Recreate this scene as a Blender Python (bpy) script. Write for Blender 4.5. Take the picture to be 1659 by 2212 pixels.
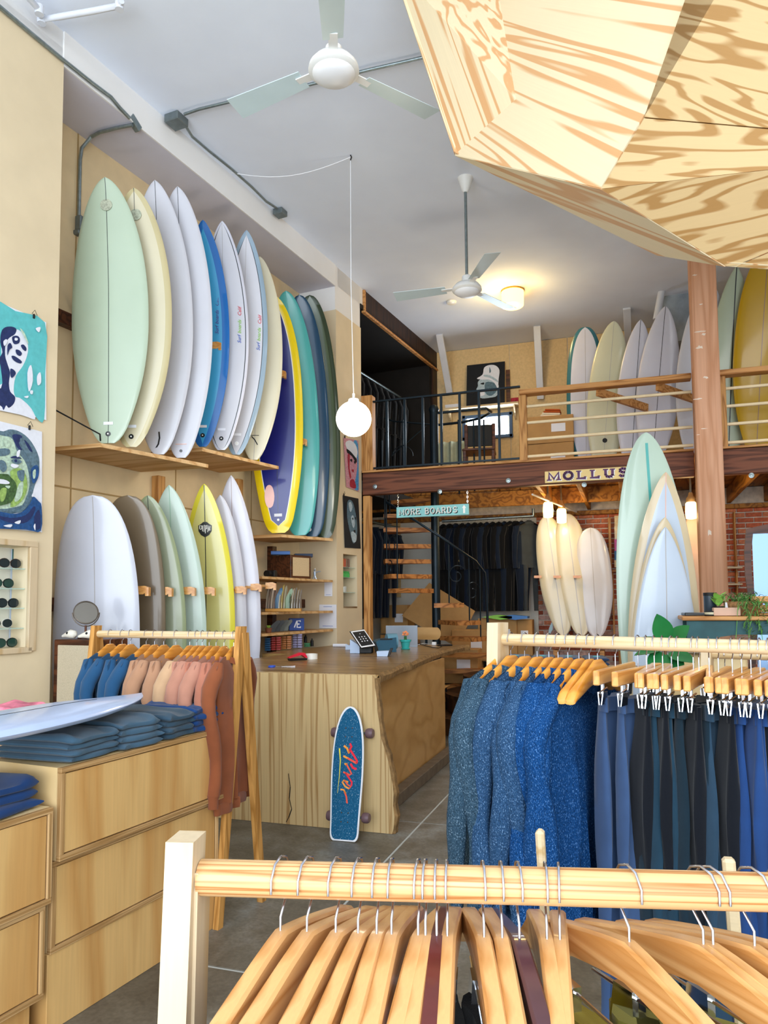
import bpy, bmesh, math, random
from math import sin, cos, pi, radians, sqrt, atan2
from mathutils import Vector as V, Matrix as M
for o in list(bpy.data.objects): bpy.data.objects.remove(o)
SC = bpy.context.scene
COL = SC.collection
random.seed(7)
# ------------------------------------------------------------ camera
F, PX, PY, HH = 1600.0, 829.5, 1198.0, 1.45
YAW, PIT, ROLL = radians(18.3), atan2(108, 1600), .0076
cd = V((-sin(YAW)*cos(PIT), cos(YAW)*cos(PIT), sin(PIT)))
r0 = V((cos(YAW), sin(YAW), 0)); u0 = r0.cross(cd)
cr = (r0 - ROLL*u0).normalized(); cu = cr.cross(cd)
CP = V((0, 0, HH))
cam = bpy.data.objects.new('camera', bpy.data.cameras.new('camera')); COL.objects.link(cam)
cam.matrix_world = M(((cr.x, cu.x, -cd.x, CP.x), (cr.y, cu.y, -cd.y, CP.y), (cr.z, cu.z, -cd.z, CP.z), (0, 0, 0, 1)))
cam.data.sensor_width = 36; cam.data.sensor_fit = 'AUTO'; cam.data.lens = F/2212*36
cam.data.shift_y = (PY-1106)/2212; cam.data.clip_start = .02; cam.data.clip_end = 100
SC.camera = cam
# ------------------------------------------------------------ world, daylight and an added fill
SC.view_settings.view_transform = 'Standard'; SC.view_settings.look = 'None'
SC.view_settings.gamma = 1; SC.view_settings.exposure = 0.66; SC.view_settings.use_curve_mapping = False
w = bpy.data.worlds.new('world'); SC.world = w; w.use_nodes = True
w.node_tree.nodes['Background'].inputs[0].default_value = (.80, .90, 1, 1)
w.node_tree.nodes['Background'].inputs[1].default_value = 1.6
def area(name, loc, rot, sx, sy, e, col=(1, 1, 1)):
    l = bpy.data.lights.new(name, 'AREA'); l.shape = 'RECTANGLE'; l.size = sx; l.size_y = sy; l.energy = e; l.color = col
    o = bpy.data.objects.new(name, l); COL.objects.link(o); o.location = loc; o.rotation_euler = rot; return o
area('storefront_daylight', (.3, -4.6, 2.6), (radians(99), 0, radians(4)), 9, 5, 450, (.87, .935, 1))
area('ceiling_fill', (2.6, 4.6, 5.40), (0, radians(-8), 0), 2.2, 3.2, 90, (.97, .98, 1))  # added top light over the table; the ceiling has no skylight
def point(loc, e, r, col):
    l = bpy.data.lights.new('bulb_light', 'POINT'); l.energy = e; l.shadow_soft_size = r; l.color = col
    o = bpy.data.objects.new('bulb_light', l); COL.objects.link(o); o.location = loc
# ------------------------------------------------------------ picking points on real planes
def ray(x, y): return cd*F + cr*(x-PX) - cu*(y-PY)
def pl(x, y, p0, n):
    v = ray(x, y); return CP + v*((V(p0)-CP).dot(n)/v.dot(n))
def Zp(x, y, z): return pl(x, y, (0, 0, z), V((0, 0, 1)))
def Yp(x, y, Y): return pl(x, y, (0, Y, 0), V((0, 1, 0)))
MY = 8.6                                    # front face of the loft
P0 = Yp(778.8, 619, MY); CEIL = P0.z
WA = radians(6.4); WD = V((sin(WA), cos(WA), 0)); WN = V((cos(WA), -sin(WA), 0)); UP = V((0, 0, 1))
def Wp(x, y, off=0): return pl(x, y, P0+WN*off, WN)
def wxyz(s, off, z): p = P0+WD*s+WN*off; return V((p.x, p.y, z))
def ws(p): q = p-P0; return q.dot(WD), q.dot(WN), p.z
def Dp(x, y, d): return CP + ray(x, y)*(d/F)       # at a camera distance d
# ------------------------------------------------------------ materials
MATS = {}
def new(name):
    m = bpy.data.materials.new(name); m.use_nodes = True; nt = m.node_tree
    return m, nt, nt.nodes['Principled BSDF']
def nd(nt, t, **k):
    n = nt.nodes.new(t)
    for a, b in k.items():
        if a in n.inputs: n.inputs[a].default_value = b
        else: setattr(n, a, b)
    return n
def hexc(h):
    h = h.lstrip('#'); c = [int(h[i:i+2], 16)/255 for i in (0, 2, 4)]
    return tuple((x/12.92 if x <= .04045 else ((x+.055)/1.055)**2.4) for x in c)+(1,)
def C4(c): return hexc(c) if isinstance(c, str) else (tuple(c)+(1,))[:4]
def ramp(nt, stops):
    r = nt.nodes.new('ShaderNodeValToRGB'); e = r.color_ramp.elements
    while len(e) < len(stops): e.new(.5)
    for i, (p, c) in enumerate(stops): e[i].position = p; e[i].color = C4(c)
    return r
def coord(nt, scale, src='Object', rot=(0, 0, 0)):
    tc = nt.nodes.new('ShaderNodeTexCoord'); mp = nt.nodes.new('ShaderNodeMapping')
    mp.inputs['Scale'].default_value = scale; mp.inputs['Rotation'].default_value = rot
    nt.links.new(tc.outputs[src], mp.inputs[0]); return mp
def bump(nt, b, h, s, dist=.01):
    n = nd(nt, 'ShaderNodeBump', Strength=s, Distance=dist); nt.links.new(h, n.inputs['Height']); nt.links.new(n.outputs[0], b.inputs['Normal'])
def flat(name, c, rough=.6, metal=0, emit=0, var=.06, scale=6, bmp=0, spec=.4, coat=0, alpha=1):
    if name in MATS: return MATS[name]
    m, nt, b = new(name); c = C4(c)
    if var and not emit:
        n = nd(nt, 'ShaderNodeTexNoise', Scale=scale, Detail=5.0); mp = coord(nt, (1, 1, 1)); nt.links.new(mp.outputs[0], n.inputs[0])
        r = ramp(nt, [(.3, tuple(x*(1-var) for x in c[:3])), (.7, tuple(min(1, x*(1+var)) for x in c[:3]))])
        nt.links.new(n.outputs[0], r.inputs[0]); nt.links.new(r.outputs[0], b.inputs['Base Color'])
        if bmp: bump(nt, b, n.outputs[0], bmp)
    else: b.inputs['Base Color'].default_value = c
    b.inputs['Roughness'].default_value = rough; b.inputs['Metallic'].default_value = metal
    b.inputs['Specular IOR Level'].default_value = spec; b.inputs['Coat Weight'].default_value = coat
    b.inputs['Coat Roughness'].default_value = .08
    if emit: b.inputs['Emission Color'].default_value = c; b.inputs['Emission Strength'].default_value = emit
    if alpha < 1: b.inputs['Alpha'].default_value = alpha
    MATS[name] = m; return m
def glass(name, c=(.8, .95, .92), alpha=.25, rough=.03):
    return flat(name, c, rough=rough, var=0, alpha=alpha, spec=.8)
def grain(name, base, dark, scale=(1, 12, 12), bands=10, lo=.35, hi=.8, rough=.5, fine=.35, coat=0, mid=None, noise=1.0, spec=.3, bmp=.05):
    """rotary or sawn wood: contour bands of a stretched noise field plus fine fibre"""
    m, nt, b = new(name); mp = coord(nt, scale)
    n = nd(nt, 'ShaderNodeTexNoise', Scale=noise, Detail=2.2, Roughness=.45, Distortion=.25); nt.links.new(mp.outputs[0], n.inputs[0])
    mu = nd(nt, 'ShaderNodeMath', operation='MULTIPLY'); mu.inputs[1].default_value = bands; nt.links.new(n.outputs[0], mu.inputs[0])
    pp = nd(nt, 'ShaderNodeMath', operation='PINGPONG'); pp.inputs[1].default_value = .5; nt.links.new(mu.outputs[0], pp.inputs[0])
    r = ramp(nt, [(lo*.5, base), (hi*.5, dark)] if not mid else [(lo*.5, base), ((lo+hi)*.25, mid), (hi*.5, dark)])
    nt.links.new(pp.outputs[0], r.inputs[0])
    mp2 = coord(nt, tuple(s*(3 if s < 3 else 9) for s in scale)); n2 = nd(nt, 'ShaderNodeTexNoise', Scale=2.0, Detail=4.0); nt.links.new(mp2.outputs[0], n2.inputs[0])
    r2 = ramp(nt, [(.3, (1-fine*.5,)*3), (.7, (1, 1, 1))]); nt.links.new(n2.outputs[0], r2.inputs[0])
    mx = nd(nt, 'ShaderNodeMix', data_type='RGBA', blend_type='MULTIPLY'); mx.inputs[0].default_value = 1
    nt.links.new(r.outputs[0], mx.inputs[6]); nt.links.new(r2.outputs[0], mx.inputs[7]); nt.links.new(mx.outputs[2], b.inputs['Base Color'])
    b.inputs['Roughness'].default_value = rough; b.inputs['Coat Weight'].default_value = coat; b.inputs['Specular IOR Level'].default_value = spec
    b.inputs['Coat Roughness'].default_value = .15
    if bmp: bump(nt, b, n2.outputs[0], bmp, .004)
    MATS[name] = m; return m
def speck(name, base, light, dark, scale=400, rough=.9, th=.62):
    m, nt, b = new(name); mp = coord(nt, (1, 1, .45))
    n = nd(nt, 'ShaderNodeTexNoise', Scale=scale, Detail=2.0, Roughness=.7); nt.links.new(mp.outputs[0], n.inputs[0])
    r = ramp(nt, [(.34, dark), (.5, base), (th-.02, base), (th+.04, light)]); nt.links.new(n.outputs[0], r.inputs[0])
    nt.links.new(r.outputs[0], b.inputs['Base Color']); b.inputs['Roughness'].default_value = rough; b.inputs['Specular IOR Level'].default_value = .1
    bump(nt, b, n.outputs[0], .5, .004); MATS[name] = m; return m
def cloth(name, c, rough=.9, var=.12):
    m, nt, b = new(name); c = C4(c)
    mp = coord(nt, (1, 1, 1)); n = nd(nt, 'ShaderNodeTexNoise', Scale=900.0, Detail=1.0); nt.links.new(mp.outputs[0], n.inputs[0])
    n3 = nd(nt, 'ShaderNodeTexNoise', Scale=9.0, Detail=3.0); nt.links.new(mp.outputs[0], n3.inputs[0])
    r = ramp(nt, [(.3, tuple(x*(1-var) for x in c[:3])), (.7, tuple(x*(1+var) for x in c[:3]))])
    nt.links.new(n3.outputs[0], r.inputs[0]); nt.links.new(r.outputs[0], b.inputs['Base Color'])
    b.inputs['Roughness'].default_value = rough; b.inputs['Specular IOR Level'].default_value = .15; b.inputs['Sheen Weight'].default_value = .15
    bump(nt, b, n.outputs[0], .25, .002); MATS[name] = m; return m
def concrete():
    m, nt, b = new('concrete'); mp = coord(nt, (1, 1, 1))
    n = nd(nt, 'ShaderNodeTexNoise', Scale=2.2, Detail=9.0, Roughness=.68, Distortion=.2); nt.links.new(mp.outputs[0], n.inputs[0])
    r = ramp(nt, [(.32, '#4f493f'), (.46, '#676155'), (.56, '#77736a'), (.68, '#8c8f8b')]); nt.links.new(n.outputs[0], r.inputs[0])
    n2 = nd(nt, 'ShaderNodeTexNoise', Scale=60.0, Detail=4.0); nt.links.new(mp.outputs[0], n2.inputs[0])
    r2 = ramp(nt, [(.3, (.75,)*3), (.7, (1.1,)*3)]); nt.links.new(n2.outputs[0], r2.inputs[0])
    mx = nd(nt, 'ShaderNodeMix', data_type='RGBA', blend_type='MULTIPLY'); mx.inputs[0].default_value = 1
    nt.links.new(r.outputs[0], mx.inputs[6]); nt.links.new(r2.outputs[0], mx.inputs[7]); nt.links.new(mx.outputs[2], b.inputs['Base Color'])
    b.inputs['Roughness'].default_value = .45; bump(nt, b, n2.outputs[0], .06); MATS['concrete'] = m
concrete()
flat('ceiling_paint', '#e6eefd', .85, var=.03, scale=2, bmp=.12)
flat('beam_paint', '#e8e7e6', .85, var=.03, scale=2, bmp=.1)
flat('panel_cream', '#dccaa9', .75, var=.05, scale=3)
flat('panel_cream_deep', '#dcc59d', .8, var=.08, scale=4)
flat('fibreboard', '#d6b988', .85, var=.08, scale=30)
flat('plaster_white', '#e4e0d4', .85, var=.05, scale=3)
grain('birch', '#e6cb9a', '#dcbb84', (1.2, 4, .6), 4, .2, 1, .5, .12, .05)
grain('birch_side', '#d8ae70', '#c49254', (1.6, 4.5, .5), 3.5, .25, 1, .42, .22, .12)
grain('ply_edge', '#cda673', '#a37b4a', (1, 1, 60), 3, .3, .9, .6, .3)
grain('shelf_ply', '#dcb582', '#bf8f57', (.5, 5, 5), 5, .3, 1, .6, .3)
grain('pine_pale', '#d8c29c', '#c4a473', (1, 24, 24), 4, .4, 1, .45, .2, .1)
grain('pine_rail', '#d6ac78', '#a96a34', (.9, 60, 60), 6, .5, 1, .4, .15, .15)
grain('maple_light', '#d2bd9c', '#c2a478', (8, 8, 1), 4, .4, 1, .45, .15)
grain('oak_leg', '#c9934f', '#9d6a2e', (14, 14, 1), 5, .3, 1, .5, .3)
grain('hanger_wood', '#e0a55c', '#c98640', (2, 20, 20), 4, .4, 1, .32, .15, .35)
grain('hanger_orange', '#e09a40', '#c67c26', (2, 20, 20), 4, .4, 1, .3, .15, .4)
flat('hanger_mahogany', '#5a1f1c', .3, var=.15, scale=30, coat=.4)
flat('hanger_plum', '#4a2b33', .3, var=.15, scale=30, coat=.4)
grain('slab_top', '#a4814e', '#6f5029', (.5, 6, 6), 9, .3, .9, .32, .4, .15)
grain('slab_front', '#d3b684', '#ab8452', (16, 16, .4), 5, .55, 1.0, .5, .3, .05)
grain('counter_ply', '#cca066', '#ba8d52', (1, 1.1, 2.2), 5, .4, 1, .4, .2, .15)
grain('ply_edge_upright', '#cda673', '#a37b4a', (60, 60, 1), 3, .3, .9, .6, .3)
flat('bark_edge', '#8a6a41', .8, var=.4, scale=22, bmp=.8)
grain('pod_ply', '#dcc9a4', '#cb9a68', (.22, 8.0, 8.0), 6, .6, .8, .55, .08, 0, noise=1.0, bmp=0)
grain('pod_ply_shaded', '#c4a779', '#9f7745', (.7, 7, 7), 7, .5, .75, .55, .08, 0, noise=1.5, bmp=0)  # wavier grain; shade of facets turned from the storefront is in the colour
grain('beam_wood', '#7d4a33', '#4e2a1b', (.9, 9, 14), 4, .3, 1, .6, .4)
grain('joist_wood', '#b57a32', '#7c4c1c', (6, .7, 6), 6, .35, 1, .6, .4)
grain('dark_panel', '#3a2213', '#1c0f08', (12, 12, .6), 6, .3, .9, .5, .4)
grain('redwood_post', '#dca887', '#c9916c', (9, 9, .5), 3, .3, 1, .6, .25)
grain('fir_rail', '#cf975b', '#a46b35', (.8, 9, 9), 7, .4, 1, .55, .3)
grain('fir_post', '#d09a5b', '#a06a34', (9, 9, .8), 7, .4, 1, .55, .3)
grain('tread_wood', '#bd7d42', '#7e4b22', (1, 6, 6), 7, .35, 1, .5, .35)
grain('walnut', '#5c331d', '#33190d', (1, 10, 10), 6, .3, 1, .4, .3)
flat('dowel', '#e9d5ae', .5, var=.06, scale=10)
flat('iron', '#15232c', .4, .5, var=.2)
flat('blackish', '#0a0b0e', .6, var=.1)
flat('galvanised', '#8a9698', .35, .8, var=.15, scale=30)
flat('galv_box', '#70797a', .45, .6, var=.15, scale=20)
flat('chrome', '#d8dbe0', .12, 1, var=0)
flat('hook_steel', '#b9b9c4', .18, 1, var=0)
flat('white_metal', '#e7e8e6', .4, var=.02)
flat('fan_blade', '#c9dbe0', .35, .2, var=.03)
flat('white_plastic', '#e8eaee', .4, var=.02)
flat('paper', '#e6e8f0', .8, var=.02)
flat('black', '#08090b', .5, var=0)
flat('foil_glow', '#fff6e2', emit=9)
# ------------------------------------------------------------ mesh builder
class MB:
    def __init__(s): s.v = []; s.f = []; s.m = []; s.k = 0
    def add(s, vs, fs, k=None):
        n = len(s.v); s.v += [V(p) for p in vs]; s.f += [tuple(i+n for i in f) for f in fs]
        s.m += [s.k if k is None else k]*len(fs); return s
    def box(s, c, d, R=None, b=0, k=None):
        c = V(c); hx, hy, hz = d[0]/2, d[1]/2, d[2]/2
        R = R or M.Identity(3)
        if not b:
            vs = [c+R@V((x*hx, y*hy, z*hz)) for z in (-1, 1) for y in (-1, 1) for x in (-1, 1)]
            return s.add(vs, [(0, 2, 3, 1), (4, 5, 7, 6), (0, 1, 5, 4), (2, 6, 7, 3), (0, 4, 6, 2), (1, 3, 7, 5)], k)
        b = min(b, hx*.9, hy*.9, hz*.9); vs = []; idx = {}
        for x in (-1, 1):
            for y in (-1, 1):
                for z in (-1, 1):
                    for a in range(3):
                        h = [hx-b, hy-b, hz-b]; h[a] += b
                        idx[(x, y, z, a)] = len(vs); vs.append(c+R@V((x*h[0], y*h[1], z*h[2])))
        fs = []
        def q(l): fs.append(tuple(idx[i] for i in l))
        for g in (-1, 1):
            q([(g, y, z, 0) for y, z in ((-1, -1), (1, -1), (1, 1), (-1, 1))][::g])
            q([(x, g, z, 1) for x, z in ((-1, -1), (-1, 1), (1, 1), (1, -1))][::g])
            q([(x, y, g, 2) for x, y in ((-1, -1), (1, -1), (1, 1), (-1, 1))][::g])
            for h in (-1, 1):
                e = g*h
                q([(g, h, -1, 0), (g, h, -1, 1), (g, h, 1, 1), (g, h, 1, 0)][::e])
                q([(g, -1, h, 0), (g, 1, h, 0), (g, 1, h, 2), (g, -1, h, 2)][::e])
                q([(-1, g, h, 1), (-1, g, h, 2), (1, g, h, 2), (1, g, h, 1)][::e])
                for l in (-1, 1): q([(g, h, l, 0), (g, h, l, 1), (g, h, l, 2)][::(g*h*l)])
        return s.add(vs, fs, k)
    def bar(s, a, c, w, h, up=UP, b=0, k=None):
        """rectangular bar from a to c: width w sideways, h along up"""
        a, c = V(a), V(c); x = (c-a); L = x.length; x.normalize(); up = V(up)
        y = up.cross(x)
        if y.length < 1e-4: y = V((1, 0, 0)).cross(x)
        y.normalize(); z = x.cross(y); R = M((x, y, z)).transposed()
        return s.box((a+c)/2, (L, w, h), R, b, k)
    def tube(s, pts, r, n=8, k=None, cap=True, sy=1):
        pts = [V(p) for p in pts]; rs = r if isinstance(r, (list, tuple)) else [r]*len(pts); vs = []; fs = []
        t = (pts[1]-pts[0]).normalized(); a = V((0, 0, 1)) if abs(t.z) < .9 else V((1, 0, 0)); x = t.cross(a).normalized()
        for i, p in enumerate(pts):
            t = ((pts[min(i+1, len(pts)-1)]-p).normalized()+(p-pts[max(i-1, 0)]).normalized())
            if t.length < 1e-5: t = pts[i]-pts[i-1]
            t.normalize(); x = (x-t*x.dot(t)).normalized(); y = t.cross(x)
            vs += [p+(x*cos(2*pi*j/n)+y*sin(2*pi*j/n)*sy)*rs[i] for j in range(n)]
        for i in range(len(pts)-1):
            for j in range(n): fs.append((i*n+j, i*n+(j+1) % n, (i+1)*n+(j+1) % n, (i+1)*n+j))
        if cap: fs += [tuple(range(n))[::-1], tuple(range((len(pts)-1)*n, len(pts)*n))]
        return s.add(vs, fs, k)
    def rings(s, rs, k=None, cap=True, ks=None):
        n = len(rs[0]); vs = [p for r in rs for p in r]; m0 = len(s.m)
        fs = [(i*n+j, i*n+(j+1) % n, (i+1)*n+(j+1) % n, (i+1)*n+j) for i in range(len(rs)-1) for j in range(n)]
        if cap: fs += [tuple(range(n))[::-1], tuple(range((len(rs)-1)*n, len(rs)*n))]
        s.add(vs, fs, k)
        if ks:
            for i in range(len(rs)-1):
                for j in range(n): s.m[m0+i*n+j] = ks(i, j)
        return s
    def lathe(s, prof, c=(0, 0, 0), n=20, R=None, k=None, cap=True):
        c = V(c); R = R or M.Identity(3)
        return s.rings([[c+R@V((r*cos(2*pi*j/n), r*sin(2*pi*j/n), z)) for j in range(n)] for r, z in prof], k, cap)
    def prism(s, poly, dn, k=None):
        """polygon (3D points) extruded by vector dn"""
        dn = V(dn); p = [V(q) for q in poly]; n = len(p)
        vs = p+[q+dn for q in p]
        fs = [tuple(range(n))[::-1], tuple(range(n, 2*n))]+[(i, (i+1) % n, n+(i+1) % n, n+i) for i in range(n)]
        return s.add(vs, fs, k)
    def grid(s, fn, nu, nv, k=None):
        vs = [fn(i/nu, j/nv) for j in range(nv+1) for i in range(nu+1)]
        return s.add(vs, [(j*(nu+1)+i, j*(nu+1)+i+1, (j+1)*(nu+1)+i+1, (j+1)*(nu+1)+i) for j in range(nv) for i in range(nu)], k)
    def out(s, name, mat, parent=None, smooth=False, local=False, label=None, cat=None, group=None, kind=None, origin=None):
        mats = mat if isinstance(mat, (list, tuple)) else [mat]
        vs = s.v
        if parent is not None and not local:
            inv = parent.matrix_world.inverted(); vs = [inv@p for p in vs]; T = None
        elif parent is None:
            if origin is None:
                xs = [p.x for p in vs]; ys = [p.y for p in vs]; zs = [p.z for p in vs]
                origin = V(((min(xs)+max(xs))/2, (min(ys)+max(ys))/2, min(zs)))
            vs = [p-origin for p in vs]
        me = bpy.data.meshes.new(name); me.from_pydata([tuple(p) for p in vs], [], s.f)
        for m in mats: me.materials.append(MATS[m] if isinstance(m, str) else m)
        me.polygons.foreach_set('material_index', s.m)
        bm = bmesh.new(); bm.from_mesh(me); bmesh.ops.recalc_face_normals(bm, faces=bm.faces)
        if smooth:
            for f in bm.faces: f.smooth = True
            for e in bm.edges:
                if len(e.link_faces) == 2 and e.calc_face_angle(0) > (smooth if smooth is not True else .8): e.smooth = False
        bm.to_mesh(me); bm.free()
        o = bpy.data.objects.new(name, me); COL.objects.link(o)
        if parent is not None: o.parent = parent
        else: o.location = origin; o.matrix_world = M.Translation(origin)
        if label: o['label'] = label
        if cat: o['category'] = cat
        if group: o['group'] = group
        if kind: o['kind'] = kind
        return o
def thing(name, label, cat, loc=(0, 0, 0), rz=0, group=None, mat=None, kind=None):
    o = bpy.data.objects.new(name, None); COL.objects.link(o); o.empty_display_size = .1
    o.matrix_world = mat if mat is not None else M.Translation(V(loc))@M.Rotation(rz, 4, 'Z')
    if label: o['label'] = label
    if cat: o['category'] = cat
    if group: o['group'] = group
    if kind: o['kind'] = kind
    return o
def frame(o, x, z):
    """matrix at o with local x and z axes"""
    z = V(z).normalized(); x = V(x); x = (x-z*x.dot(z)).normalized(); y = z.cross(x)
    return M(((x.x, y.x, z.x, o[0]), (x.y, y.y, z.y, o[1]), (x.z, y.z, z.z, o[2]), (0, 0, 0, 1)))
def dup(root, mw, label=None, group=None):
    r = root.copy(); COL.objects.link(r); r.matrix_world = mw
    if label: r['label'] = label
    if group: r['group'] = group
    for ch in root.children:
        c = ch.copy(); COL.objects.link(c); c.parent = r
        for g in ch.children:
            d = g.copy(); COL.objects.link(d); d.parent = c
    return r
def tube_part(name, mat, parent, a, b, r, n=20, sy=1):
    """straight round bar whose own x axis runs along it, so the grain follows"""
    a, b = V(a), V(b); x = (b-a).normalized(); z = V((0, 0, 1)); m = frame(a, x, x.cross(z).cross(x)*-1 if False else z-x*x.dot(z))
    o = MB().tube([(0, 0, 0), ((b-a).length, 0, 0)], r, n).out(name, mat, parent, True, True)
    o.matrix_parent_inverse = parent.matrix_world.inverted(); o.matrix_world = m; return o
ORD = ['first', 'second', 'third', 'fourth', 'fifth', 'sixth', 'seventh', 'eighth', 'ninth', 'tenth', 'eleventh', 'twelfth', 'thirteenth', 'fourteenth', 'fifteenth', 'sixteenth', 'seventeenth', 'eighteenth', 'nineteenth', 'twentieth']
# stroke lettering: glyphs as polylines on a 0..1 grid
GL = {'M': [[(.04, 0), (.04, 1), (.5, .15), (.96, 1), (.96, 0)]], 'O': [[(.5+.5*sin(t*pi/8), .5+.5*cos(t*pi/8)) for t in range(17)]],
      'L': [[(.15, 1), (.15, 0), (.9, 0), (.9, .25)]], 'U': [[(.1, 1), (.1, .3), (.25, .05), (.5, 0), (.75, .05), (.9, .3), (.9, 1)]],
      'S': [[(.88, .8), (.7, .97), (.4, 1), (.15, .85), (.15, .65), (.4, .53), (.7, .45), (.9, .3), (.85, .1), (.55, 0), (.25, .03), (.08, .2)]],
      'K': [[(.1, 0), (.1, 1)], [(.9, 1), (.12, .45)], [(.4, .6), (.95, 0)]], 'R': [[(.1, 0), (.1, 1), (.65, 1), (.88, .85), (.88, .65), (.65, .5), (.12, .5)], [(.5, .5), (.95, 0)]],
      'E': [[(.85, .85), (.85, 1), (.1, 1), (.1, 0), (.88, 0), (.88, .15)], [(.1, .52), (.65, .52)]], 'B': [[(.1, 0), (.1, 1), (.6, 1), (.82, .88), (.82, .65), (.6, .52), (.12, .52)], [(.6, .52), (.9, .38), (.9, .14), (.62, 0), (.1, 0)]],
      'A': [[(0, 0), (.5, 1), (1, 0)], [(.2, .35), (.8, .35)]], 'D': [[(.1, 0), (.1, 1), (.5, 1), (.8, .85), (.93, .5), (.8, .15), (.5, 0), (.1, 0)]],
      '/': [[(.2, 0), (.8, 1)]]}
SERIF = {'M': [(.04, 0), (.96, 0)], 'L': [(.15, 1), (.15, 0)], 'U': [(.1, 1), (.9, 1)], 'K': [(.1, 0), (.1, 1), (.9, 1), (.95, 0)], 'R': [(.1, 0), (.1, 1), (.95, 0)],
         'E': [(.1, 1), (.1, 0)], 'B': [(.1, 0), (.1, 1)], 'A': [(0, 0), (1, 0)], 'D': [(.1, 0), (.1, 1)]}
def stroke(mb, pts, wd, o, ex, ey, n, t, k=None, wf=None):
    """flat ribbon of width wd along 2D pts in the frame o, ex, ey with thickness t along n"""
    P = [o+ex*x+ey*y for x, y in pts]; L = []; Rr = []
    for i, p in enumerate(P):
        d = (P[min(i+1, len(P)-1)]-P[max(i-1, 0)]).normalized(); s = n.cross(d); ww = wd/2*(wf(i/(len(P)-1)) if wf else 1)
        L.append(p+s*ww); Rr.append(p-s*ww)
    for i in range(len(P)-1):
        e = (P[i+1]-P[i]).normalized()*wd*.25*(i > 0)
        mb.prism([L[i]-e, Rr[i]-e, Rr[i+1], L[i+1]], n*t, k)
def write(mb, txt, o, ex, ey, n, h, w, gap, t, wd, serif=True, k=None):
    x = 0
    for ch in txt:
        if ch == ' ': x += w*.6; continue
        ww = w*(1.25 if ch == 'M' else 1)
        for g in GL[ch]: stroke(mb, [(x+a*ww, b*h) for a, b in g], wd, o, ex, ey, n, t, k)
        if serif:
            for a, b in SERIF.get(ch, []):
                stroke(mb, [(x+a*ww-wd*.95, b*h), (x+a*ww+wd*.95, b*h)], wd*.5, o, ex, ey, n, t*1.05, k)
        x += ww+gap
    return x
# ------------------------------------------------------------ structure
def st(mb, name, mat, parent=None): return mb.out(name, mat, parent, kind='structure' if parent is None else None)
# floor slabs between saw cuts
st(MB().box((0, 4, -.12), (12, 15, .234)), 'floor', flat('joint_dust', '#b4b8b4', .9))
fl = bpy.data.objects['floor']
JX = [-4.7, -3.4, -1.36, 1.1, 3.5, 4.6]; JY = [-2.4, .55, 2.712, 4.858, 7.0, 9.15, 11.3]
for i in range(5):
    for j in range(6):
        g = .006
        x0, x1, y0, y1 = JX[i]+g, JX[i+1]-g, JY[j]+g, JY[j+1]-g
        MB().box(((x0+x1)/2, (y0+y1)/2, -.01), (x1-x0, y1-y0, .02), b=.003).out('slab', 'concrete', fl)
# ceiling
st(MB().box((0, 4.4, CEIL+.1), (12, 14.6, .2)), 'ceiling', 'ceiling_paint')
def wallbox(mb, s0, s1, o0, o1, z0, z1, b=0, k=None):
    c = wxyz((s0+s1)/2, (o0+o1)/2, (z0+z1)/2); R = M((WD, WN, UP)).transposed()
    return mb.box(c, (s1-s0, o1-o0, z1-z0), R, b, k)
SOF = 5.222
# near panel wall with the sunglasses niche
mb = MB()
wallbox(mb, -9.5, -5.9, -.5, 0, 0, 5.25)
wallbox(mb, -5.9, -4.83, -.5, 0, 1.837, 5.25)
wallbox(mb, -5.9, -4.83, -.5, 0, 0, 1.196)
wallbox(mb, -4.83, -4.64, -.5, 0, 0, 5.25)
st(mb, 'wall_left', 'panel_cream')
mb = MB(); wallbox(mb, -5.9, -4.83, -.5, -.16, 1.196, 1.837); st(mb, 'wall_niche_back', 'plaster_white')
mb = MB(); wallbox(mb, -9.5, .9, -.35, -.012, 5.25, CEIL); wallbox(mb, -4.64, -.66, -.0125, 0, SOF, CEIL); wallbox(mb, -9.5, -4.64, -.35, -.012, 5.25, CEIL)
st(mb, 'beam_left', 'beam_paint')
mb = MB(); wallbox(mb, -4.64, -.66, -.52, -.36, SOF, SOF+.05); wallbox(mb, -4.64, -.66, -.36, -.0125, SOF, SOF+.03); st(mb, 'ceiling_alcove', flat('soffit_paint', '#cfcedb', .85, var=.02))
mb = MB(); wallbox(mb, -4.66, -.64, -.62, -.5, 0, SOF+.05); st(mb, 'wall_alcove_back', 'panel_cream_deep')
mb = MB(); wallbox(mb, -.66, -.5, -.5, 0, 0, 4.94); wallbox(mb, -.5, -.14, -.5, 0, 2.05, 4.94); wallbox(mb, -.5, -.14, -.5, 0, 0, 1.43); wallbox(mb, -.14, 0, -.5, 0, 0, 4.94)
st(mb, 'wall_pier', 'panel_cream')
mb = MB(); wallbox(mb, -.5, -.14, -.3, -.24, 1.43, 2.05); st(mb, 'wall_cubby_back', 'plaster_white')
mb = MB(); wallbox(mb, -.66, 0, -.5, -.012, 4.94, CEIL); st(mb, 'wall_pier_top', 'beam_paint')
# seams of the fibre panels in the alcove
for s in (-4.05, -2.85, -1.65): wallbox(MB(), s-.006, s+.006, -.5, -.496, 0, SOF).out('trim_1', flat('seam', '#a98b5c', .8), kind='structure')
wallbox(MB(), -4.64, -.66, -.5, -.495, 2.36, 2.372).out('trim_2', 'seam', kind='structure')
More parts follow.
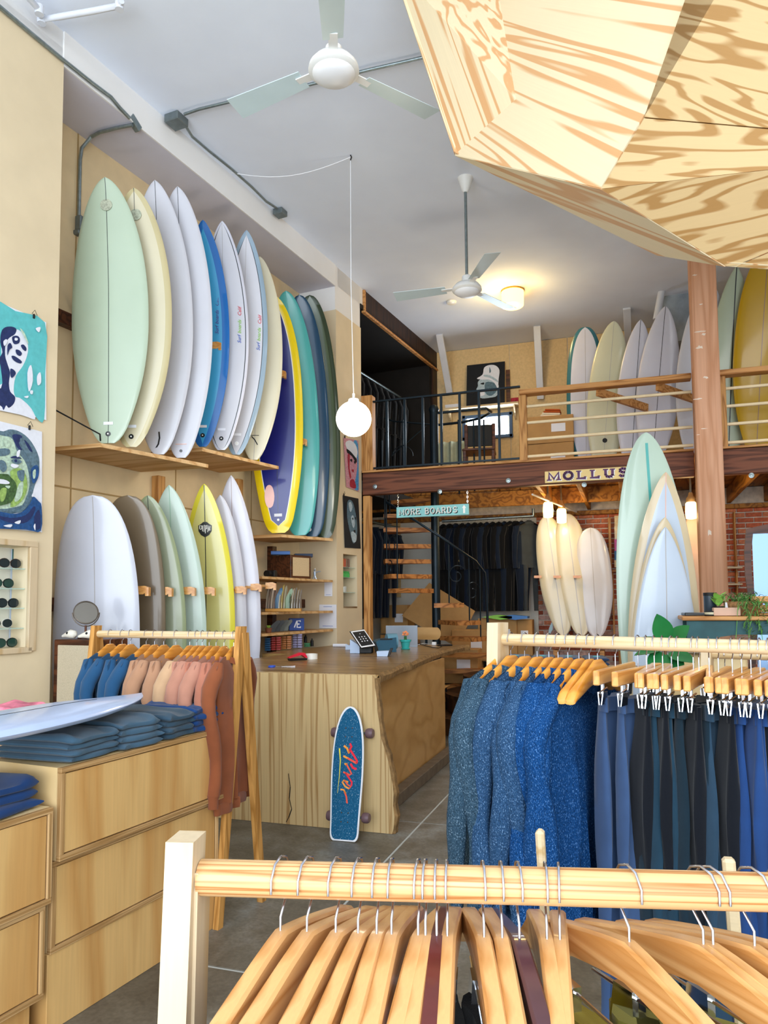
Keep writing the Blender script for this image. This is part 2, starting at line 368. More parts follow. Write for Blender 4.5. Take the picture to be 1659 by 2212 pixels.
# battens that carry the pegs and shelves
wallbox(MB(), -4.64, -.66, -.5, -.42, 3.60, 3.70, .004).out('trim_3', 'walnut', kind='structure')
wallbox(MB(), -4.64, -.66, -.5, -.42, 1.42, 1.52, .004).out('trim_4', 'walnut', kind='structure')
for s in (-3.12, -1.95): wallbox(MB(), s-.045, s+.045, -.5, -.42, 0, 2.6 if s < -3 else 2.75, .004).out('trim_5', 'fir_post', kind='structure')
# back wall, right wall
mb = MB().box((0, 11.36, 1.5), (12, .12, 3.1)); st(mb, 'wall_back_mortar', flat('mortar', '#ddd0c0', .9, var=.2, scale=14, bmp=.4))
MB().box((4.6, 4, 2.7), (.15, 15, 5.6)).out('wall_right', 'plaster_white', kind='structure')
# loft opening along the left wall: dark closet
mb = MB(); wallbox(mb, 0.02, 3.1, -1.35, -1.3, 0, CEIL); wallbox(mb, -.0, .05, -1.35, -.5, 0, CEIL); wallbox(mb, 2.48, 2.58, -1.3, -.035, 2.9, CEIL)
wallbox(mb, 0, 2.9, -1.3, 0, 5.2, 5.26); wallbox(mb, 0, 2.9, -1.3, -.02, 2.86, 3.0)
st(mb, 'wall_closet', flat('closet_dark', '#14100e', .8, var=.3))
mb = MB(); wallbox(mb, .12, 2.78, -.03, .0, 5.2, CEIL, .004); st(mb, 'trim_6', 'dark_panel')
mb = MB(); wallbox(mb, .08, 2.78, -.03, .02, 5.17, 5.2, .004); wallbox(mb, .08, .115, -.04, .02, 5.2, CEIL-.01, .003); st(mb, 'trim_7', 'fir_rail')
mb = MB(); wallbox(mb, 2.55, 2.8, -.03, 0, 3.1, 5.2); st(mb, 'trim_8', 'dark_panel')
# ------------------------------------------------------------ surfboards
NV = V((-sin(YAW), cos(YAW), 0))            # the racked boards turn their decks this way (towards the shop front)
def smooth01(x): x = max(0, min(1, x)); return x*x*(3-2*x)
def board(name, label, tail, nose, W, deck, rail=None, nose_k=.5, tail_k=.5, T=.065, rocker=.10, band=0, pin=None, pinw=.006, stringer='line_dark', sw=.004, s0=0, s1=1, tailband=0, wide=.48, group=None, facing=None, notail=.25, tailrocker=.035):
    tail, nose = V(tail), V(nose); L = (nose-tail).length; z = (nose-tail).normalized()
    n = facing if facing is not None else NV
    x = z.cross(n).normalized() if abs(n.z) > .5 else V((n.y, -n.x, 0)).normalized()
    if x.dot(cr) < 0: x = -x
    root = thing(name, label, 'surfboard', group=group, mat=frame(tail, x, z))
    def half(t):
        if t < wide: q = (wide-t)/wide; h = 1-(1-notail)*q**2.2 if tail_k > 0 else 1
        else: q = (t-wide)/(1-wide); h = 1
        if t < wide:
            e = t/ .06; return W/2*(1-(1-notail)*q**2.1)*(min(1, .55+.45*sqrt(max(0, 1-(1-min(1, e))**2))) if e < 1 else 1)*(1 if tail_k else 1)
        return W/2*max(0, (1-q**(1.95+1.05*nose_k**2)))**(.74-.34*nose_k)
    def yc(t):       # rocker: nose lifts towards the deck side
        return -rocker*max(0, (t-.5)/.5)**2.3-tailrocker*max(0, (.35-t)/.35)**2
    NT = 34; rs = []
    ts = [0, .012, .03, .055]+[.055+(.945)*(i/(NT-6)) for i in range(1, NT-8)]
    ts = [t for t in ts if t < .9]+[.9, .925, .945, .962, .976, .987, .995, 1]
    fr = [1, .97, .86, .62, .31, 0, -.31, -.62, -.86, -.97, -1]
    def th(t): return T*(.32+.68*smooth01(min(t/.3, (1-t)/.25)))
    def deckpts(t):
        w = max(half(t), .002); tt = th(t); b = min(band, w*.98) if t > tailband else w*.98; out = []
        wi = max(w-b, w*.02) if band else w*.86
        lat = [w, w*.985, (wi+(.0 if not pin else 0)), max(wi-pinw, wi*.9) if pin else wi*.72, wi*.4, 0]
        lat = lat+[-q for q in lat[:-1]][::-1]
        for q in lat:
            u = abs(q)/w; out.append((q, -tt*.5*sqrt(max(0, 1-u**2.4))-.0*tt))
        return out
    for t in ts:
        w = max(half(t), .002); tt = th(t); y = yc(t)
        d = [(q, yy+y) for q, yy in deckpts(t)]
        bot = [(-w*.96, tt*.22+y), (-w*.7, tt*.45+y), (0, tt*.5+y), (w*.7, tt*.45+y), (w*.96, tt*.22+y)]
        rs.append([V((a, b, t*L)) for a, b in d+bot])
    mats = [deck, rail or deck, pin or deck]
    def ks(i, j):
        t = (ts[i]+ts[i+1])/2
        if j in (0, 9) or j >= 10: return 1
        if band:
            if j in (1, 8): return 1
            if pin and j in (2, 7): return 2
            if t < tailband: return 1
        return 0
    mb = MB(); mb.rings(rs, 0, True, ks); mb.out('deck', mats, root, True, True)
    if stringer:
        mb = MB(); a = [t for t in ts if s0 <= t <= s1]
        if a[0] > s0: a = [s0]+a
        if a[-1] < s1: a = a+[s1]
        def P(t, q, up): return V((q, yc(t)-th(t)*.5-up, t*L))
        a[-1] = min(a[-1], .998)
        for i in range(len(a)-1):
            for sg in (0,):
                p = [P(a[i], -sw/2, .0012), P(a[i], sw/2, .0012), P(a[i+1], sw/2, .0012), P(a[i+1], -sw/2, .0012)]
                mb.prism(p, (0, .002, 0))
        mb.out('stringer', stringer, root, False, True)
    root['L'] = L
    def at(t, q=0, up=.002):                 # a point on the deck
        w = max(half(t), .01); return V((q, yc(t)-th(t)*.5*sqrt(max(0, 1-(abs(q)/w)**2.4))-up, t*L))
    return root, at
for n, c in dict(line_dark='#20262a', line_faint='#a9a6a6', line_brown='#8b6a5a', b_sage='#bccdb5', b_cream='#ddd3b4', b_creamrail='#cfc193', b_white='#d6d6de', b_whiteb='#d3d6e2',
                 b_blue='#3b9ed0', b_bluerail='#1767b4', b_grayrail='#8ea3b4', b_ivory='#e4dcc0', b_navy='#0a1676', b_yellow='#f1d408', b_teal='#4aa7a4', b_deepblue='#123f5c', b_green='#45553a', b_greendk='#2f3d28',
                 b_brown='#70604a', b_brownrail='#5d503c', b_olive='#a9b193', b_oliverail='#8f9a74', b_mint='#c4d8ca', b_yel='#e6df8c', b_yelrail='#dcd23c', b_snow='#dadbe8', b_teal2='#2f6a75', b_seagreen='#bfd6c6', b_tan='#d9c6a2',
                 b_pale='#c4d2e4', b_gold='#b8920f', b_lem='#d8d7b8', b_lilac='#c9d0e6', coral='#e0b0a0', emblem='#14171c', sticker='#f0efe8').items():
    pale = n in ('b_sage', 'b_cream', 'b_creamrail', 'b_white', 'b_whiteb', 'b_ivory', 'b_olive', 'b_mint', 'b_yel', 'b_snow', 'b_seagreen', 'b_tan', 'b_pale', 'b_lem')
    flat(n, tuple(x*(.85 if pale else 1) for x in hexc(c)[:3]), .28, var=.025, scale=4, coat=.35)
flat('b_navy', '#0a1676', .12)
def sticker(root, at, t, q, w, h, mat='sticker', name='sticker', k=0):
    o = at(t, q, .003); L = root['L']; mb = MB()
    mb.box(o, (w, .002, h), b=0); mb.out(name, mat, root, False, True)
def disc(root, at, t, q, r, mat, name, hole=None):
    o = at(t, q, .003); R = M.Rotation(pi/2, 3, 'X'); mb = MB()
    mb.lathe([(r, -.001), (r, .002)], o, 18, R); mb.out(name, mat, root, False, True)
    if hole: mb = MB(); mb.lathe([(hole[0], -.001), (hole[0], .001)], o+V((0, -.004, 0)), 12, R); mb.out(name, hole[1], root, False, True)
def rk(px, py, z, nx, ny, nrm=None, ln=None):
    """tail picked on the shelf height, nose picked in the board's plane"""
    P = Zp(px, py, z); n = nrm if nrm is not None else NV; N = pl(nx, ny, P, n)
    return P, N
# upper row on the two plywood shelves
UZ1, UZ2 = 2.655, 2.83
rows = [
 ('pale sage green surfboard with black centre line, nearest on upper shelf', (238, 960), UZ1, (238, 400), .58, dict(deck='b_sage', nose_k=.42, notail=.3, s0=.0, s1=1)),
 ('cream surfboard with tan rails right behind the sage green one', (287, 968), UZ1, (299, 422), .56, dict(deck='b_cream', rail='b_creamrail', nose_k=.35, band=.045, s0=.88, s1=1)),
 ('white surfboard with black nose line, third on upper shelf, fin mark at tail', (347, 984), UZ1, (343, 405), .54, dict(deck='b_white', nose_k=.3, s0=.86, s1=1)),
 ('white surfboard next to the blue one, black nose line and small cross at tail', (394, 991), UZ1, (391, 418), .51, dict(deck='b_white', nose_k=.3, s0=.86, s1=1)),
 ('bright blue surfboard between white boards on upper shelf', (440, 967), UZ2, (444, 488), .44, dict(deck='b_blue', rail='b_bluerail', nose_k=.2, band=.06, stringer=None)),
 ('white surfboard with thin black outline and pale grey rails, beside the blue board', (480, 974), UZ2, (485, 490), .46, dict(deck='b_white', rail='b_snow', pin='line_dark', band=.022, pinw=.007, nose_k=.15, s0=.6, s1=.99, stringer='line_faint')),
 ('white surfboard with black outline and blue-grey rails, pointed nose', (512, 984), UZ2, (537, 509), .46, dict(deck='b_white', rail='b_grayrail', pin='line_dark', band=.04, pinw=.006, nose_k=.15, s0=.65, s1=.99, stringer='line_faint')),
 ('ivory surfboard at the far end of upper shelf with small tail mark', (550, 995), UZ2, (565, 565), .47, dict(deck='b_ivory', nose_k=.3, s0=0, s1=.3, stringer='line_faint')),
]
RB = []
for lab, tp, z, npx, wd, kw in rows:
    P, N = rk(*tp, z, *npx); RB.append(board('surfboard', lab, P, N, wd, group='surfboards on the upper shelves', **kw))
for i, (t, q) in ((0, (.055, 0)), (1, (.06, 0)), (5, (.07, 0)), (6, (.07, 0)), (4, (.07, 0))):
    r, a = RB[i]; sticker(r, a, t+.02, -.0, .07, .022, 'paper', 'price_tag'); disc(r, a, t-.02, 0, .019, 'emblem' if i != 6 else 'white_plastic', 'leash_plug', (.006, 'sticker'))
for i in (0, 1):
    r, a = RB[i]; disc(r, a, .9, -.0 if i == 0 else .01, .045, flat('seal_mark', '#a9ad98', .5, var=.3, scale=90), 'round_mark')
r, a = RB[3]; sticker(r, a, .05, 0, .09, .006, 'coral', 'tail_mark'); disc(r, a, .025, 0, .012, 'emblem', 'leash_plug')
r, a = RB[2]; mb = MB(); o = a(.06, 0); stroke(mb, [(.0, .05), (.004, .0), (-.006, -.05), (-.03, -.09)], .012, o, V((1, 0, 0)), V((0, 0, 1)), V((0, -1, 0)), .002); mb.out('fin_mark', 'emblem', r, False, True)
r, a = RB[7]; mb = MB(); o = a(.1, 0); stroke(mb, [(-.03, .03), (0, 0), (.03, -.05)], .009, o, V((1, 0, 0)), V((0, 0, 1)), V((0, -1, 0)), .002); stroke(mb, [(-.04, .04), (.04, .04)], .005, o, V((1, 0, 0)), V((0, 0, 1)), V((0, -1, 0)), .002); mb.out('tail_mark', 'emblem', r, False, True)
# running script down the right side of three boards
def text_on(root, txt, o, ex, ey, size, mat, name='lettering'):
    c = bpy.data.curves.new('t', 'FONT'); c.body = txt; c.size = size; c.shear = .3; c.extrude = .0006; c.resolution_u = 2
    ob = bpy.data.objects.new('t', c); COL.objects.link(ob); bpy.context.view_layer.update()
    me = bpy.data.meshes.new_from_object(ob.evaluated_get(bpy.context.evaluated_depsgraph_get())); bpy.data.objects.remove(ob)
    ez = V(ex).cross(V(ey)); R = M((V(ex), V(ey), ez)).transposed()
    for v in me.vertices: v.co = R@v.co+V(o)
    me.materials.clear(); me.materials.append(MATS[mat] if isinstance(mat, str) else mat)
    q = bpy.data.objects.new(name, me); COL.objects.link(q); q.parent = root; return q
flat('ink_blue', '#2456b8', .5, var=0); flat('ink_green', '#8bc63f', .5, var=0); flat('ink_red', '#d6303f', .5, var=0); flat('ink_purple', '#5a3a8c', .5, var=0)
for i, cols in ((4, ('ink_purple',)*3), (5, ('ink_blue', 'ink_green', 'ink_red')), (6, ('ink_blue', 'ink_green', 'ink_red'))):
    r, a = RB[i]; L = r['L']; z0 = {4: .50, 5: .47, 6: .47}[i]; q = .13 if i == 4 else .165
    for k, (wd_, l_) in enumerate((('Surf', .0), ('boards', .09), ('Calif', .25))):
        text_on(r, wd_, a(z0, q, .004)+V((0, -.002, l_)), (0, 0, 1), (-1, 0, 0), .045, cols[k])
# four tall boards on the lower shelf of the alcove end
tall = [
 ('deep blue longboard with wide yellow border and pink oval, on small shelf', (603, 1152), (590, 650), .56, dict(deck='b_navy', rail='b_yellow', pin='sticker', band=.075, pinw=.008, tailband=.035, nose_k=.75, notail=.42, s0=.03, s1=.3, rocker=.16, wide=.52)),
 ('teal longboard between the deep blue and the dark blue ones', (650, 1157), (622, 642), .52, dict(deck='b_teal', nose_k=.6, stringer=None, rocker=.16, notail=.4)),
 ('dark petrol blue longboard second from the right on small shelf', (676, 1160), (650, 650), .48, dict(deck='b_deepblue', nose_k=.75, stringer=None, rocker=.16, notail=.4)),
 ('dark olive green longboard at the right end of alcove', (702, 1163), (672, 650), .48, dict(deck='b_green', rail='b_greendk', band=.05, nose_k=.8, stringer=None, rocker=.16, notail=.4)),
]
TB = []
for lab, tp, npx, wd, kw in tall:
    P, N = rk(*tp, 2.19, *npx); TB.append(board('longboard', lab, P, N, wd, group='longboards on the small shelf', **kw))
r, a = TB[0]
mb = MB(); o = a(.155, -.085); mb.prism([o+V((.055*cos(t*pi/10)*(1 if abs(cos(t*pi/10)) < .7 else .92), -.003+ .0, .12*sin(t*pi/10))) for t in range(20)], (0, .006, 0)); mb.out('pink_oval', flat('pink_oval', '#e9b3a9', .3, var=.08, coat=.3), r, False, True)
sticker(r, a, .075, 0, .08, .03, 'paper', 'price_tag'); disc(r, a, .055, 0, .012, 'sticker', 'leash_plug')
r, a = TB[2]; disc(r, a, .03, -.03, .022, 'white_plastic', 'leash_plug', (.008, 'black'))
# lower row standing on the floor plinth
low = [
 ('white surfboard with round nose at the left end of the lower row', 212, 1074, 208, .64, dict(deck='b_whiteb', nose_k=.95, stringer='line_faint', sw=.006, s0=.3, s1=.995, wide=.42)),
 ('brown surfboard with round nose behind the white round-nosed one', 286, 1074, 280, .56, dict(deck='b_brown', rail='b_brownrail', nose_k=.95, stringer=None, wide=.42)),
 ('olive green surfboard in lower row right of the brown one', 328, 1074, 330, .54, dict(deck='b_olive', rail='b_oliverail', band=.03, nose_k=.45, s0=.88, s1=1)),
 ('pale mint surfboard with pointed nose left of the yellow one', 373, 1052, 376, .54, dict(deck='b_mint', nose_k=.2, s0=.85, s1=1, stringer=flat('line_green', '#8fb39a', .4, var=0), sw=.006)),
 ('yellow surfboard with black centre line and round black emblem', 447, 1049, 447, .50, dict(deck='b_yel', rail='b_yelrail', band=.045, nose_k=.2, s0=.02, s1=.995, sw=.007)),
 ('white surfboard partly hidden behind the right side of yellow one', 481, 1073, 481, .44, dict(deck='b_snow', nose_k=.3, stringer=None)),
 ('tall white surfboard with sharp nose at the right end of lower row', 504, 1031, 506, .50, dict(deck='b_snow', nose_k=.1, s0=.8, s1=.995, stringer='line_brown')),
]
LB = []
for k, (lab, nx, ny, bx, wd, kw) in enumerate(low):
    N = pl(nx, ny, P0+WN*-.13, WN); P = pl(bx, 1370, N, NV); d = (P-N); P = N+d*((N.z-.12)/(-d.z)); P.z = .12
    LB.append(board('surfboard', lab, P, N, wd, group='surfboards of the lower row', **kw))
r, a = LB[4]; L = r['L']; o = a(.835, 0, .004); mb = MB()
sh = [(-.06, .03), (-.035, .045), (0, .075), (.035, .045), (.06, .03), (.058, -.02), (.035, -.055), (0, -.075), (-.035, -.055), (-.058, -.02)]
mb.prism([o+V((x, 0, y)) for x, y in sh], (0, .003, 0)); e = mb.out('emblem', 'emblem', r, False, True)
mb = MB()
for g in ([(-.047, .0), (-.047, .03), (-.03, .028), (-.028, .0), (-.045, -.005)], [(-.02, .03), (-.022, -.02), (-.008, -.025), (-.006, .035)], [(.003, -.04), (.006, .03), (.018, .032), (.016, .0), (.008, -.0)], [(.024, -.03), (.03, .028), (.036, -.02)], [(.044, .025), (.042, -.01), (.05, -.012)]):
    stroke(mb, g, .006, o+V((0, -.001, 0)), V((1, 0, 0)), V((0, 0, 1)), V((0, -1, 0)), .002)
mb.out('lettering', 'sticker', r, False, True)
r, a = LB[0]; o = a(.49, 0, .003); mb = MB()
for k in range(24):
    t0, t1 = k*pi/12, (k+1)*pi/12; mb.bar(o+V((.045*cos(t0), 0, .045*sin(t0))), o+V((.045*cos(t1), 0, .045*sin(t1))), .003, .002)
for yy in (-.012, 0, .012): mb.bar(o+V((-.042, 0, yy)), o+V((.042, 0, yy)), .002, .002)
mb.out('round_mark', flat('mark_blue', '#93b4c4', .5, var=0), r, False, True)
# ------------------------------------------------------------ shelves of the alcove
def shelf(name, label, near, far, z, depth, back):
    """saw-tooth shelf: front edge runs near > far, back edge follows the wall"""
    a = Zp(*near, z); b = Zp(*far, z); d = (b-a).normalized(); n = V((-d.y, d.x, 0))
    a2 = wxyz(ws(a)[0]-.06, -.49, z); b2 = wxyz(ws(b)[0]-.1, -.49, z)
    m = MB(); m.prism([a, b, b2, a2], (0, 0, -.03)); return m.out(name, 'shelf_ply', None, label=label, cat='shelf', group='plywood board shelves')
shelf('plywood_shelf', 'long plywood shelf under the sage, cream and white surfboards', (217, 957), (450, 1003), 2.64, .5, 0)
shelf('plywood_shelf', 'plywood shelf under the blue and black-outlined surfboards', (437, 967), (602, 1007), 2.81, .5, 0)
shelf('plywood_shelf', 'small plywood shelf under the four tall longboards', (607, 1154), (719, 1163), 2.175, .5, 0)
# pegs: rounded wooden hooks between the boards
def peg(px, py, off, label, grp, s=1):
    p = Wp(px, py, off)+NV*.045; mb = MB(); l = .05*s
    prof = [(-l, -.03), (-l, .03), (l*.3, .034), (l, .022), (l, -.042), (l*.5, -.042), (l*.45, -.02), (l*.2, -.03)]
    mb.prism([p+V(r0)*a+UP*b for a, b in prof], NV*.055)
    q = p+NV*.03; so = ws(q)[1]; d = V(r0)*-1; L = (so+.425)/(-d.dot(WN)) if d.dot(WN) < 0 else .4
    mb.bar(q, q+d*L, .025, .025)
    return mb.out('wooden_peg', 'hanger_wood', None, label=label, cat='peg', group=grp)
for i, (x, y) in enumerate([(323, 667), (374, 692), (421, 719), (463, 742), (506, 762), (543, 775), (576, 790), (607, 804)]):
    peg(x, y, .1-.0*i, 'wooden peg right of the %s surfboard on the upper shelves' % ORD[i], 'pegs of the upper row', 1 if i < 5 else .85)
for i, (x, y) in enumerate([(302, 1275), (353, 1277), (404, 1276), (448, 1276), (517, 1274), (551, 1268), (583, 1265)]):
    peg(x, y, .13, 'wooden peg right of the %s surfboard of the lower row' % ORD[i], 'pegs of the lower row')
for i, (x, y) in enumerate([(654, 952), (680, 955), (704, 960), (727, 971)]):
    peg(x, y, .1, 'small wooden peg beside the %s tall longboard from the left' % ORD[i], 'pegs of the tall longboards', .8)
# leash and cable
mb = MB(); mb.tube([wxyz(-4.66, -.3, Wp(118, 868, -.3).z), Zp(216, 938, 2.70), Zp(217, 952, 2.66)], .006, 6); mb.out('leash_line', 'black', None, True, label='thin black line stretched from wall corner to the sage surfboard', cat='line')
# ------------------------------------------------------------ posters
def poster(name, label, tl, tr, br, bl, base, shapes, n, grp=None, th=.003, pick=None):
    """flat painted sheet: shapes are (material, [(u,v)...]) with v down; each layer a hair above the last"""
    tl, tr, br, bl = map(V, (tl, tr, br, bl)); o = (tl+tr+br+bl)/4; root = thing(name, label, 'poster', loc=o, group=grp)
    def P(u, v, k): return tl*(1-u)*(1-v)+tr*u*(1-v)+br*u*v+bl*(1-u)*v+n*(.002+.0007*k)
    mb = MB(); mb.prism([P(0, 0, 0), P(1, 0, 0), P(1, 1, 0), P(0, 1, 0)], n*-.003); mb.out('sheet', base, root)
    bymat = {}
    for k, (m, pg) in enumerate(shapes): bymat.setdefault((m), []).append((k, pg))
    for m, L in bymat.items():
        for k, pg in L:
            mb = MB(); q = []
            for i in range(len(pg)):       # Catmull smoothing for brushy outlines
                p0, p1, p2, p3 = pg[i-1], pg[i], pg[(i+1) % len(pg)], pg[(i+2) % len(pg)]
                for t in (0, .33, .66):
                    q.append(tuple(.5*(2*p1[j]+(p2[j]-p0[j])*t+(2*p0[j]-5*p1[j]+4*p2[j]-p3[j])*t*t+(3*p1[j]-p0[j]-3*p2[j]+p3[j])*t**3) for j in (0, 1)))
            if not pick: q = [(min(.995, max(.005, a)), min(.995, max(.005, b))) for a, b in q]
            mb.prism([(pick(a, b, k+1) if pick else P(a, b, k+1)) for a, b in q], n*-.0004); mb.out('painted_shape', m, root)
    return root
def clip(root, p, n, r):
    mb = MB(); mb.box(p+n*.006, (.012, .012, .03), b=.002); mb.tube([p+n*.012+UP*.01+r*.02, p+n*.014+UP*.04, p+n*.012+UP*.01-r*.02], .0018, 5); mb.out('bulldog_clip', 'black', root)
flat('pt_teal', '#5cb9bd', .8, var=.08, scale=30); flat('pt_navy', '#1f2d5c', .8, var=.2, scale=40); flat('pt_white', '#dfe2ec', .8, var=.04, scale=40)
flat('pt_green', '#8fae5e', .8, var=.3, scale=50); flat('pt_slate', '#5a7280', .8, var=.3, scale=60); flat('pt_pale', '#b3c9b4', .8, var=.25, scale=60); flat('pt_blue', '#1d4a80', .8, var=.3, scale=50); flat('pt_dkgreen', '#3f5c33', .8, var=.4, scale=60); flat('pt_black', '#12161d', .8, var=.2)
flat('pt_grey', '#56707f', .8, var=.3, scale=60); flat('pt_greylt', '#a9bcc8', .8, var=.2, scale=60); flat('pt_red', '#a3283a', .8, var=.3, scale=60); flat('pt_pink', '#c98f9c', .8, var=.25, scale=60); flat('pt_sky', '#4a8fc4', .8, var=.3, scale=60)
nW = WN
SL = -5.55
tl, tr, br, bl = wxyz(SL, .01, 3.36), wxyz(-4.747, .01, 3.348), wxyz(-4.728, .01, 2.689), wxyz(SL, .01, 2.70)
pk = lambda x, y, k: Wp(x/2.7, 620+y/2.7, .012+.0007*k)
p = poster('portrait_poster', 'turquoise poster with a navy and white face looking up, higher on left wall', tl, tr, br, bl, 'pt_white', [
 ('pt_teal', [(-100, 80), (90, 140), (262, 207), (264, 500), (258, 772), (215, 765), (185, 712), (140, 665), (85, 640), (-100, 640)]),
 ('pt_white', [(10, 300), (30, 265), (90, 245), (140, 275), (163, 340), (158, 400), (132, 462), (92, 520), (80, 600), (95, 648), (140, 672), (188, 728), (203, 772), (120, 745), (-100, 690), (-100, 600), (20, 560), (10, 420)]),
 ('pt_navy', [(8, 262), (30, 235), (70, 231), (96, 246), (86, 276), (55, 296), (33, 330), (30, 400), (44, 450), (58, 500), (52, 560), (60, 610), (88, 640), (82, 678), (52, 705), (36, 690), (20, 718), (0, 690), (-100, 680), (-100, 600), (6, 590), (6, 480), (-4, 420), (14, 380), (2, 320)]),
 ('pt_navy', [(72, 290), (100, 284), (116, 300), (112, 326), (86, 334), (74, 318)]), ('pt_navy', [(122, 340), (138, 336), (154, 356), (150, 374), (132, 362)]), ('pt_navy', [(92, 366), (112, 368), (128, 386), (118, 402), (98, 392)]),
 ('pt_navy', [(68, 402), (88, 404), (126, 432), (120, 446), (92, 436), (74, 420)]), ('pt_navy', [(44, 344), (60, 326), (72, 352), (56, 366), (44, 398)]), ('pt_navy', [(62, 476), (84, 486), (92, 506), (70, 530), (60, 510)]),
 ('pt_white', [(88, 296), (104, 300), (100, 312), (86, 310)]), ('pt_white', [(20, 318), (36, 304), (44, 318), (26, 344)]),
 ('pt_white', [(160, 500), (182, 455), (192, 545), (168, 610)]), ('pt_white', [(216, 520), (236, 498), (240, 556), (220, 572)]), ('pt_white', [(176, 605), (192, 604), (190, 624), (178, 622)]), ('pt_white', [(208, 242), (236, 234), (228, 264)]), ('pt_white', [(140, 640), (166, 634), (160, 648)]), ('pt_pale', [(116, 240), (140, 262), (166, 326), (158, 322), (134, 276)])], nW, 'portrait posters on the left wall', pick=pk)
clip(p, tr+WD*-.10+UP*.005, nW, WD)
tl, tr, br, bl = wxyz(SL, .01, 2.605), wxyz(-4.759, .01, 2.605), wxyz(-4.74, .01, 1.94), wxyz(SL, .01, 1.94)
p = poster('portrait_poster', 'white poster of a green and blue bearded face, lower on left wall', tl, tr, br, bl, 'pt_white', [
 ('pt_slate', [(-100, 870), (20, 842), (60, 830), (112, 842), (162, 878), (200, 930), (226, 990), (230, 1040), (226, 1100), (206, 1150), (192, 1200), (182, 1262), (120, 1312), (-100, 1300)]),
 ('pt_pale', [(-100, 890), (30, 870), (76, 892), (98, 956), (140, 1008), (162, 1060), (172, 1150), (150, 1232), (100, 1282), (-100, 1260)]),
 ('pt_navy', [(72, 866), (96, 858), (130, 872), (110, 910), (130, 950), (104, 940), (84, 900)]), ('pt_slate', [(120, 880), (180, 930), (216, 1000), (224, 1060), (190, 1046), (156, 980), (126, 930)]), ('pt_navy', [(140, 890), (168, 916), (190, 960), (170, 950)]),
 ('pt_slate', [(-100, 960), (30, 940), (60, 960), (30, 985), (-100, 985)]), ('pt_pale', [(20, 890), (50, 880), (60, 930), (30, 930)]),
 ('pt_green', [(58, 1078), (118, 1058), (152, 1100), (158, 1180), (124, 1252), (60, 1282), (84, 1180)]), ('pt_slate', [(100, 1076), (142, 1070), (136, 1132), (112, 1122)]), ('pt_pale', [(110, 1150), (136, 1140), (128, 1216), (100, 1250), (84, 1240)]),
 ('pt_dkgreen', [(-100, 1110), (30, 1090), (62, 1108), (92, 1142), (98, 1182), (82, 1232), (40, 1266), (-100, 1270)]), ('pt_green', [(0, 1190), (20, 1170), (40, 1180), (26, 1240), (4, 1250)]), ('pt_white', [(-60, 1118), (20, 1122), (56, 1140), (36, 1150), (-60, 1136)]), ('pt_pale', [(30, 1160), (60, 1160), (50, 1176)]),
 ('pt_navy', [(60, 996), (90, 984), (128, 1000), (96, 1000)]), ('pt_slate', [(66, 1014), (92, 1000), (128, 1018), (100, 1034)]), ('pt_navy', [(84, 1008), (98, 1006), (100, 1020), (88, 1022)]), ('pt_white', [(70, 1030), (110, 1040), (90, 1056), (64, 1046)]), ('pt_slate', [(0, 1010), (30, 1020), (40, 1060), (20, 1080), (0, 1060)]), ('pt_white', [(100, 960), (118, 950), (112, 986), (98, 990)]),
 ('pt_blue', [(182, 1062), (212, 1038), (226, 1060), (222, 1110), (198, 1146), (184, 1120)]), ('pt_pale', [(192, 1076), (208, 1064), (206, 1110), (194, 1116)]),
 ('pt_blue', [(-100, 1296), (60, 1322), (128, 1312), (176, 1262), (194, 1222), (226, 1250), (243, 1282), (238, 1422), (150, 1414), (-100, 1396)]), ('pt_navy', [(-60, 1320), (60, 1346), (150, 1330), (196, 1280), (206, 1300), (160, 1370), (60, 1376)]), ('pt_navy', [(200, 1340), (230, 1300), (236, 1400), (206, 1410)]), ('pt_slate', [(60, 1300), (110, 1300), (160, 1262), (150, 1290), (110, 1318)]),
 ('pt_white', [(84, 1374), (120, 1360), (112, 1382)]), ('pt_white', [(20, 1392), (70, 1384), (60, 1402)]), ('pt_white', [(184, 1220), (196, 1196), (198, 1220)]), ('pt_white', [(196, 1396), (206, 1380), (206, 1420)])], nW, 'portrait posters on the left wall', pick=pk)
clip(p, tr+WD*-.10+UP*.005, nW, WD)
q = lambda x, y: Wp(x, y, .01)
p = poster('portrait_poster', 'colourful poster of a man in a pale cap on the pier below globe lamp', q(742, 945), q(774, 952), q(775, 1062), q(748, 1052), 'pt_pink', [
 ('pt_sky', [(.65, .05), (.97, .08), (.97, .97), (.6, .95), (.8, .7), (.9, .4)]), ('pt_white', [(.1, .1), (.4, .03), (.75, .08), (.92, .22), (.8, .36), (.5, .28), (.2, .22)]),
 ('pt_black', [(.15, .22), (.4, .25), (.7, .33), (.85, .38), (.8, .45), (.5, .34), (.2, .3)]), ('pt_red', [(.2, .34), (.35, .33), (.3, .6), (.4, .75), (.3, .8), (.2, .6)]),
 ('pt_red', [(.3, .84), (.6, .8), (.75, .95), (.3, .97)]), ('pt_black', [(.35, .42), (.5, .4), (.48, .46)]), ('pt_black', [(.62, .44), (.76, .42), (.72, .48)]), ('pt_red', [(.42, .62), (.6, .6), (.55, .66)])], nW, 'posters on the pier')
clip(p, q(744, 944), nW, WD)
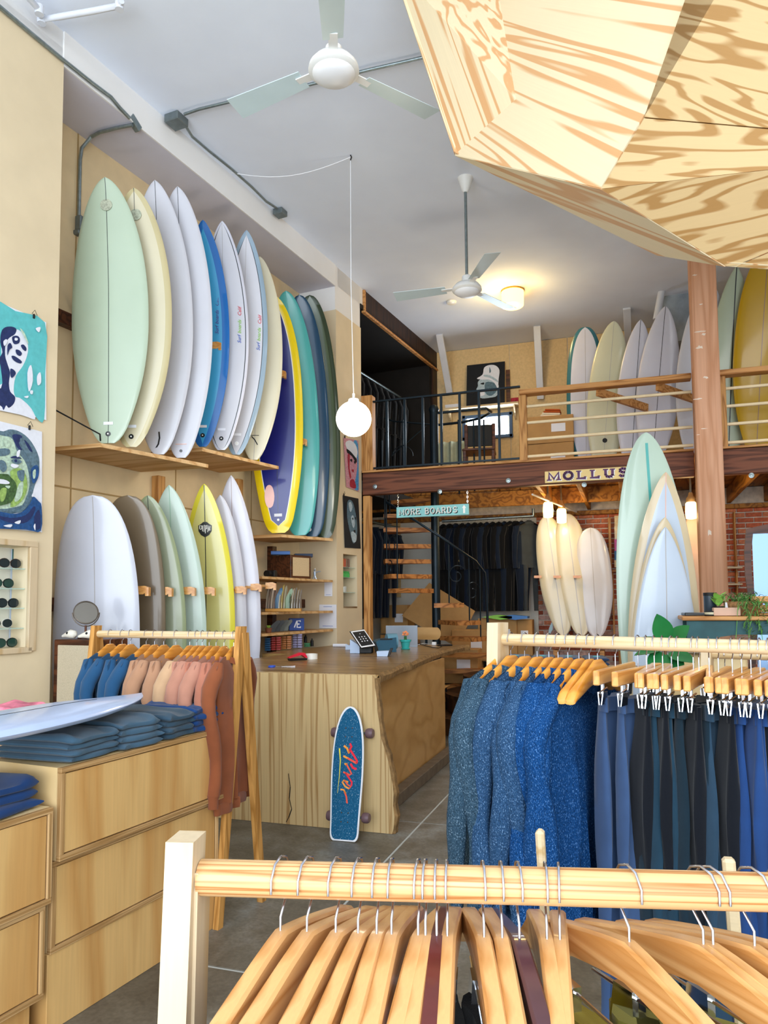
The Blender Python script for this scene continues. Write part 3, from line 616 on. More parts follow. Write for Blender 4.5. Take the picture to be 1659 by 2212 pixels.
p = poster('portrait_poster', 'small black poster with a blue-grey face, above the cubby on the pier', q(741, 1070), q(774, 1077), q(779, 1185), q(745, 1183), 'pt_black', [
 ('pt_grey', [(.25, .12), (.45, .06), (.65, .14), (.8, .4), (.82, .65), (.7, .85), (.5, .9), (.35, .7), (.2, .4)]), ('pt_greylt', [(.45, .4), (.6, .36), (.68, .5), (.6, .6), (.5, .55)]),
 ('pt_greylt', [(.4, .7), (.6, .68), (.75, .75), (.7, .86), (.5, .88)]), ('pt_black', [(.5, .42), (.58, .4), (.57, .45)]), ('pt_black', [(.68, .4), (.76, .38), (.74, .44)]), ('pt_black', [(.55, .66), (.68, .64), (.65, .7)]), ('pt_greylt', [(.3, .15), (.45, .1), (.55, .2), (.4, .3)])], nW, 'posters on the pier')
clip(p, q(742, 1069), nW, WD)
# two printed sheets on the alcove side wall (codes left out)
for nm, lab, (x0, y0, x1, y1) in (('paper_notice', 'small white paper notice, upper one on the alcove end wall', (701, 1253, 718, 1288)), ('paper_notice', 'larger white paper notice, lower one on the alcove end wall', (690, 1306, 727, 1357))):
    pp = wxyz(-.66, -.2, 1.5); n = -WD
    a, b, c, d = [pl(x, y, pp+n*.006, n) for x, y in ((x0, y0), (x1, y0), (x1, y1), (x0, y1))]
    r = thing(nm, lab, 'notice', (a+b+c+d)/4, group='paper notices'); MB().prism([a, b, c, d], n*.004).out('sheet', 'paper', r)
    u = b-a; v = d-a
    for k, (vv, w_) in enumerate(((.08, .5), (.9, .6))):
        mb = MB(); e = a+u*(.5-w_/2)+v*vv+n*.005; mb.prism([e, e+u*w_, e+u*w_+v*.015, e+v*.015], n*.001); mb.out('printed_line', 'ink_blue', r)
# ------------------------------------------------------------ loft
BT, BB = 3.085, 2.81                         # top and underside of the front beam
def xat(px, y, Y): return Yp(px, y, Y).x
def zat(px, y, Y): return Yp(px, y, Y).z
LX, RX = -3.12, 4.5
PL, PR = xat(1499, 900, 8.45), xat(1556, 900, 8.45)
bolt = lambda x, z, Y, par: MB().lathe([(.028, 0), (.028, .006), (.016, .008), (.016, .022), (.001, .024)], (x, Y, z), 12, M.Rotation(pi/2, 3, 'X')).out('bolt', 'galvanised', par)
b1 = MB().box(((LX+PL)/2, MY+.05, (BT+BB)/2), (PL-LX, .1, BT-BB), b=.006).out('loft_beam', 'beam_wood', label='dark red-brown front beam of the loft left of the big post', cat='beam')
b2 = MB().box(((RX+PR)/2, MY+.05, (BT+BB)/2), (RX-PR, .1, BT-BB), b=.006).out('loft_beam', 'beam_wood', label='dark brown front beam of the loft right of the big post', cat='beam')
for x, y in ((810, 1051), (950, 1062), (1098, 1038), (1262, 1047)): p = Yp(x, y, MY-.002); bolt(p.x, p.z, p.y, b1)
p = Yp(1623, 1027, MY-.002); bolt(p.x, p.z, p.y, b2)
MB().box(((LX+PL)/2, MY+.06, BT+.014), (PL-LX, .16, .024), b=.003).out('sill_board', 'fir_rail', b1)
MB().box(((RX+PR)/2, MY+.06, BT+.014), (RX-PR, .16, .024), b=.003).out('sill_board', 'fir_rail', b2)
# deck boards with the stair opening, joists
dk = MB().box((.2, 11.28, BT-.02), (9, .04, .04)).out('loft_floor', 'dark_panel', kind='structure')
for x in [LX+.1+.29*i for i in range(27)]:
    y0 = 10.45 if x < -1.05 else MY+.1
    MB().box((x, (y0+11.26)/2, BT-.02), (.28, 11.26-y0, .036), b=.004).out('floorboard', 'joist_wood', dk)
for i, x in enumerate([-1.0+.47*i for i in range(12)]):
    MB().box((x, (MY+.1+11.28)/2, 2.93), (.05, 11.28-MY-.1, .21), b=.004).out('joist', 'joist_wood', dk)
MB().box(((LX-1.0)/2, 10.42, 2.93), (1.05-LX-2.05+3.0, .05, .21), b=.004).out('joist', 'joist_wood', dk)
mb = MB().box((.2, 11.2, 2.77), (9, .12, .06), b=.005); mb.out('ledger', 'joist_wood', dk)
# big post
mb = MB().box(((PL+PR)/2, 8.45, 2.75), (PR-PL, .25, 5.45), b=.012); pst = mb.out('timber_post', 'redwood_post', label='big square reddish timber post with white scuffs, running through the loft front', cat='post')
flat('scuff', '#e8d8c8', .8, var=.1)
for k, (x, y, w_, h_) in enumerate([(1512, 716, .11, .02), (1520, 722, .06, .03), (1500, 594, .05, .015), (1512, 750, .08, .05), (1525, 815, .06, .03), (1508, 862, .09, .02), (1520, 926, .08, .01), (1532, 1150, .06, .08), (1515, 657, .05, .02), (1508, 939, .05, .01)]):
    p = Yp(x, y, 8.323); mb = MB(); rr = random.Random(k); n = 9
    mb.prism([p+V((w_/2*cos(2*pi*j/n)*rr.uniform(.4, 1.2), 0, h_/2*sin(2*pi*j/n)*rr.uniform(.3, 1.2))) for j in range(n)], (0, .003, 0)); mb.out('scuff_mark', 'scuff', pst)
# guard rail right of the stairs
g = thing('guard_rail', 'loft guard rail of fir timber with pale round rods, left of the big post', 'railing', (xat(1130, 900, 8.66), 8.66, BT+.026))
g2 = thing('guard_rail', 'loft guard rail of fir timber with pale round rods, right of the big post', 'railing', (PR+.1, 8.66, BT+.026))
z1 = zat(1160, 852, 8.66)
def rpost(x, par, w=.09, h=None): MB().box((x, 8.66, (BT+.026+(h or z1))/2), (w, .09, (h or z1)-BT-.026), b=.005).out('rail_post', 'fir_post', par)
rpost(xat(1130, 900, 8.66), g); rpost(PR+.05, g2, .07); rpost(4.2, g2)
x0 = xat(1122, 840, 8.66)
MB().box(((x0+PL)/2, 8.66, z1+.03), (PL-x0, .14, .06), b=.006).out('top_rail', 'fir_rail', g)
MB().box(((PR+RX)/2, 8.66, z1+.03), (RX-PR, .14, .06), b=.006).out('top_rail', 'fir_rail', g2)
for y in (876.4, 911.9, 948, 985):
    z = zat(1160, y, 8.66)
    MB().tube([(x0+.05, 8.66, z), (PL, 8.66, z)], .0175, 10).out('rod', 'dowel', g, True); MB().tube([(PR+.05, 8.66, z), (RX, 8.66, z)], .0175, 10).out('rod', 'dowel', g2, True)
for px in (1290, 1420):
    a = Yp(px, 842, 8.7); MB().bar((a.x, 8.72, z1-.02), (a.x+.55, 9.35, z1-.10), .04, .09).out('brace', 'fir_rail', g)
# left timber newel and iron balustrade
xa, xb = xat(784, 950, 8.66), xat(808, 950, 8.66); zt = zat(795, 857, 8.66)
MB().box(((xa+xb)/2, 8.66, (zt+BT+.026)/2), (xb-xa, .13, zt-BT-.026), b=.006).out('newel_post', 'fir_post', label='short fir newel post beside the globe lamp on the loft edge', cat='post')
ib = thing('iron_balustrade', 'blue-black iron balustrade with square bars at the stair opening', 'railing', (xat(960, 1000, 8.64), 8.64, BT+.026))
zr = zat(810, 868, 8.64)
MB().bar((xb, 8.64, zr), (x0+.01, 8.64, zat(1118, 836, 8.64)), .045, .02).out('handrail', 'iron', ib)
MB().bar((xb, 8.64, BT+.06), (x0+.01, 8.64, BT+.06), .03, .02).out('bottom_rail', 'iron', ib)
for px in (836.5, 875, 914, 954, 994, 1036, 1079): x = xat(px, 950, 8.64); MB().box((x, 8.64, (zr+BT+.05)/2), (.028, .028, zr-BT-.05)).out('baluster', 'iron', ib)
# posts below the loft on the left
mb = MB().box((-3.07, MY+.05, 1.4), (.09, .1, 2.8), b=.005); mb.out('door_post', 'fir_post', label='slim fir post carrying the left end of the loft beam', cat='post')
# ------------------------------------------------------------ back wall finishes
ubk = MB().box((.4, 11.38, 4.28), (9.6, .08, 2.42)).out('wall_back_upper', 'plaster_white', kind='structure')
for i, (a, b) in enumerate([(-4.4, xat(1100, 760, 11.33)), (xat(1100, 760, 11.33), xat(1226, 760, 11.33)), (xat(1226, 760, 11.33), 1.1), (1.1, 2.3), (2.3, 3.5), (3.5, 4.6)]):
    MB().box(((a+b)/2, 11.33, (3.07+CEIL)/2), (b-a-.008, .02, CEIL-3.07-.01), b=.003).out('wall_panel', 'fibreboard', ubk)
plw = MB().box((-2.9, 11.27, 1.5), (3.2, .06, 2.6)).out('wall_plaster', 'plaster_white', kind='structure')
flat('brick_a', '#bd6243', .85, var=.25, scale=30, bmp=.3); flat('brick_b', '#cf7d58', .85, var=.25, scale=30, bmp=.3); flat('brick_c', '#a25038', .85, var=.25, scale=30, bmp=.3); flat('brick_w', '#cfa596', .9, var=.3, scale=25, bmp=.4)
MATS['brick_a'].name = 'brick_a'
bw = bpy.data.objects['wall_back_mortar']
bmesh_br = {}
def brick_mesh(m, L):
    k = (m, L)
    if k not in bmesh_br:
        o = MB().box((0, 0, 0), (L, .03, .058), b=.005).out('brick', m, bw, local=True); bmesh_br[k] = o.data; bpy.data.objects.remove(o)
    return bmesh_br[k]
cnt = 0; rest = MB(); rr = random.Random(3)
for j in range(36):
    z = .12+j*.0745; off = .107*(j % 2)
    for i in range(28):
        x = -1.55+off+i*.214
        if x > 4.2: break
        p = V((x, 11.285+rr.uniform(-.004, .005), z+rr.uniform(-.003, .003)))
        m = 'brick_w' if z < 1.55 and rr.random() < .55 else rr.choice(['brick_a', 'brick_b', 'brick_a', 'brick_c'])
        q = p-CP; d = q.dot(cd); X = PX+F*q.dot(cr)/d; Y_ = PY-F*q.dot(cu)/d
        vis = (1286 < X < 1372 or 1566 < X < 1625 or 1120 < X < 1165 and Y_ > 1290 or 1140 < X < 1372 and Y_ < 1150) and 1085 < Y_ < 1388
        R = M.Rotation(rr.uniform(-.015, .015), 3, 'Y')
        if vis and cnt < 298:
            o = bpy.data.objects.new('brick', brick_mesh(m, .2)); COL.objects.link(o); o.parent = bw
            o.matrix_world = M.Translation(p)@R.to_4x4(); cnt += 1
        else: rest.box(p, (.2, .03, .058), R, k={'brick_a': 0, 'brick_b': 1, 'brick_c': 2, 'brick_w': 3}[m])
o = rest.out('brick_courses', ['brick_a', 'brick_b', 'brick_c', 'brick_w'], bw); o['kind'] = 'stuff'
print('bricks', cnt)
# ------------------------------------------------------------ things on the upper floor
flat('white_brace', '#d5d9e2', .6, var=.04)
for i, (t, b) in enumerate((((949, 722), (972, 850)), ((1160, 704), (1168, 862)), ((1354, 665), (1358, 760)))):
    a = Zp(*t, CEIL); c = Yp(*b, 11.28)
    c = V((c.x, 11.26, c.z)); MB().bar(a, c, .10, .05, up=V((0, 1, 0)), b=.004).out('wall_brace', 'white_brace', label='white painted brace from ceiling to back wall, %s' % ('left of the painting', 'right of the painting', 'behind the upstairs surfboards')[i], cat='brace')
grey = flat('rough_plaster', '#98a3ad', .8, var=.25, scale=6, bmp=1)
xa, xb = xat(1428, 640, 10.2), xat(1492, 640, 10.2); zb = zat(1480, 735, 10.2)
mb = MB(); mb.rings([[V((xa+.04*rr.random(), 10.2, z)), V((xb+.1, 10.2, z)), V((xb+.1, 11.3, z)), V((xa+.04*rr.random(), 11.3, z))] for z in [zb+.0, zb+.12, zb+.3, zb+.6, CEIL]])
mb.out('trim_chimney', grey, kind='structure')
a = Zp(1445, 562, CEIL); MB().tube([Yp(1443, 556, 10.05), Yp(1418, 690, 10.05)], .045, 12).out('pipe', 'white_brace', None, True, label='white painted pipe slanting down beside the rough grey chimney', cat='pipe')
# window
wn = MB(); p = [Yp(x, y, 11.31) for x, y in ((1008, 905), (1098, 898), (1098, 940), (1008, 946))]
win = MB()
x0w, x1w, z0w, z1w = p[0].x, p[1].x, p[3].z, p[0].z
root = thing('window_1', None, None, ((x0w+x1w)/2, 11.31, z0w), kind='structure')
for c, d in ((((x0w+x1w)/2, 11.3, z1w+.02), (x1w-x0w+.14, .05, .05)), (((x0w+x1w)/2, 11.3, z0w-.02), (x1w-x0w+.14, .05, .05)), ((x0w-.04, 11.3, (z0w+z1w)/2), (.05, .05, z1w-z0w+.1)), ((x1w+.04, 11.3, (z0w+z1w)/2), (.05, .05, z1w-z0w+.1))):
    MB().box(c, d, b=.005).out('frame_bar', flat('window_frame', '#39557a', .4), root)
for k in range(2):
    xm = x0w+(x1w-x0w)*(.5*k+.25); MB().box((xm, 11.305, (z0w+z1w)/2), ((x1w-x0w)/2-.03, .01, z1w-z0w)).out('window_pane', flat('daylight_glass', '#dcefff', emit=9), root)
area('window_daylight', ((x0w+x1w)/2, 11.2, (z0w+z1w)/2), (radians(-90), 0, 0), .9, .4, 12, (.8, .9, 1))
# shelf and painting
sz = zat(1040, 874, 11.0); xs0, xs1 = xat(960, 880, 11.1), xat(1120, 862, 11.1)
s = MB().box(((xs0+xs1)/2, 11.18, sz), (xs1-xs0, .26, .03), b=.003).out('wall_shelf', 'pine_pale', label='pale wooden shelf on the back wall carrying the painting', cat='shelf')
for px in (972, 1112): x = xat(px, 880, 11.2); MB().prism([(x-.012, 11.3, sz-.015), (x-.012, 11.08, sz-.015), (x-.012, 11.3, sz-.2)], (.024, 0, 0)).out('bracket', 'pine_pale', s)
Y1 = 11.2
nY = V((0, -1, 0))
def YL(x, y, Y=Y1): return Yp(x, y, Y)
bl_ = V((xat(1007, 862, 11.15), 11.15, sz+.016)); br_ = V((xat(1090, 852, 11.15), 11.15, sz+.016)); zt = zat(1010, 788, 11.22)
poster('portrait_painting', 'dark painting of a man in profile with a white bucket hat on shelf', V((bl_.x, 11.25, zt)), V((br_.x, 11.25, zt)), br_, bl_, 'pt_black', [
 ('pt_greylt', [(.30, .42), (.40, .36), (.62, .38), (.82, .5), (.84, .68), (.78, .8), (.62, .82), (.42, .82), (.32, .76), (.33, .66), (.26, .6), (.3, .52)]),
 ('pt_grey', [(.5, .45), (.75, .5), (.8, .66), (.65, .78), (.5, .7)]), ('pt_black', [(.36, .47), (.46, .45), (.45, .5)]), ('pt_white', [(.32, .7), (.44, .66), (.48, .74), (.36, .76)]),
 ('pt_grey', [(.66, .5), (.74, .48), (.76, .6), (.7, .64)]),
 ('pt_white', [(.27, .34), (.42, .26), (.46, .1), (.6, .05), (.76, .08), (.86, .2), (.84, .4), (.82, .62), (.74, .5), (.6, .4), (.42, .38)]), ('pt_greylt', [(.46, .27), (.62, .3), (.8, .42), (.82, .48), (.62, .36), (.46, .31)]), ('pt_grey', [(.6, .1), (.64, .2), (.6, .24)])], nY, th=.02)
MB().box((xat(1097, 800, 11.27), 11.27, sz+.30), (.06, .02, .56)).out('picture_back', 'walnut', label='narrow dark frame standing behind the bucket hat painting', cat='picture frame')
for k, (px, y, lab, m, d) in enumerate(((978, 862, 'stack of pale papers at the left end of the wall shelf', 'paper', (.22, .14, .05)), (1112, 850, 'small dark red camera at the right end of wall shelf', 'pt_red', (.12, .06, .08)))):
    x = xat(px, y, 11.15); mb = MB()
    if k: mb.box((x, 11.15, sz+.055), d, b=.01); mb.lathe([(.025, 0), (.025, .03)], (x, 11.12, sz+.055), 10, M.Rotation(pi/2, 3, 'X'))
    else:
        for i in range(5): mb.box((x+.01*rr.random(), 11.15, sz+.022+.011*i), (d[0], d[1], .009))
    mb.out('paper_stack' if not k else 'camera', m, label=lab, cat='papers' if not k else 'camera', kind=None)
# chair and boxes upstairs
def chair(x, y, z, rz, lab, mat, back):
    c = thing('wooden_chair', lab, 'chair', (x, y, z), rz)
    MB().box((0, 0, .43), (.44, .42, .035), b=.01).out('seat', mat, c, local=True)
    for sx in (-1, 1):
        for sy in (-1, 1): MB().box((sx*.19, sy*.18, .21 if sy < 0 else .43), (.045, .045, .42 if sy < 0 else .86), b=.006).out('leg', mat, c, local=True)
    MB().box((0, .185, .70), (.36, .02, .3), b=.006).out('backrest', back, c, local=True); return c
chair(xat(1030, 1000, 9.7), 9.9, BT+.0, radians(8), 'brown wooden chair with dark back upstairs below the window', 'walnut', 'blackish')
def carton(c, d, rz, lab, tape=True, mat='cardboard', grp=None):
    r = thing('cardboard_box', lab, 'box', (c[0], c[1], c[2]), rz, grp)
    MB().box((0, 0, d[2]/2), d, b=.006).out('carton', mat, r, local=True)
    MB().box((0, 0, d[2]+.0015), (d[0]*.98, .05, .002)).out('tape', flat('tape', '#a98452', .3), r, local=True)
    MB().box((d[0]*.18, -d[1]/2-.0015, d[2]*.55), (d[0]*.3, .002, d[2]*.3)).out('shipping_label', 'paper', r, local=True)
    return r
flat('cardboard', '#b48a55', .8, var=.08, scale=8)
bx = xat(1188, 950, 9.9)
carton((bx, 9.95, BT), (.62, .4, .45), 0, 'lower cardboard box with shipping label upstairs beside the teal-rimmed surfboard')
carton((bx+.01, 9.95, BT+.455), (.6, .4, .36), .03, 'upper cardboard box upstairs, under the orange cloth')
mb = MB(); 
for k in range(4): mb.box((bx+.02+.01*k, 9.9, BT+.83+.025*k), (.26-.02*k, .2, .022), M.Rotation(.1, 3, 'Y'), .009, k=0 if k > 1 else 1)
mb.out('folded_cloth', [flat('orange_cloth', '#b5541f', .9), flat('cream_cloth', '#e6dcc8', .9)], label='folded orange and cream cloths on top of the upstairs cardboard box', cat='cloth')
carton((xat(1105, 1000, 10.3), 10.6, BT), (.5, .3, .2), .2, 'low cardboard box on the loft floor behind the fir rail post')
# curtain behind the bars
mb = MB(); xc0, xc1 = xat(942, 960, 11.1), xat(1003, 960, 11.1)
mb.grid(lambda u, v: V((xc0+(xc1-xc0)*u, 11.2+.04*sin(u*22), BT+.05+v*.85)), 40, 3); mb.grid(lambda u, v: V((xc0+(xc1-xc0)*u, 11.215+.04*sin(u*22), BT+.05+v*.85)), 40, 3)
mb.out('curtain', cloth('curtain_grey', '#a9b09c'), None, True, label='short grey-green curtain hanging low on the back wall left of window', cat='curtain')
# upstairs surfboards
FU = V((-.10, 1, 0)).normalized()
UB = []
for lab, nx, ny, tx, wd, Yb, kw in [
 ('white surfboard with teal rim, round nose, leftmost upstairs', 1263, 712, 1266, .48, 9.9, dict(deck='b_snow', rail='b_teal2', band=.05, nose_k=.95, sw=.006, stringer='line_faint', s0=.0, s1=.98)),
 ('pale cream surfboard upstairs with small dark fin at tail, second from left', 1325, 700, 1300, .5, 9.8, dict(deck='b_lem', nose_k=.5, stringer='line_faint')),
 ('white surfboard with pointed nose upstairs, third from left', 1382, 697, 1362, .44, 9.7, dict(deck='b_snow', nose_k=.25, sw=.006, stringer='line_dark')),
 ('white surfboard upstairs left of the big post, tallest of the first four', 1435, 668, 1408, .5, 9.6, dict(deck='b_snow', nose_k=.25, sw=.006, stringer='line_dark')),
 ('white surfboard upstairs mostly hidden behind the big post', 1530, 615, 1500, .56, 9.5, dict(deck='b_whiteb', nose_k=.3, stringer=None)),
 ('pale grey-green gun surfboard with sharp nose right of the big post', 1587, 583, 1572, .50, 9.4, dict(deck='b_sage', nose_k=.0, sw=.012, stringer='line_dark', rocker=.1)),
 ('tall golden yellow longboard at the right end upstairs', 1655, 545, 1632, .58, 9.3, dict(deck='b_gold', nose_k=.7, sw=.008, stringer='line_brown')),
 ('white surfboard upstairs standing behind the golden yellow one', 1665, 620, 1650, .56, 9.75, dict(deck='b_lem', nose_k=.3, stringer=None))]:
    P = Yp(tx, 1000, Yb); P.z = BT+.01; N = Yp(nx, ny, Yb)
    UB.append(board('surfboard', lab, P, N, wd, group='surfboards on the loft', facing=FU, tail_k=.5, **kw))
r, a = UB[1]; disc(r, a, .22, 0, .03, 'emblem', 'round_mark')
fn = lambda nm, lab, p, h, mt: None
r, a = UB[1]; mb = MB(); o = a(.06, .03, .01); mb.prism([o+V((x, 0, y)) for x, y in ((-.05, -.1), (.06, -.1), (.05, 0), (-.02, .12), (-.04, .1), (-.02, 0))], (0, -.012, 0)); mb.out('fin', 'b_teal2', r, False, True)
# ceiling lamp
p = Zp(1107, 628, CEIL); cl = thing('ceiling_lamp', 'glowing round drum lamp on the ceiling beyond the small fan', 'lamp', (p.x, p.y, CEIL-.13))
MB().lathe([(.15, -.02), (.15, 0)], (p.x, p.y, CEIL), 28).out('base_ring', flat('brass', '#b98a3a', .4, .6), cl, True)
MB().lathe([(.12, -.215), (.138, -.20), (.145, -.02)], (p.x, p.y, CEIL), 28).out('lamp_glass', flat('lamp_yellow', '#ffc557', emit=5), cl, True)
point((p.x-.05, p.y-.1, CEIL-.32), 16, .12, (1, .72, .3))
# smoke detector like fitting
p = Zp(975, 652, CEIL); mb = MB(); mb.lathe([(.07, 0), (.06, -.025), (.01, -.03)], (p.x, p.y, CEIL), 14); mb.out('ceiling_fitting', 'sticker', None, True, label='small cream fitting on the ceiling left of the glowing drum lamp', cat='fitting')
# ------------------------------------------------------------ signs
sg = thing('shop_sign', 'cream sign with purple letters on the loft beam, partly behind the tall mint surfboard', 'sign', Yp(1270, 1044, MY-.02))
a, b = xat(1177, 1030, MY-.01), xat(1384, 1020, MY-.01); zb, zt = zat(1178, 1044, MY-.01), zat(1178, 1019, MY-.01)
MB().box(((a+b)/2, MY-.012, (zb+zt)/2), (b-a, .02, zt-zb), b=.003).out('sign_board', flat('sign_cream', '#ecd08e', .6), sg)
flat('sign_purple', '#5b2f5e', .5, var=.1); flat('sign_shadow', '#d9a350', .5)
lh = (zt-zb)*.62; lw = .112
for k, (m, dx, dz, dy) in enumerate((('sticker', .010, -.008, -.0235), ('sign_purple', 0, 0, -.0255))):
    x = a+.045
    for ch in 'MOLLUSK':
        mb = MB(); write(mb, ch, V((x+dx, MY+dy, zb+(zt-zb)*.23+dz)), V((1, 0, 0)), UP, nY, lh, lw*.82, 0, .001, .029); x += lw*(1.06 if ch == 'M' else .86)+.052
        mb.out('letter_shadow' if k == 0 else 'letter', m, sg)
hs = thing('hanging_sign', 'pale turquoise hanging sign reading MORE BOARDS with an upward arrow', 'sign', Yp(935, 1116, MY+.03))
Y2 = MY+.03; a, b = xat(857, 1106, Y2), xat(1013, 1100, Y2); zb, zt = zat(858, 1119, Y2), zat(858, 1096, Y2)
MB().box(((a+b)/2, Y2, (zb+zt)/2), (b-a, .025, zt-zb), b=.003).out('sign_board', flat('sign_aqua', '#8fcfcf', .6), hs)
sw = (b-a-.15)/10.6
for k, (m, dx, dz, dy) in enumerate((('pt_black', .010, -.008, -.0145), ('sticker', 0, 0, -.0165))):
    x = a+.035
    for ch in 'MORE BOARDS':
        if ch == ' ': x += sw*.55; continue
        w_ = sw*(.86 if ch == 'M' else .68)
        mb = MB(); write(mb, ch, V((x+dx, Y2+dy, zb+(zt-zb)*.27+dz)), V((1, 0, 0)), UP, nY, (zt-zb)*.5, w_/(1.25 if ch == 'M' else 1), 0, .001, .0115); x += w_+sw*.3
        mb.out('letter_shadow' if k == 0 else 'letter', m, hs)
mb = MB(); xx = b-.055; mb.prism([(xx-.012, Y2-.0165, zb+.02), (xx+.012, Y2-.0165, zb+.02), (xx+.012, Y2-.0165, zt-.05), (xx+.026, Y2-.0165, zt-.05), (xx, Y2-.0165, zt-.012), (xx-.026, Y2-.0165, zt-.05), (xx-.012, Y2-.0165, zt-.05)], (0, -.001, 0)); mb.out('arrow', 'sticker', hs)
for px in (860, 1010):
    x = xat(px, 1096, Y2); mb = MB(); z = zt-.01
    for k in range(7):
        if z > BB: break
        mb.tube([(x+.008*cos(t*pi/4)*(k % 2), Y2+.008*cos(t*pi/4)*(1-k % 2), z+.015+.016*sin(t*pi/4)) for t in range(9)], .0025, 5); z += .026
    o = mb.out('chain', 'chrome', hs); o['kind'] = 'stuff'
# ------------------------------------------------------------ spiral staircase
SY = 9.35; sx = xat(941, 1200, SY)
sp = thing('spiral_staircase', 'spiral staircase with black iron pole and thick wooden treads', 'staircase', (sx, SY, 0))
MB().tube([(sx, SY, 0), (sx, SY, zat(937, 892, SY))], .055, 16).out('centre_pole', 'iron', sp, True)
MB().lathe([(.001, -.07), (.05, -.05), (.07, 0), (.05, .05), (.001, .07)], (sx, SY, zat(937, 885, SY)), 16).out('pole_ball', 'iron', sp, True)
def sdir(a): a = radians(a); return V((-cos(a), -sin(a), 0))
trd = [(1141, 8), (1176, 14), (1208, 18), (1240, 33), (1270, 58), (1300, 118), (1335, 142), (1368, 160)]
RT = .68
def tread(z, a0, a1, t=.05):
    mb = MB(); p = [V((sx, SY, z))+sdir(a0)*.06, V((sx, SY, z))+sdir(a1)*.06]
    arc = [V((sx, SY, z))+sdir(a0+(a1-a0)*k/4)*RT for k in range(5)]
    mb.prism([p[0]]+arc+[p[1]], (0, 0, -t)); mb.out('tread', 'tread_wood', sp)
zs = []
for y, a in trd:
    z = 1.45+(1302-y)*(SY-.2+.75)/1600; zs.append(z); tread(z, a-16, a+16, .055)
tread(2.64, -16, 12); tread(2.86, -45, -14); tread(.82, 168, 200); tread(.61, 192, 224); tread(.4, 215, 247); tread(.2, 240, 272)
hr = [(V((sx, SY, 0))+sdir(a)*RT+UP*z) for a, z in ((176, 1.02), (174, 1.55), (168, 1.84), (150, 1.98), (130, 2.10), (110, 2.26), (90, 2.42), (66, 2.6), (40, 2.75))]
MB().tube(hr, .016, 8).out('handrail', 'iron', sp, True)
for a, z0, z1_ in ((160, zs[7], 1.9), (142, zs[6], 2.03), (118, zs[5], 2.2), (58, zs[4], 2.62), (33, zs[3], 2.8), (20, zs[1], 3.0), (6, zs[0], 3.05), (-8, 2.64, 3.1)):
    q = V((sx, SY, 0))+sdir(a)*(RT-.02); MB().tube([q+UP*z0, q+UP*z1_], .009, 6).out('baluster', 'iron', sp, True)
def scroll(c, r, a0, e, turns=1.6, sgn=1):
    ex, ez = e, UP; pts = []
    for k in range(28):
        t = k/27; rr_ = r*(1-.75*t); an = a0+sgn*turns*2*pi*t; pts.append(c+ex*rr_*cos(an)+ez*rr_*sin(an))
    MB().tube(pts, .007, 5).out('scroll', 'iron', sp, True)
for a, z in ((150, 1.6), (128, 1.8), (45, 2.2), (35, 1.9)): scroll(V((sx, SY, z))+sdir(a)*(RT-.05), .13, .5, sdir(a+90), 1.2)
# upper iron hand rail around the stair well
gr = thing('stair_guard', 'dark iron hand rail looping around the top of stair well', 'railing', (sx+.5, SY+.3, BT))
hz = zat(940, 893, SY)
P3 = lambda x, y, Y: Yp(x, y, Y)
MB().tube([P3(936, 893, 9.4), P3(1050, 882, 9.4), P3(1061, 890, 9.6), P3(1040, 903, 10.0), P3(1000, 912, 10.1), P3(945, 918, 10.1)], .018, 8).out('handrail', 'iron', gr, True)
MB().tube([P3(812, 897, 10.1), P3(850, 910, 10.1), P3(945, 918, 10.1)], .012, 8).out('handrail', 'iron', gr, True)
for px, Y in ((1023, 9.9), (1045, 9.7), (990, 10.1), (952, 10.1), (870, 10.1), (824, 10.1)):
    p = P3(px, 910, Y); MB().tube([(p.x, Y, BT-.1), (p.x, Y, p.z+.02)], .012, 8).out('baluster', 'iron', gr, True)
MB().tube([P3(845, 985, 10.0), P3(880, 955, 10.0), P3(920, 920, 10.0)], .008, 6).out('brace', 'iron', gr, True)
mb = MB(); mb.tube([P3(870+22*cos(t*pi/10), 985-22*sin(t*pi/10), 10.05) for t in range(11)], .007, 6); mb.out('brace', 'iron', gr, True)
# cardboard panel standing on its corner
mb = MB(); cs = [Yp(x, y, 10.25) for x, y in ((927, 1259), (1026, 1320), (986, 1398), (868, 1330))]; mb.prism(cs, (0, .02, 0))
mb.out('cardboard_sheet', 'cardboard', label='large flat brown cardboard sheet tilted on its corner behind the spiral stairs', cat='cardboard')
mb = MB(); a, b = Yp(846, 1112, 11.2), Yp(866, 1290, 11.2); mb.box(((a.x+b.x)/2, 11.2, (a.z+b.z)/2), (b.x-a.x, .03, a.z-b.z), b=.003); mb.out('wall_batten', 'fibreboard', label='tall beige board on the plaster wall left of the spiral stair pole', cat='board')
c = carton((xat(855, 1290, 10.6), 10.7, 1.02), (.42, .4, .42), 0, 'beige cardboard box on a stand left of the tilted cardboard sheet')
MB().box((xat(860, 1300, 10.6), 10.7, .5), (.5, .44, 1.0), b=.01).out('wooden_crate', 'fir_post', label='tall fir crate under the beige cardboard box left of the stairs', cat='crate')
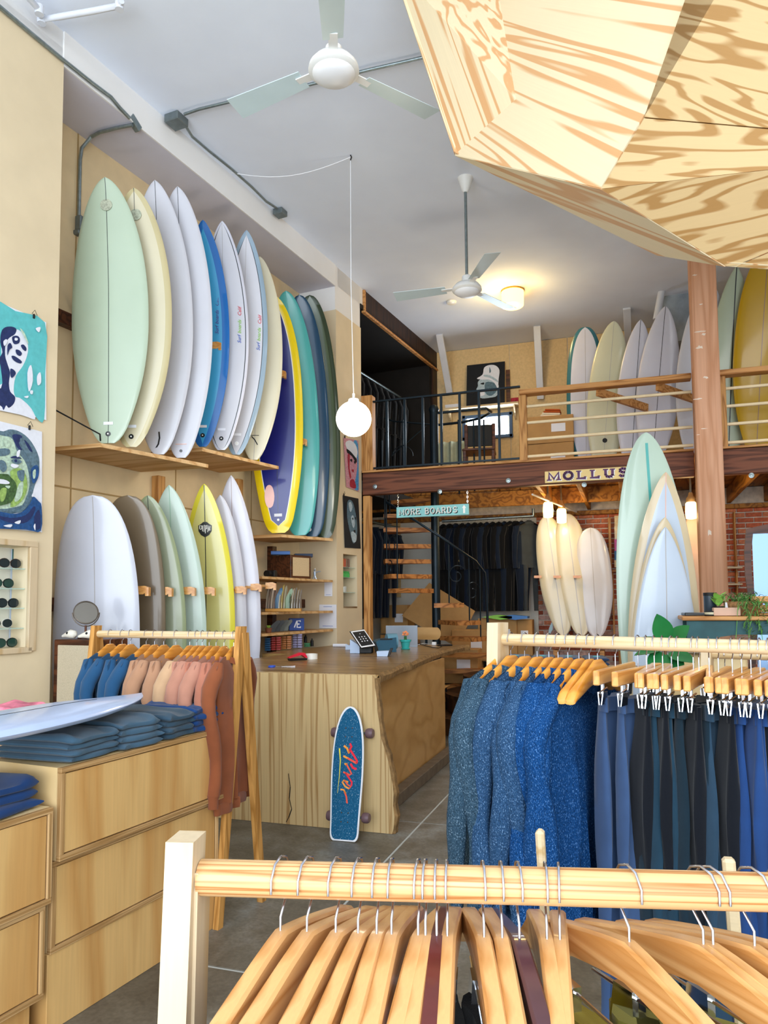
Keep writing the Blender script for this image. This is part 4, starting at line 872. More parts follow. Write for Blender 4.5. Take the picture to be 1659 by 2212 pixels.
# boxes under and right of the stairs
for px, y, Y, d, lab in ((1010, 1395, 9.9, (.5, .4, .42), 'cardboard box with white label on the low pile right of the stair pole'), (1070, 1375, 10.4, (.55, .4, .5), 'cardboard box under the swim fins beside the brick wall'), (1120, 1378, 10.5, (.34, .4, .5), 'pale cardboard box nearest the brick wall under the wetsuits'), (980, 1440, 9.6, (.6, .5, .45), 'bottom cardboard box behind the far end of wooden counter')):
    q = Yp(px, y, Y); z0 = max(0, q.z-d[2]/2); carton((q.x, Y+.3, z0), d, .05, lab)
q = Yp(1045, 1420, 10.3); MB().box((q.x, 10.65, .30), (2.2, .6, .60), b=.01).out('low_bench', 'blackish', label='low dark bench along the back wall carrying the cardboard boxes', cat='bench')
for k, (px, c, lab) in enumerate(((1072, '#7dc242', 'bright green swim fin on boxes below the wetsuits'), (1105, '#2f6fb8', 'blue swim fin on boxes below the wetsuits'))):
    q = Yp(px, 1336, 10.4); mb = MB(); mb.prism([q+V((-.2, 0, .02)), q+V((.05, 0, -.02)), q+V((.22, 0, .0)), q+V((.22, 0, .03)), q+V((.0, 0, .05))], (0, .22, 0)); mb.out('swim_fin', flat('fin_%d' % k, c, .4), label=lab, cat='swim fin')
# jar lamps
for k, (px, y, Y, lab) in enumerate(((1184, 1100, 9.6, 'glowing glass jar lamp, left one of the pair under the loft'), (1213, 1113, 10.2, 'glowing glass jar lamp, right one of the pair under the loft'), (1493, 1101, 9.2, 'glowing glass jar lamp beside the big timber post'))):
    p = Yp(px, y, Y); s_ = (Y+.6)/1600; r = thing('jar_lamp', lab, 'lamp', (p.x, Y, p.z-.12))
    MB().lathe([(.03, -.11), (.06, -.10), (.065, -.02), (.06, .07), (.045, .09)], p, 16).out('glass_jar', flat('jar_glow', '#ffd27a', emit=8), r, True)
    MB().lathe([(.05, .088), (.052, .13), (.03, .16), (.02, .2)], p, 14).out('socket', flat('socket_tan', '#b08d5a', .6), r, True)
    MB().tube([p+UP*.2, (p.x, Y, 3.05)], .012, 6).out('stem', 'galvanised', r, True)
    point((p.x, Y-.12, p.z-.1), 8, .06, (1, .74, .38))
MB().tube([Yp(1150, 1068, 8.9), Yp(1245, 1106, 10.9)], .012, 6).out('conduit', 'white_metal', None, True, label='thin pale conduit along the underside of loft between jar lamps', cat='conduit')
MB().tube([(xat(955, 1126, 10.8), 10.8, zat(955, 1126, 10.8)), (xat(1152, 1112, 10.8), 10.8, zat(955, 1126, 10.8)+.02), (xat(1152, 1112, 10.8), 10.8, 2.82)], .022, 10).out('wetsuit_rail', 'galvanised', None, True, label='metal rail under the loft carrying the row of wetsuits', cat='rail')
# three boards racked against the brick
FB = V((-.05, 1, 0)).normalized()
for i, (nx, ny, tx, ty, wd) in enumerate(((1181, 1118, 1218, 1372, .45), (1224, 1113, 1257, 1373, .47), (1275, 1143, 1290, 1376, .50))):
    Yb = 10.75; N = Yp(nx, ny, Yb); P = Yp(tx, ty, Yb-.15)
    r, a = board('surfboard', ('white surfboard leaning on the brick wall, left one of three', 'white surfboard leaning on the brick wall, middle one of three', 'shorter white surfboard leaning on the brick wall, right one of three')[i], P, N, wd, deck='b_ivory' if i < 2 else 'b_white', nose_k=.85, stringer='line_faint', sw=.01, group='surfboards on the brick wall', facing=FB, notail=.3)
    if i < 2:
        mb = MB(); o = V((-.02, .05, .12)); mb.prism([o+V(q) for q in ((-.17, 0, .0), (-.2, 0, -.12), (-.12, 0, -.02), (-.1, 0, .12))], (0, .01, 0)); mb.out('fin', 'b_teal2', r, False, True)
    q = Yp((1162, 1204, 1247)[i], 1246, 10.55); MB().bar((q.x-.05, 10.55, q.z), (q.x+.05, 10.55, q.z), .03, .035).bar((q.x-.04, 10.55, q.z), (q.x-.04, 11.2, q.z), .03, .03).out('wooden_peg', 'hanger_orange', label='horizontal wooden peg at the %s surfboard on the brick wall' % ('left', 'middle', 'right')[i], cat='peg', group='pegs on the brick wall')
MB().box(((xat(1200, 1380, 10.6)+xat(1300, 1380, 10.6))/2, 10.68, zat(1250, 1374, 10.6)-.03), (1.5, .4, .05)).box((xat(1200, 1380, 10.6), 10.7, .4), (.06, .3, .8)).box((xat(1300, 1380, 10.6), 10.7, .4), (.06, .3, .8)).out('low_stand', 'fir_rail', label='low wooden stand under the three surfboards at the brick wall', cat='stand')
# timber frame with art panels on the brick
fr_ = thing('wall_frame_shelf', 'slim fir frame with shelf on the brick wall right of the three surfboards', 'frame', Yp(1318, 1380, 11.15))
for (x0, y0, x1, y1) in ((1313, 1118, 1322, 1228), (1321, 1232, 1329, 1378)):
    a, b = Yp(x0, y0, 11.15), Yp(x1, y1, 11.15); MB().box(((a.x+b.x)/2, 11.17, (a.z+b.z)/2), (b.x-a.x, .06, a.z-b.z), b=.004).out('upright', 'fir_post', fr_)
a, b = Yp(1313, 1226, 11.1), Yp(1400, 1232, 11.1); MB().box(((a.x+b.x)/2, 11.12, b.z), (b.x-a.x, .2, .03), b=.003).out('shelf', 'fir_rail', fr_)
for k, (x0, x1, cols, lab) in enumerate(((1327, 1340, ['#e3c99a', '#e9d6b0', '#d2589a', '#2a6a9a', '#e3c99a'], 'narrow skateboard deck with cream, pink and blue blocks on brick wall shelf'), (1341, 1354, ['#5a6068', '#3f464d', '#c9b23a', '#50565c', '#474d55'], 'narrow dark grey patterned skateboard deck on brick wall shelf'), (1356, 1368, ['#2f6a4a', '#d9622e', '#e9e4da', '#2a6a4a', '#1f4f7a'], 'narrow green, orange and blue skateboard deck on brick wall shelf'))):
    r = thing('art_deck', lab, 'skateboard deck', Yp((x0+x1)/2, 1224, 11.1), group='art decks on the shelf'); ys = [1114, 1136, 1165, 1190, 1210, 1225]
    for j in range(5):
        a, b = Yp(x0, ys[j], 11.1), Yp(x1, ys[j+1], 11.1); MB().box(((a.x+b.x)/2, 11.11, (a.z+b.z)/2), (b.x-a.x, .015, a.z-b.z)).out('colour_block', flat('art_%d_%d' % (k, j), cols[j], .5, var=.15, scale=20), r)
a = Yp(1358, 1372, 10.6); chair(a.x, 10.7, max(0, 0), radians(-20), 'yellow and brown wooden chair standing by the brick wall frame', 'fir_post', flat('yellow_paint', '#d9b24a', .6))
# shelf ladder right of the post
r = thing('shelf_ladder', 'narrow fir shelf unit on the brick wall between post and mirror', 'shelf', Yp(1590, 1290, 11.1))
a, b = Yp(1585, 1105, 11.12), Yp(1596, 1300, 11.12); MB().box(((a.x+b.x)/2, 11.2, (a.z+b.z)/2), (b.x-a.x, .16, a.z-b.z), b=.004).out('upright', 'fir_post', r)
for y in (1226, 1262, 1292): p = Yp(1583, y, 11.0); MB().box((p.x, 11.1, p.z), (.24, .22, .025), b=.003).out('shelf', 'pine_pale', r)
# tall boards leaning in front of the loft
FT = V((-.28, 1, 0)).normalized()
for lab, nx, ny, tx, wd, Yb, kw in [
 ('tall pale mint longboard with teal stripe standing before the loft beam', 1391, 937, 1442, .58, 5.85, dict(deck='b_seagreen', nose_k=.5, stringer='b_teal', sw=.02, s0=.7, s1=.97)),
 ('white surfboard with wide tan border standing before the mint longboard', 1434, 1022, 1428, .52, 5.74, dict(deck='b_pale', rail='b_tan', band=.055, nose_k=.12, stringer='coral', sw=.006)),
 ('white surfboard with tan border behind the front pale blue board', 1432, 1119, 1424, .47, 5.63, dict(deck='b_tan', nose_k=.1, stringer=None)),
 ('pale blue-white surfboard with sharp nose, front one of the four by the post', 1433, 1140, 1438, .465, 5.52, dict(deck='b_pale', nose_k=.05, stringer='line_faint', sw=.006))]:
    N = Yp(nx, ny, Yb); P = Yp(tx, 1500, Yb); P.z = .012
    board('surfboard', lab, P, N, wd, group='surfboards standing by the post', facing=FT, wide=.45, T=.055, rocker=.04, **kw)
# board with writing behind the post
N = Yp(1501, 1095, 9.6); P = Yp(1503, 1420, 9.6); P.z = .02
r, a = board('surfboard', 'pinkish surfboard with black script half hidden behind big timber post', P, N, .42, 'coral', nose_k=.6, stringer=None, facing=V((0, 1, 0)), deck='b_cream') if False else board('surfboard', 'pinkish surfboard with black script half hidden behind big timber post', P, N, .42, flat('b_pinkish', '#dcb9a4', .4), nose_k=.6, stringer=None, facing=V((0, 1, 0)))
mb = MB(); o = a(.62, -.12, .006)
stroke(mb, [(-.03+.03*sin(k*1.7), .02*k) for k in range(14)], .01, o, V((1, 0, 0)), V((0, 0, 1)), V((0, -1, 0)), .002); mb.out('script', 'emblem', r, False, True)
# ------------------------------------------------------------ faceted plywood pod under the ceiling
pod = thing('plywood_pod', 'large faceted plywood pod hanging from the ceiling near the viewer', 'pod', Yp(1297, 408, 2.9))
V1, V2, C0, A0 = Yp(982, 336, 3.9), Yp(1297, 408, 2.9), Yp(1540, 0, 2.75), Yp(870, 0, 4.1)
def pn(a, b, c): return (b-a).cross(c-a).normalized()
n2 = pn(V1, V2, C0); B0 = pl(1055, 0, V1, n2)
def toceil(p, q): d = q-p; return p+d*((CEIL-.01-p.z)/d.z)
A1, B1, C1 = toceil(V1, A0), toceil(V1, B0), toceil(V2, C0)
V4 = Yp(1568, 577, 2.78); n4 = pn(V1, V2, V4); V3 = pl(1420, 553, V1, n4)
R0 = Yp(1900, 339, 2.35); n3 = pn(V2, C0, R0)
S1, S2 = pl(1390, 255, V2, n3), pl(1900, 300, V2, n3); R1 = pl(1900, -150, V2, n3); Rt = toceil(R0, R1)
n5 = pn(V2, V4, R0); V5 = pl(1900, 600, V2, n5); T2 = pl(1900, 445, V2, n5); T1 = pl(1588, 576, V2, n5)
def panel(pts, gd, mat, inward=V((.9, 3.6, 4.4))):
    c = sum(pts, V((0, 0, 0)))/len(pts); n = pn(*pts[:3])
    if n.dot(inward-c) < 0: n = -n
    o = bpy.data.objects.new('panel', None); x = pl(*gd[1], c, n)-pl(*gd[0], c, n)
    m = frame(c, x, n); q = [p+(c-p).normalized()*.004 for p in pts]
    inv = m.inverted(); mb = MB(); mb.prism([inv@p for p in q], (0, 0, .018))
    ob = mb.out('panel', mat, pod, local=True); ob.parent = None; ob.matrix_world = m; ob.parent = pod; ob.matrix_parent_inverse = pod.matrix_world.inverted()
    return ob
panel([V1, B1, A1], ((900, 0), (1000, 300)), 'pod_ply')
panel([V1, V2, C1, B1], ((1000, 100), (1400, 250)), 'pod_ply')
panel([V2, S1, S2, R0], ((1400, 330), (1650, 330)), 'pod_ply_shaded')
panel([S1, C1, Rt, S2], ((1400, 150), (1650, 230)), 'pod_ply_shaded')
panel([V1, V3, V4, V2], ((1000, 340), (1400, 500)), 'pod_ply')
panel([V2, R0, T2, T1, V4], ((1350, 480), (1650, 400)), 'pod_ply_shaded')
panel([T1, T2, V5], ((1350, 480), (1650, 400)), 'pod_ply_shaded')
V3u = V3+V((.5, 1.5, 0)); V3u.z = CEIL-.01
panel([V1, A1, V3u, V3], ((900, 0), (1000, 300)), 'pod_ply')
panel([V3, V3u, V3u+V((2.2, .1, 0)), V5, V4], ((900, 0), (1000, 300)), 'pod_ply')
# ------------------------------------------------------------ ceiling fans
def fan(x, y, hz, angs, lab):
    r = thing('ceiling_fan', lab, 'fan', (x, y, hz), group=None); o = V((x, y, hz))
    MB().lathe([(.02, CEIL-hz-.14), (.035, CEIL-hz-.12), (.07, CEIL-hz-.01), (.075, CEIL-hz)], o, 20).out('canopy', 'white_metal', r, True)
    MB().tube([o+UP*.1, (x, y, CEIL-.12)], .014, 10).out('down_rod', 'galvanised', r, True)
    MB().lathe([(.03, .10), (.045, .09), (.05, .02), (.11, .01), (.135, -.02), (.14, -.045), (.12, -.06)], o, 26).out('motor_housing', 'white_metal', r, True)
    MB().lathe([(.118, -.058), (.115, -.068), (.08, -.09), (.03, -.1), (.001, -.101)], o, 26).out('hub_cap', 'white_plastic', r, True)
    for a in angs:
        d = V((cos(radians(a)), sin(radians(a)), 0)); s = V((-d.y, d.x, .18)).normalized()
        MB().bar(o+d*.11+UP*-.02, o+d*.24+UP*-.02, .05, .006).out('blade_arm', 'white_metal', r)
        mb = MB(); mb.prism([o+d*.2+s*-.055+UP*-.02, o+d*.7+s*-.075+UP*-.02, o+d*.7+s*.075+UP*-.02, o+d*.2+s*.055+UP*-.02], (0, 0, .004)); mb.out('blade', 'fan_blade', r)
    return r
q = Zp(721, 152, 4.38); fan(q.x, q.y, 4.42, (169, 54, 291), 'large white three-blade ceiling fan in the foreground')
q = Zp(1005, 385, CEIL); fan(q.x, q.y, 4.43, (182, 64, 300), 'smaller looking white three-blade ceiling fan above the loft')
# ------------------------------------------------------------ globe lamp
h = Zp(754, 312, CEIL); h2 = V((h.x, h.y, CEIL))
gx = Zp(757, 335, CEIL)
gp = pl(764, 905, gx, V((0, 1, 0)))
gl = thing('globe_lamp', 'glowing white glass globe lamp hanging on a thin white cord', 'lamp', gp)
GR = .155
MB().lathe([(.001, -GR)]+[(GR*sin(t*pi/16), -GR*cos(t*pi/16)) for t in range(1, 16)]+[(.001, GR)], gp, 32).out('glass_globe', flat('globe_glow', '#fff3dc', emit=7), gl, True)
MB().lathe([(.05, GR-.01), (.045, GR+.02), (.012, GR+.03), (.012, GR+.07)], gp, 16).out('lamp_cap', 'white_metal', gl, True)
MB().tube([gp+UP*(GR+.06), (gx.x, gx.y, gp.z+1.2), (gx.x, gx.y, CEIL-.03)], .0035, 6).out('cord', 'white_plastic', gl, True)
MB().tube([(gx.x, gx.y, CEIL), (gx.x+.01, gx.y, CEIL-.02), (gx.x, gx.y, CEIL-.05)], .006, 6).out('ceiling_hook', 'black', gl, True)
a = Zp(500, 369, CEIL); mb = MB(); mb.tube([a+(gx-a)*t+UP*(-.02-.10*sin(pi*t)) for t in [i/12 for i in range(13)]], .0035, 5); mb.out('swag_cord', 'white_plastic', gl, True)
point(gp+V((.25, -.25, -.1)), 14, .15, (1, .9, .75))
# ------------------------------------------------------------ conduits
def cbox(p, lab, s=(.11, .11, .06)): MB().box(p, s, M((WD, WN, UP)).transposed(), b=.006).out('junction_box', 'galv_box', label=lab, cat='junction box')
b1_ = Zp(381, 252, CEIL); b1_.z -= .035; b2_ = Zp(605, 453, CEIL); b2_.z -= .035
cbox(b1_, 'grey metal junction box where the two ceiling conduits meet', (.14, .14, .07)); cbox(b2_, 'grey metal junction box at the far end of beam conduit')
cz = CEIL-.03
mid = [Zp(x, y, cz) for x, y in ((395, 262), (415, 295), (450, 325), (500, 365), (545, 405), (575, 435), (598, 450))]
MB().tube(mid, .012, 8).out('conduit', 'galvanised', None, True, label='metal conduit on the ceiling running along the beam between junction boxes', cat='conduit')
MB().tube([Zp(x, y, cz) for x, y in ((398, 247), (430, 236), (500, 219), (555, 208), (640, 190), (720, 170), (800, 150), (880, 132), (940, 118), (1010, 100))], .012, 8).out('conduit', 'galvanised', None, True, label='metal conduit crossing the ceiling behind the foreground fan', cat='conduit')
pts = [Wp(x, y, .02) for x, y in ((-60, -35), (0, 15), (60, 66), (137, 130), (200, 180), (240, 210), (258, 232), (280, 255))]
MB().tube(pts, .014, 8).out('conduit', 'galvanised', None, True, label='metal conduit along the top edge of the left wall panel', cat='conduit')
p = Wp(290, 266, -.02); MB().bar(p+WD*-.05+UP*.03, p+WD*.05+UP*-.03, .05, .06, b=.006).out('conduit_elbow', 'galvanised', label='metal conduit elbow fitting on the edge of the alcove beam', cat='fitting')
sp_ = [Zp(x, y, SOF-.02) for x, y in ((286, 270), (250, 277), (215, 286), (197, 296))]
MB().tube(sp_+[wxyz(ws(sp_[-1])[0]-.04, -.47, SOF-.12)]+[wxyz(ws(sp_[-1])[0]-.05, -.475, z) for z in (5.0, 4.7, 4.52)], .014, 8).out('conduit', 'galvanised', None, True, label='bent metal conduit under the alcove top going down its back wall', cat='conduit')
q = wxyz(ws(sp_[-1])[0]-.05, -.46, 4.47); MB().box(q, (.06, .06, .12), b=.008).box(q+UP*-.07+V((-.04, 0, 0)), (.1, .05, .04), b=.008).out('conduit_end', 'galv_box', label='dark end fitting of the conduit beside the sage surfboard nose', cat='fitting')
w1 = [Zp(x, y, CEIL-.1) for x, y in ((48, -20), (85, 22), (90, 42), (130, 36), (200, 24), (258, 12), (262, 2))]
MB().tube(w1, .02, 8).out('water_pipe', 'white_brace', None, True, label='white painted pipe with elbows under the ceiling at top left', cat='pipe')
for k in (1, 2, 5): MB().lathe([(.028, -.03), (.03, 0), (.028, .03)], w1[k], 12).out('pipe_fitting', 'white_brace', bpy.data.objects['water_pipe'], True)
# ------------------------------------------------------------ counter
CZ = .995; CYf = 4.56
ct = thing('shop_counter', 'big live-edge wooden shop counter with waterfall front slab', 'counter', (-2.2, 5.8, 0))
prof = [(804, 1459), (809, 1466), (810, 1485), (814, 1510), (815, 1535), (819, 1560), (822, 1590), (829, 1612), (835, 1632), (840, 1650), (844, 1675), (848, 1695), (850, 1715), (849, 1740), (852, 1765), (850, 1790), (847, 1803)]
pp = [Yp(x, y, CYf) for x, y in prof]; pp[0].z = CZ; pp[-1].z = .002
L0 = -2.9; poly = [V((L0, CYf, CZ))]+pp+[V((L0, CYf, .002))]
poly[0].y = CYf; MB().prism(poly, (0, .06, 0)).out('front_slab', 'slab_front', ct)
mb = MB(); 
for i in range(1, len(pp)-1):
    a, b = pp[i], pp[i+1]; mb.prism([a, b, b+V((.012+.008*(i % 2), .012, 0)), a+V((.012+.008*((i+1) % 2), .012, 0))], (0, .05, 0))
o = mb.out('bark_edge', 'bark_edge', ct)
live = [(805, 1462), (822, 1452), (845, 1446), (866, 1434), (888, 1431), (905, 1422), (930, 1413), (950, 1406), (975, 1400), (1000, 1394), (1014, 1393)]
lp = [Zp(x, y, CZ) for x, y in live]; back = [wxyz(-.70, .02, CZ), wxyz(-2.2, .02, CZ), wxyz(-2.2, .33, CZ), wxyz(-3.9, .42, CZ)]
back = [V((p.x, p.y, CZ)) for p in back]
lp[0] = V((lp[0].x-.01, CYf+.061, CZ)); top = [V((L0, CYf+.061, CZ))]+lp+[V((lp[-1].x-.2, lp[-1].y+.02, CZ))]+back
MB().prism(top, (0, 0, -.062)).out('top_slab', 'slab_top', ct)
mb = MB()
for i in range(len(lp)-1):
    a, b = lp[i], lp[i+1]; k0, k1 = .014*(i % 2)+.01, .014*((i+1) % 2)+.01
    mb.rings([[a+UP*-.001, a+V((k0, 0, -.025)), a+V((k0*.6, 0, -.06)), a+V((-.02, 0, -.03))], [b+UP*-.001, b+V((k1, 0, -.025)), b+V((k1*.6, 0, -.06)), b+V((-.02, 0, -.03))]])
mb.out('live_edge', 'bark_edge', ct, True)
xs = -1.725
MB().box((xs, (4.63+7.02)/2, .466), (.02, 7.02-4.63, .93)).out('side_panel', 'counter_ply', ct)
MB().box((-1.66, 5.9, .045), (.09, 2.5, .09), b=.005).out('kick_timber', flat('grey_wood', '#6b5d4d', .8, var=.2, scale=12), ct)
mb = MB(); c = [Yp(x, y, CYf-.001) for x, y in ((623, 1671), (627, 1700), (625, 1725), (630, 1748), (624, 1765), (618, 1776))]
for i in range(len(c)-1): mb.bar(c[i], c[i+1], .002, .004+.002*(i % 2), up=V((1, 0, 0)))
mb.out('crack', 'black', ct)
# low round wooden steps beyond the counter
for k, (z, r_) in enumerate(((.19, 1.25), (.40, 1.02), (.60, .8))):
    MB().lathe([(r_-.02, z-.2), (r_-.02, z-.05), (r_, z-.045), (r_, z), (.01, z)], (-1.15, 9.0, 0), 40).out('round_step', grain('step_wood%d' % k, '#5f3d22', '#2f1c0e', (3, 3, .8), 5, .3, 1, .6, .4), label=('lowest', 'middle', 'top')[k]+' dark curved wooden step of the round platform behind the counter', cat='step', kind=None)
# ------------------------------------------------------------ skateboard
a = Zp(742, 1817, .004); b = Yp(757, 1526, 4.50); zz = (b-a).normalized(); n = V((-.06, -1, 0)); n = (n-zz*n.dot(zz)).normalized()
sk = thing('skateboard', 'blue cruiser skateboard with red and yellow lettering leaning on the counter', 'skateboard', mat=frame(a, n.cross(zz)*-1 if False else V((1, .0, 0)), zz))
Ls = (b-a).length
def sh_(t):  # half width along the deck
    if t < .04: return .072+.022*sqrt(t/.04)
    if t < .5: return .094+.012*smooth01((t-.04)/.46)
    return .106*max(0, 1-((t-.5)/.5)**2.7)**.47
ts = [0, .01, .03, .06]+[.06+.84*k/16 for k in range(1, 16)]+[.9, .93, .96, .98, .99, .997, 1]
def deckpoly(m): return [V((-max(sh_(t)-m, .0), 0, (t*Ls)*(1-2*m/Ls)+m)) for t in ts]+[V((max(sh_(t)-m, .0), 0, (t*Ls)*(1-2*m/Ls)+m)) for t in ts[::-1]]
mb = MB(); mb.prism(deckpoly(0), (0, .011, 0)); mb.out('deck', 'white_plastic', sk, local=True)
mb = MB(); mb.prism([p+V((0, -.001, 0)) for p in deckpoly(.009)], (0, .002, 0)); mb.out('grip_sheet', speck('grip_blue', '#1d5f86', '#b9d4de', '#124a6c', 260, .7, .66), sk, local=True)
for zt in (.17, .80):
    z = zt*Ls
    for dx in (-.022, .022):
        for dz in (-.027, .027): MB().lathe([(.004, 0), (.004, -.002)], V((dx, -.001, z+dz)), 8, M.Rotation(-pi/2, 3, 'X')).out('bolt', 'chrome', sk, local=True)
    MB().box((0, .03, z), (.06, .035, .07), b=.008).tube([(-.10, .06, z), (.10, .06, z)], .008, 8).out('truck', 'galvanised', sk, local=True)
    for sx_ in (-1, 1): MB().lathe([(.014, -.024), (.027, -.022), (.032, -.01), (.032, .012), (.026, .024), (.012, .024)], V((sx_*.118, .06, z)), 18, M.Rotation(pi/2, 3, 'Y')).out('wheel', flat('wheel_brown', '#6b5257', .4, var=.1), sk, True, local=True)
flat('script_red', '#f0243c', .5, var=0); flat('script_orange', '#f8a13a', .5, var=0); flat('script_coral', '#f55a40', .5, var=0); flat('script_yellow', '#e8df4e', .5, var=0)
def zs_(x, y):  # pixel of the enlarged lettering (local tracing frame)
    return ((x-360)/218*.106+.0, (2040-y)/1870*Ls)
for nm, m, g, wd in (
  ('letter', 'script_red', [(383, 700), (405, 745), (378, 800), (372, 840)], .013), ('letter', 'script_orange', [(300, 735), (345, 770), (378, 840)], .013),
  ('letter', 'script_red', [(390, 790), (440, 860), (490, 940), (490, 975)], .013), ('letter', 'script_orange', [(300, 880), (360, 910)], .012), ('letter', 'script_coral', [(355, 905), (430, 945), (490, 975)], .013),
  ('letter', 'script_red', [(405, 985), (440, 1040), (490, 1055)], .014), ('letter', 'script_orange', [(320, 990), (355, 985), (330, 1005)], .010), ('letter', 'script_coral', [(345, 985), (395, 1070), (425, 1125), (400, 1140), (310, 1105)], .010),
  ('letter', 'script_red', [(340, 1110), (400, 1190), (435, 1240), (430, 1290)], .011), ('letter', 'script_orange', [(385, 1240), (320, 1220), (305, 1245), (345, 1300), (400, 1330)], .010), ('letter', 'script_coral', [(330, 1215), (385, 1280), (425, 1300), (400, 1330)], .009),
  ('letter', 'script_orange', [(285, 1345), (330, 1350), (360, 1400)], .010), ('letter', 'script_coral', [(340, 1370), (370, 1440), (385, 1530)], .010), ('underline', 'script_yellow', [(240, 775), (262, 950), (260, 1150), (245, 1400)], .009)):
    mb = MB(); stroke(mb, [zs_(*q) for q in g], wd, V((0, -.0025, 0)), V((1, 0, 0)), UP, V((0, -1, 0)), .001, wf=(lambda t: 1.1-.9*t) if nm == 'underline' else None); mb.out(nm, m, sk, local=True)
# ------------------------------------------------------------ things on the counter
def on(px, py, z=CZ): p = Zp(px, py, z); p.z = z; return p
def face(p): d = CP-p; return atan2(d.y, d.x)+pi/2           # rz so that local -y looks at the camera
flat('dark_teal_plastic', '#1f5068', .45, var=.05); flat('pale_blue_plastic', '#b9cdea', .4, var=.03); flat('alu', '#b4c3d6', .35, .6, var=.03); flat('screen_black', '#14161c', .12, var=0)
p = on(778, 1411); t = thing('card_terminal', 'tablet till with white frame on a pale stand, left on counter', 'tablet', p, face(p)-.15)
MB().prism([(-.09, -.04, .002), (.0, -.04, .002), (.0, -.04, .075), (-.04, -.04, .10), (-.09, -.04, .13)], (0, .14, 0)).out('stand', 'pale_blue_plastic', t, local=True)
MB().box((.05, .03, .035), (.13, .12, .07), b=.006).out('stand_base', 'black', t, local=True)
ex_ = V((.73, .67, .09)).normalized(); ez_ = V((-.55, .5, .67)); ez_ = (ez_-ex_*ez_.dot(ex_)).normalized(); ey_ = ez_.cross(ex_); R = M((ex_, ey_, ez_)).transposed()
MB().box((.03, -.04, .135), (.17, .010, .235), R, b=.006).out('tablet_back', 'black', t, local=True)
MB().box(V((.03, -.04, .135))+R@V((0, -.006, 0)), (.155, .003, .215), R).out('tablet_bezel', 'white_plastic', t, local=True)
MB().box(V((.03, -.04, .135))+R@V((0, -.008, 0)), (.135, .002, .185), R).out('screen', 'screen_black', t, local=True)
for k, (x, z) in enumerate([(0, .06)]+[(dx*.03, .02-.028*r_) for r_ in range(3) for dx in (-1, 0, 1)]):
    MB().box(V((.03, -.04, .135))+R@V((x, -.0095, z)), (.01, .001, .012 if k else .005), R).out('key_digit', 'paper', t, local=True)
p = on(836, 1408); t = thing('receipt_printer', 'dark teal receipt printer between tablet till and flower pot', 'printer', p, face(p)+.25)
MB().prism([(-.10, -.09, .002), (.07, -.09, .002), (.07, -.09, .14), (-.10, -.09, .12), (-.13, -.09, .10)], (0, .17, 0)).out('body', 'dark_teal_plastic', t, local=True)
MB().lathe([(.075, -.05), (.075, .05)], (.045, .0, .10), 22, M.Rotation(pi/2, 3, 'Y')).out('roll_cover', flat('teal_grey', '#5d8ba0', .4), t, True, local=True)
MB().box((-.03, -.092, .125), (.12, .004, .012)).out('paper_slot', 'black', t, local=True)
p = on(830, 1418); t = thing('card_reader', 'small white card reader in front of the receipt printer', 'card reader', p, face(p)-.1)
MB().prism([(-.06, -.03, .002), (.03, -.03, .002), (.045, -.03, .05), (-.065, -.03, .045)], (0, .09, 0)).out('body', 'pale_blue_plastic', t, local=True)
MB().prism([(.031, -.032, .002), (.05, -.032, .01), (.075, -.032, .07), (.055, -.032, .07)], (0, .09, 0)).out('side_flap', 'black', t, local=True)
p = on(868, 1397); t = thing('laptop', 'silver laptop seen from behind with open lid', 'laptop', p, face(p))
MB().box((.0, .06, .008), (.34, .23, .015), b=.004).out('base', 'alu', t, local=True)
MB().box((-.0, -.075, .115), (.34, .006, .235), M.Rotation(radians(12), 3, 'X'), b=.003).out('lid', 'alu', t, local=True)
p = on(876, 1403); t = thing('flower_pot', 'turquoise flower pot with an orange-pink grafted cactus', 'potted plant', p)
MB().lathe([(.045, .002), (.05, .012), (.038, .014), (.048, .075), (.058, .08), (.060, .10), (.05, .10), (.046, .085), (.001, .085)], p, 22).out('pot', flat('pot_turquoise', '#36b5b4', .3, coat=.4), t, True)
MB().tube([p+UP*.08, p+UP*.135], [.016, .014], 7).out('cactus_stem', flat('cactus_green', '#2f6b35', .6), t, True)
flat('cactus_orange', '#f2925e', .6, var=.25, scale=60); mb = MB(); rr = random.Random(5)
for k in range(22):
    a = rr.uniform(0, 2*pi); e = rr.uniform(-.3, 1.4); d = V((cos(a)*cos(e), sin(a)*cos(e), sin(e))); c = p+UP*.15+d*.024; mb.lathe([(.001, -.01), (.010, 0), (.001, .016)], c, 6, d.to_track_quat('Z', 'Y').to_matrix())
o = mb.out('cactus_bloom', 'cactus_orange', t, True); o['kind'] = 'stuff'
p = on(757, 1404); t = thing('tape_dispenser', 'small pale blue tape dispenser left of the tablet till', 'tape dispenser', p, face(p))
MB().prism([(-.05, 0, .002), (.05, 0, .002), (.05, 0, .06), (.02, 0, .07), (-.01, 0, .045), (-.05, 0, .06)], (0, .05, 0)).out('body', 'pale_blue_plastic', t, local=True)
MB().lathe([(.028, -.012), (.028, .012)], (.02, .025, .055), 16, M.Rotation(pi/2, 3, 'X')).out('tape_roll', 'ink_blue', t, True, local=True)
p = on(735, 1398); MB().lathe([(.018, -.08), (.018, .08)], p+UP*.019, 12, M.Rotation(pi/2, 3, 'Y')).out('paper_roll', 'paper', None, True, label='thin pale roll of paper lying at the wall end of the counter', cat='paper roll')
p = on(645, 1427); t = thing('stapler', 'red and dark stapler lying at the left of counter', 'stapler', p, face(p)+.5)
MB().prism([(-.08, 0, .002), (.08, 0, .002), (.085, 0, .015), (-.09, 0, .02)], (0, .03, 0)).out('base', 'black', t, local=True)
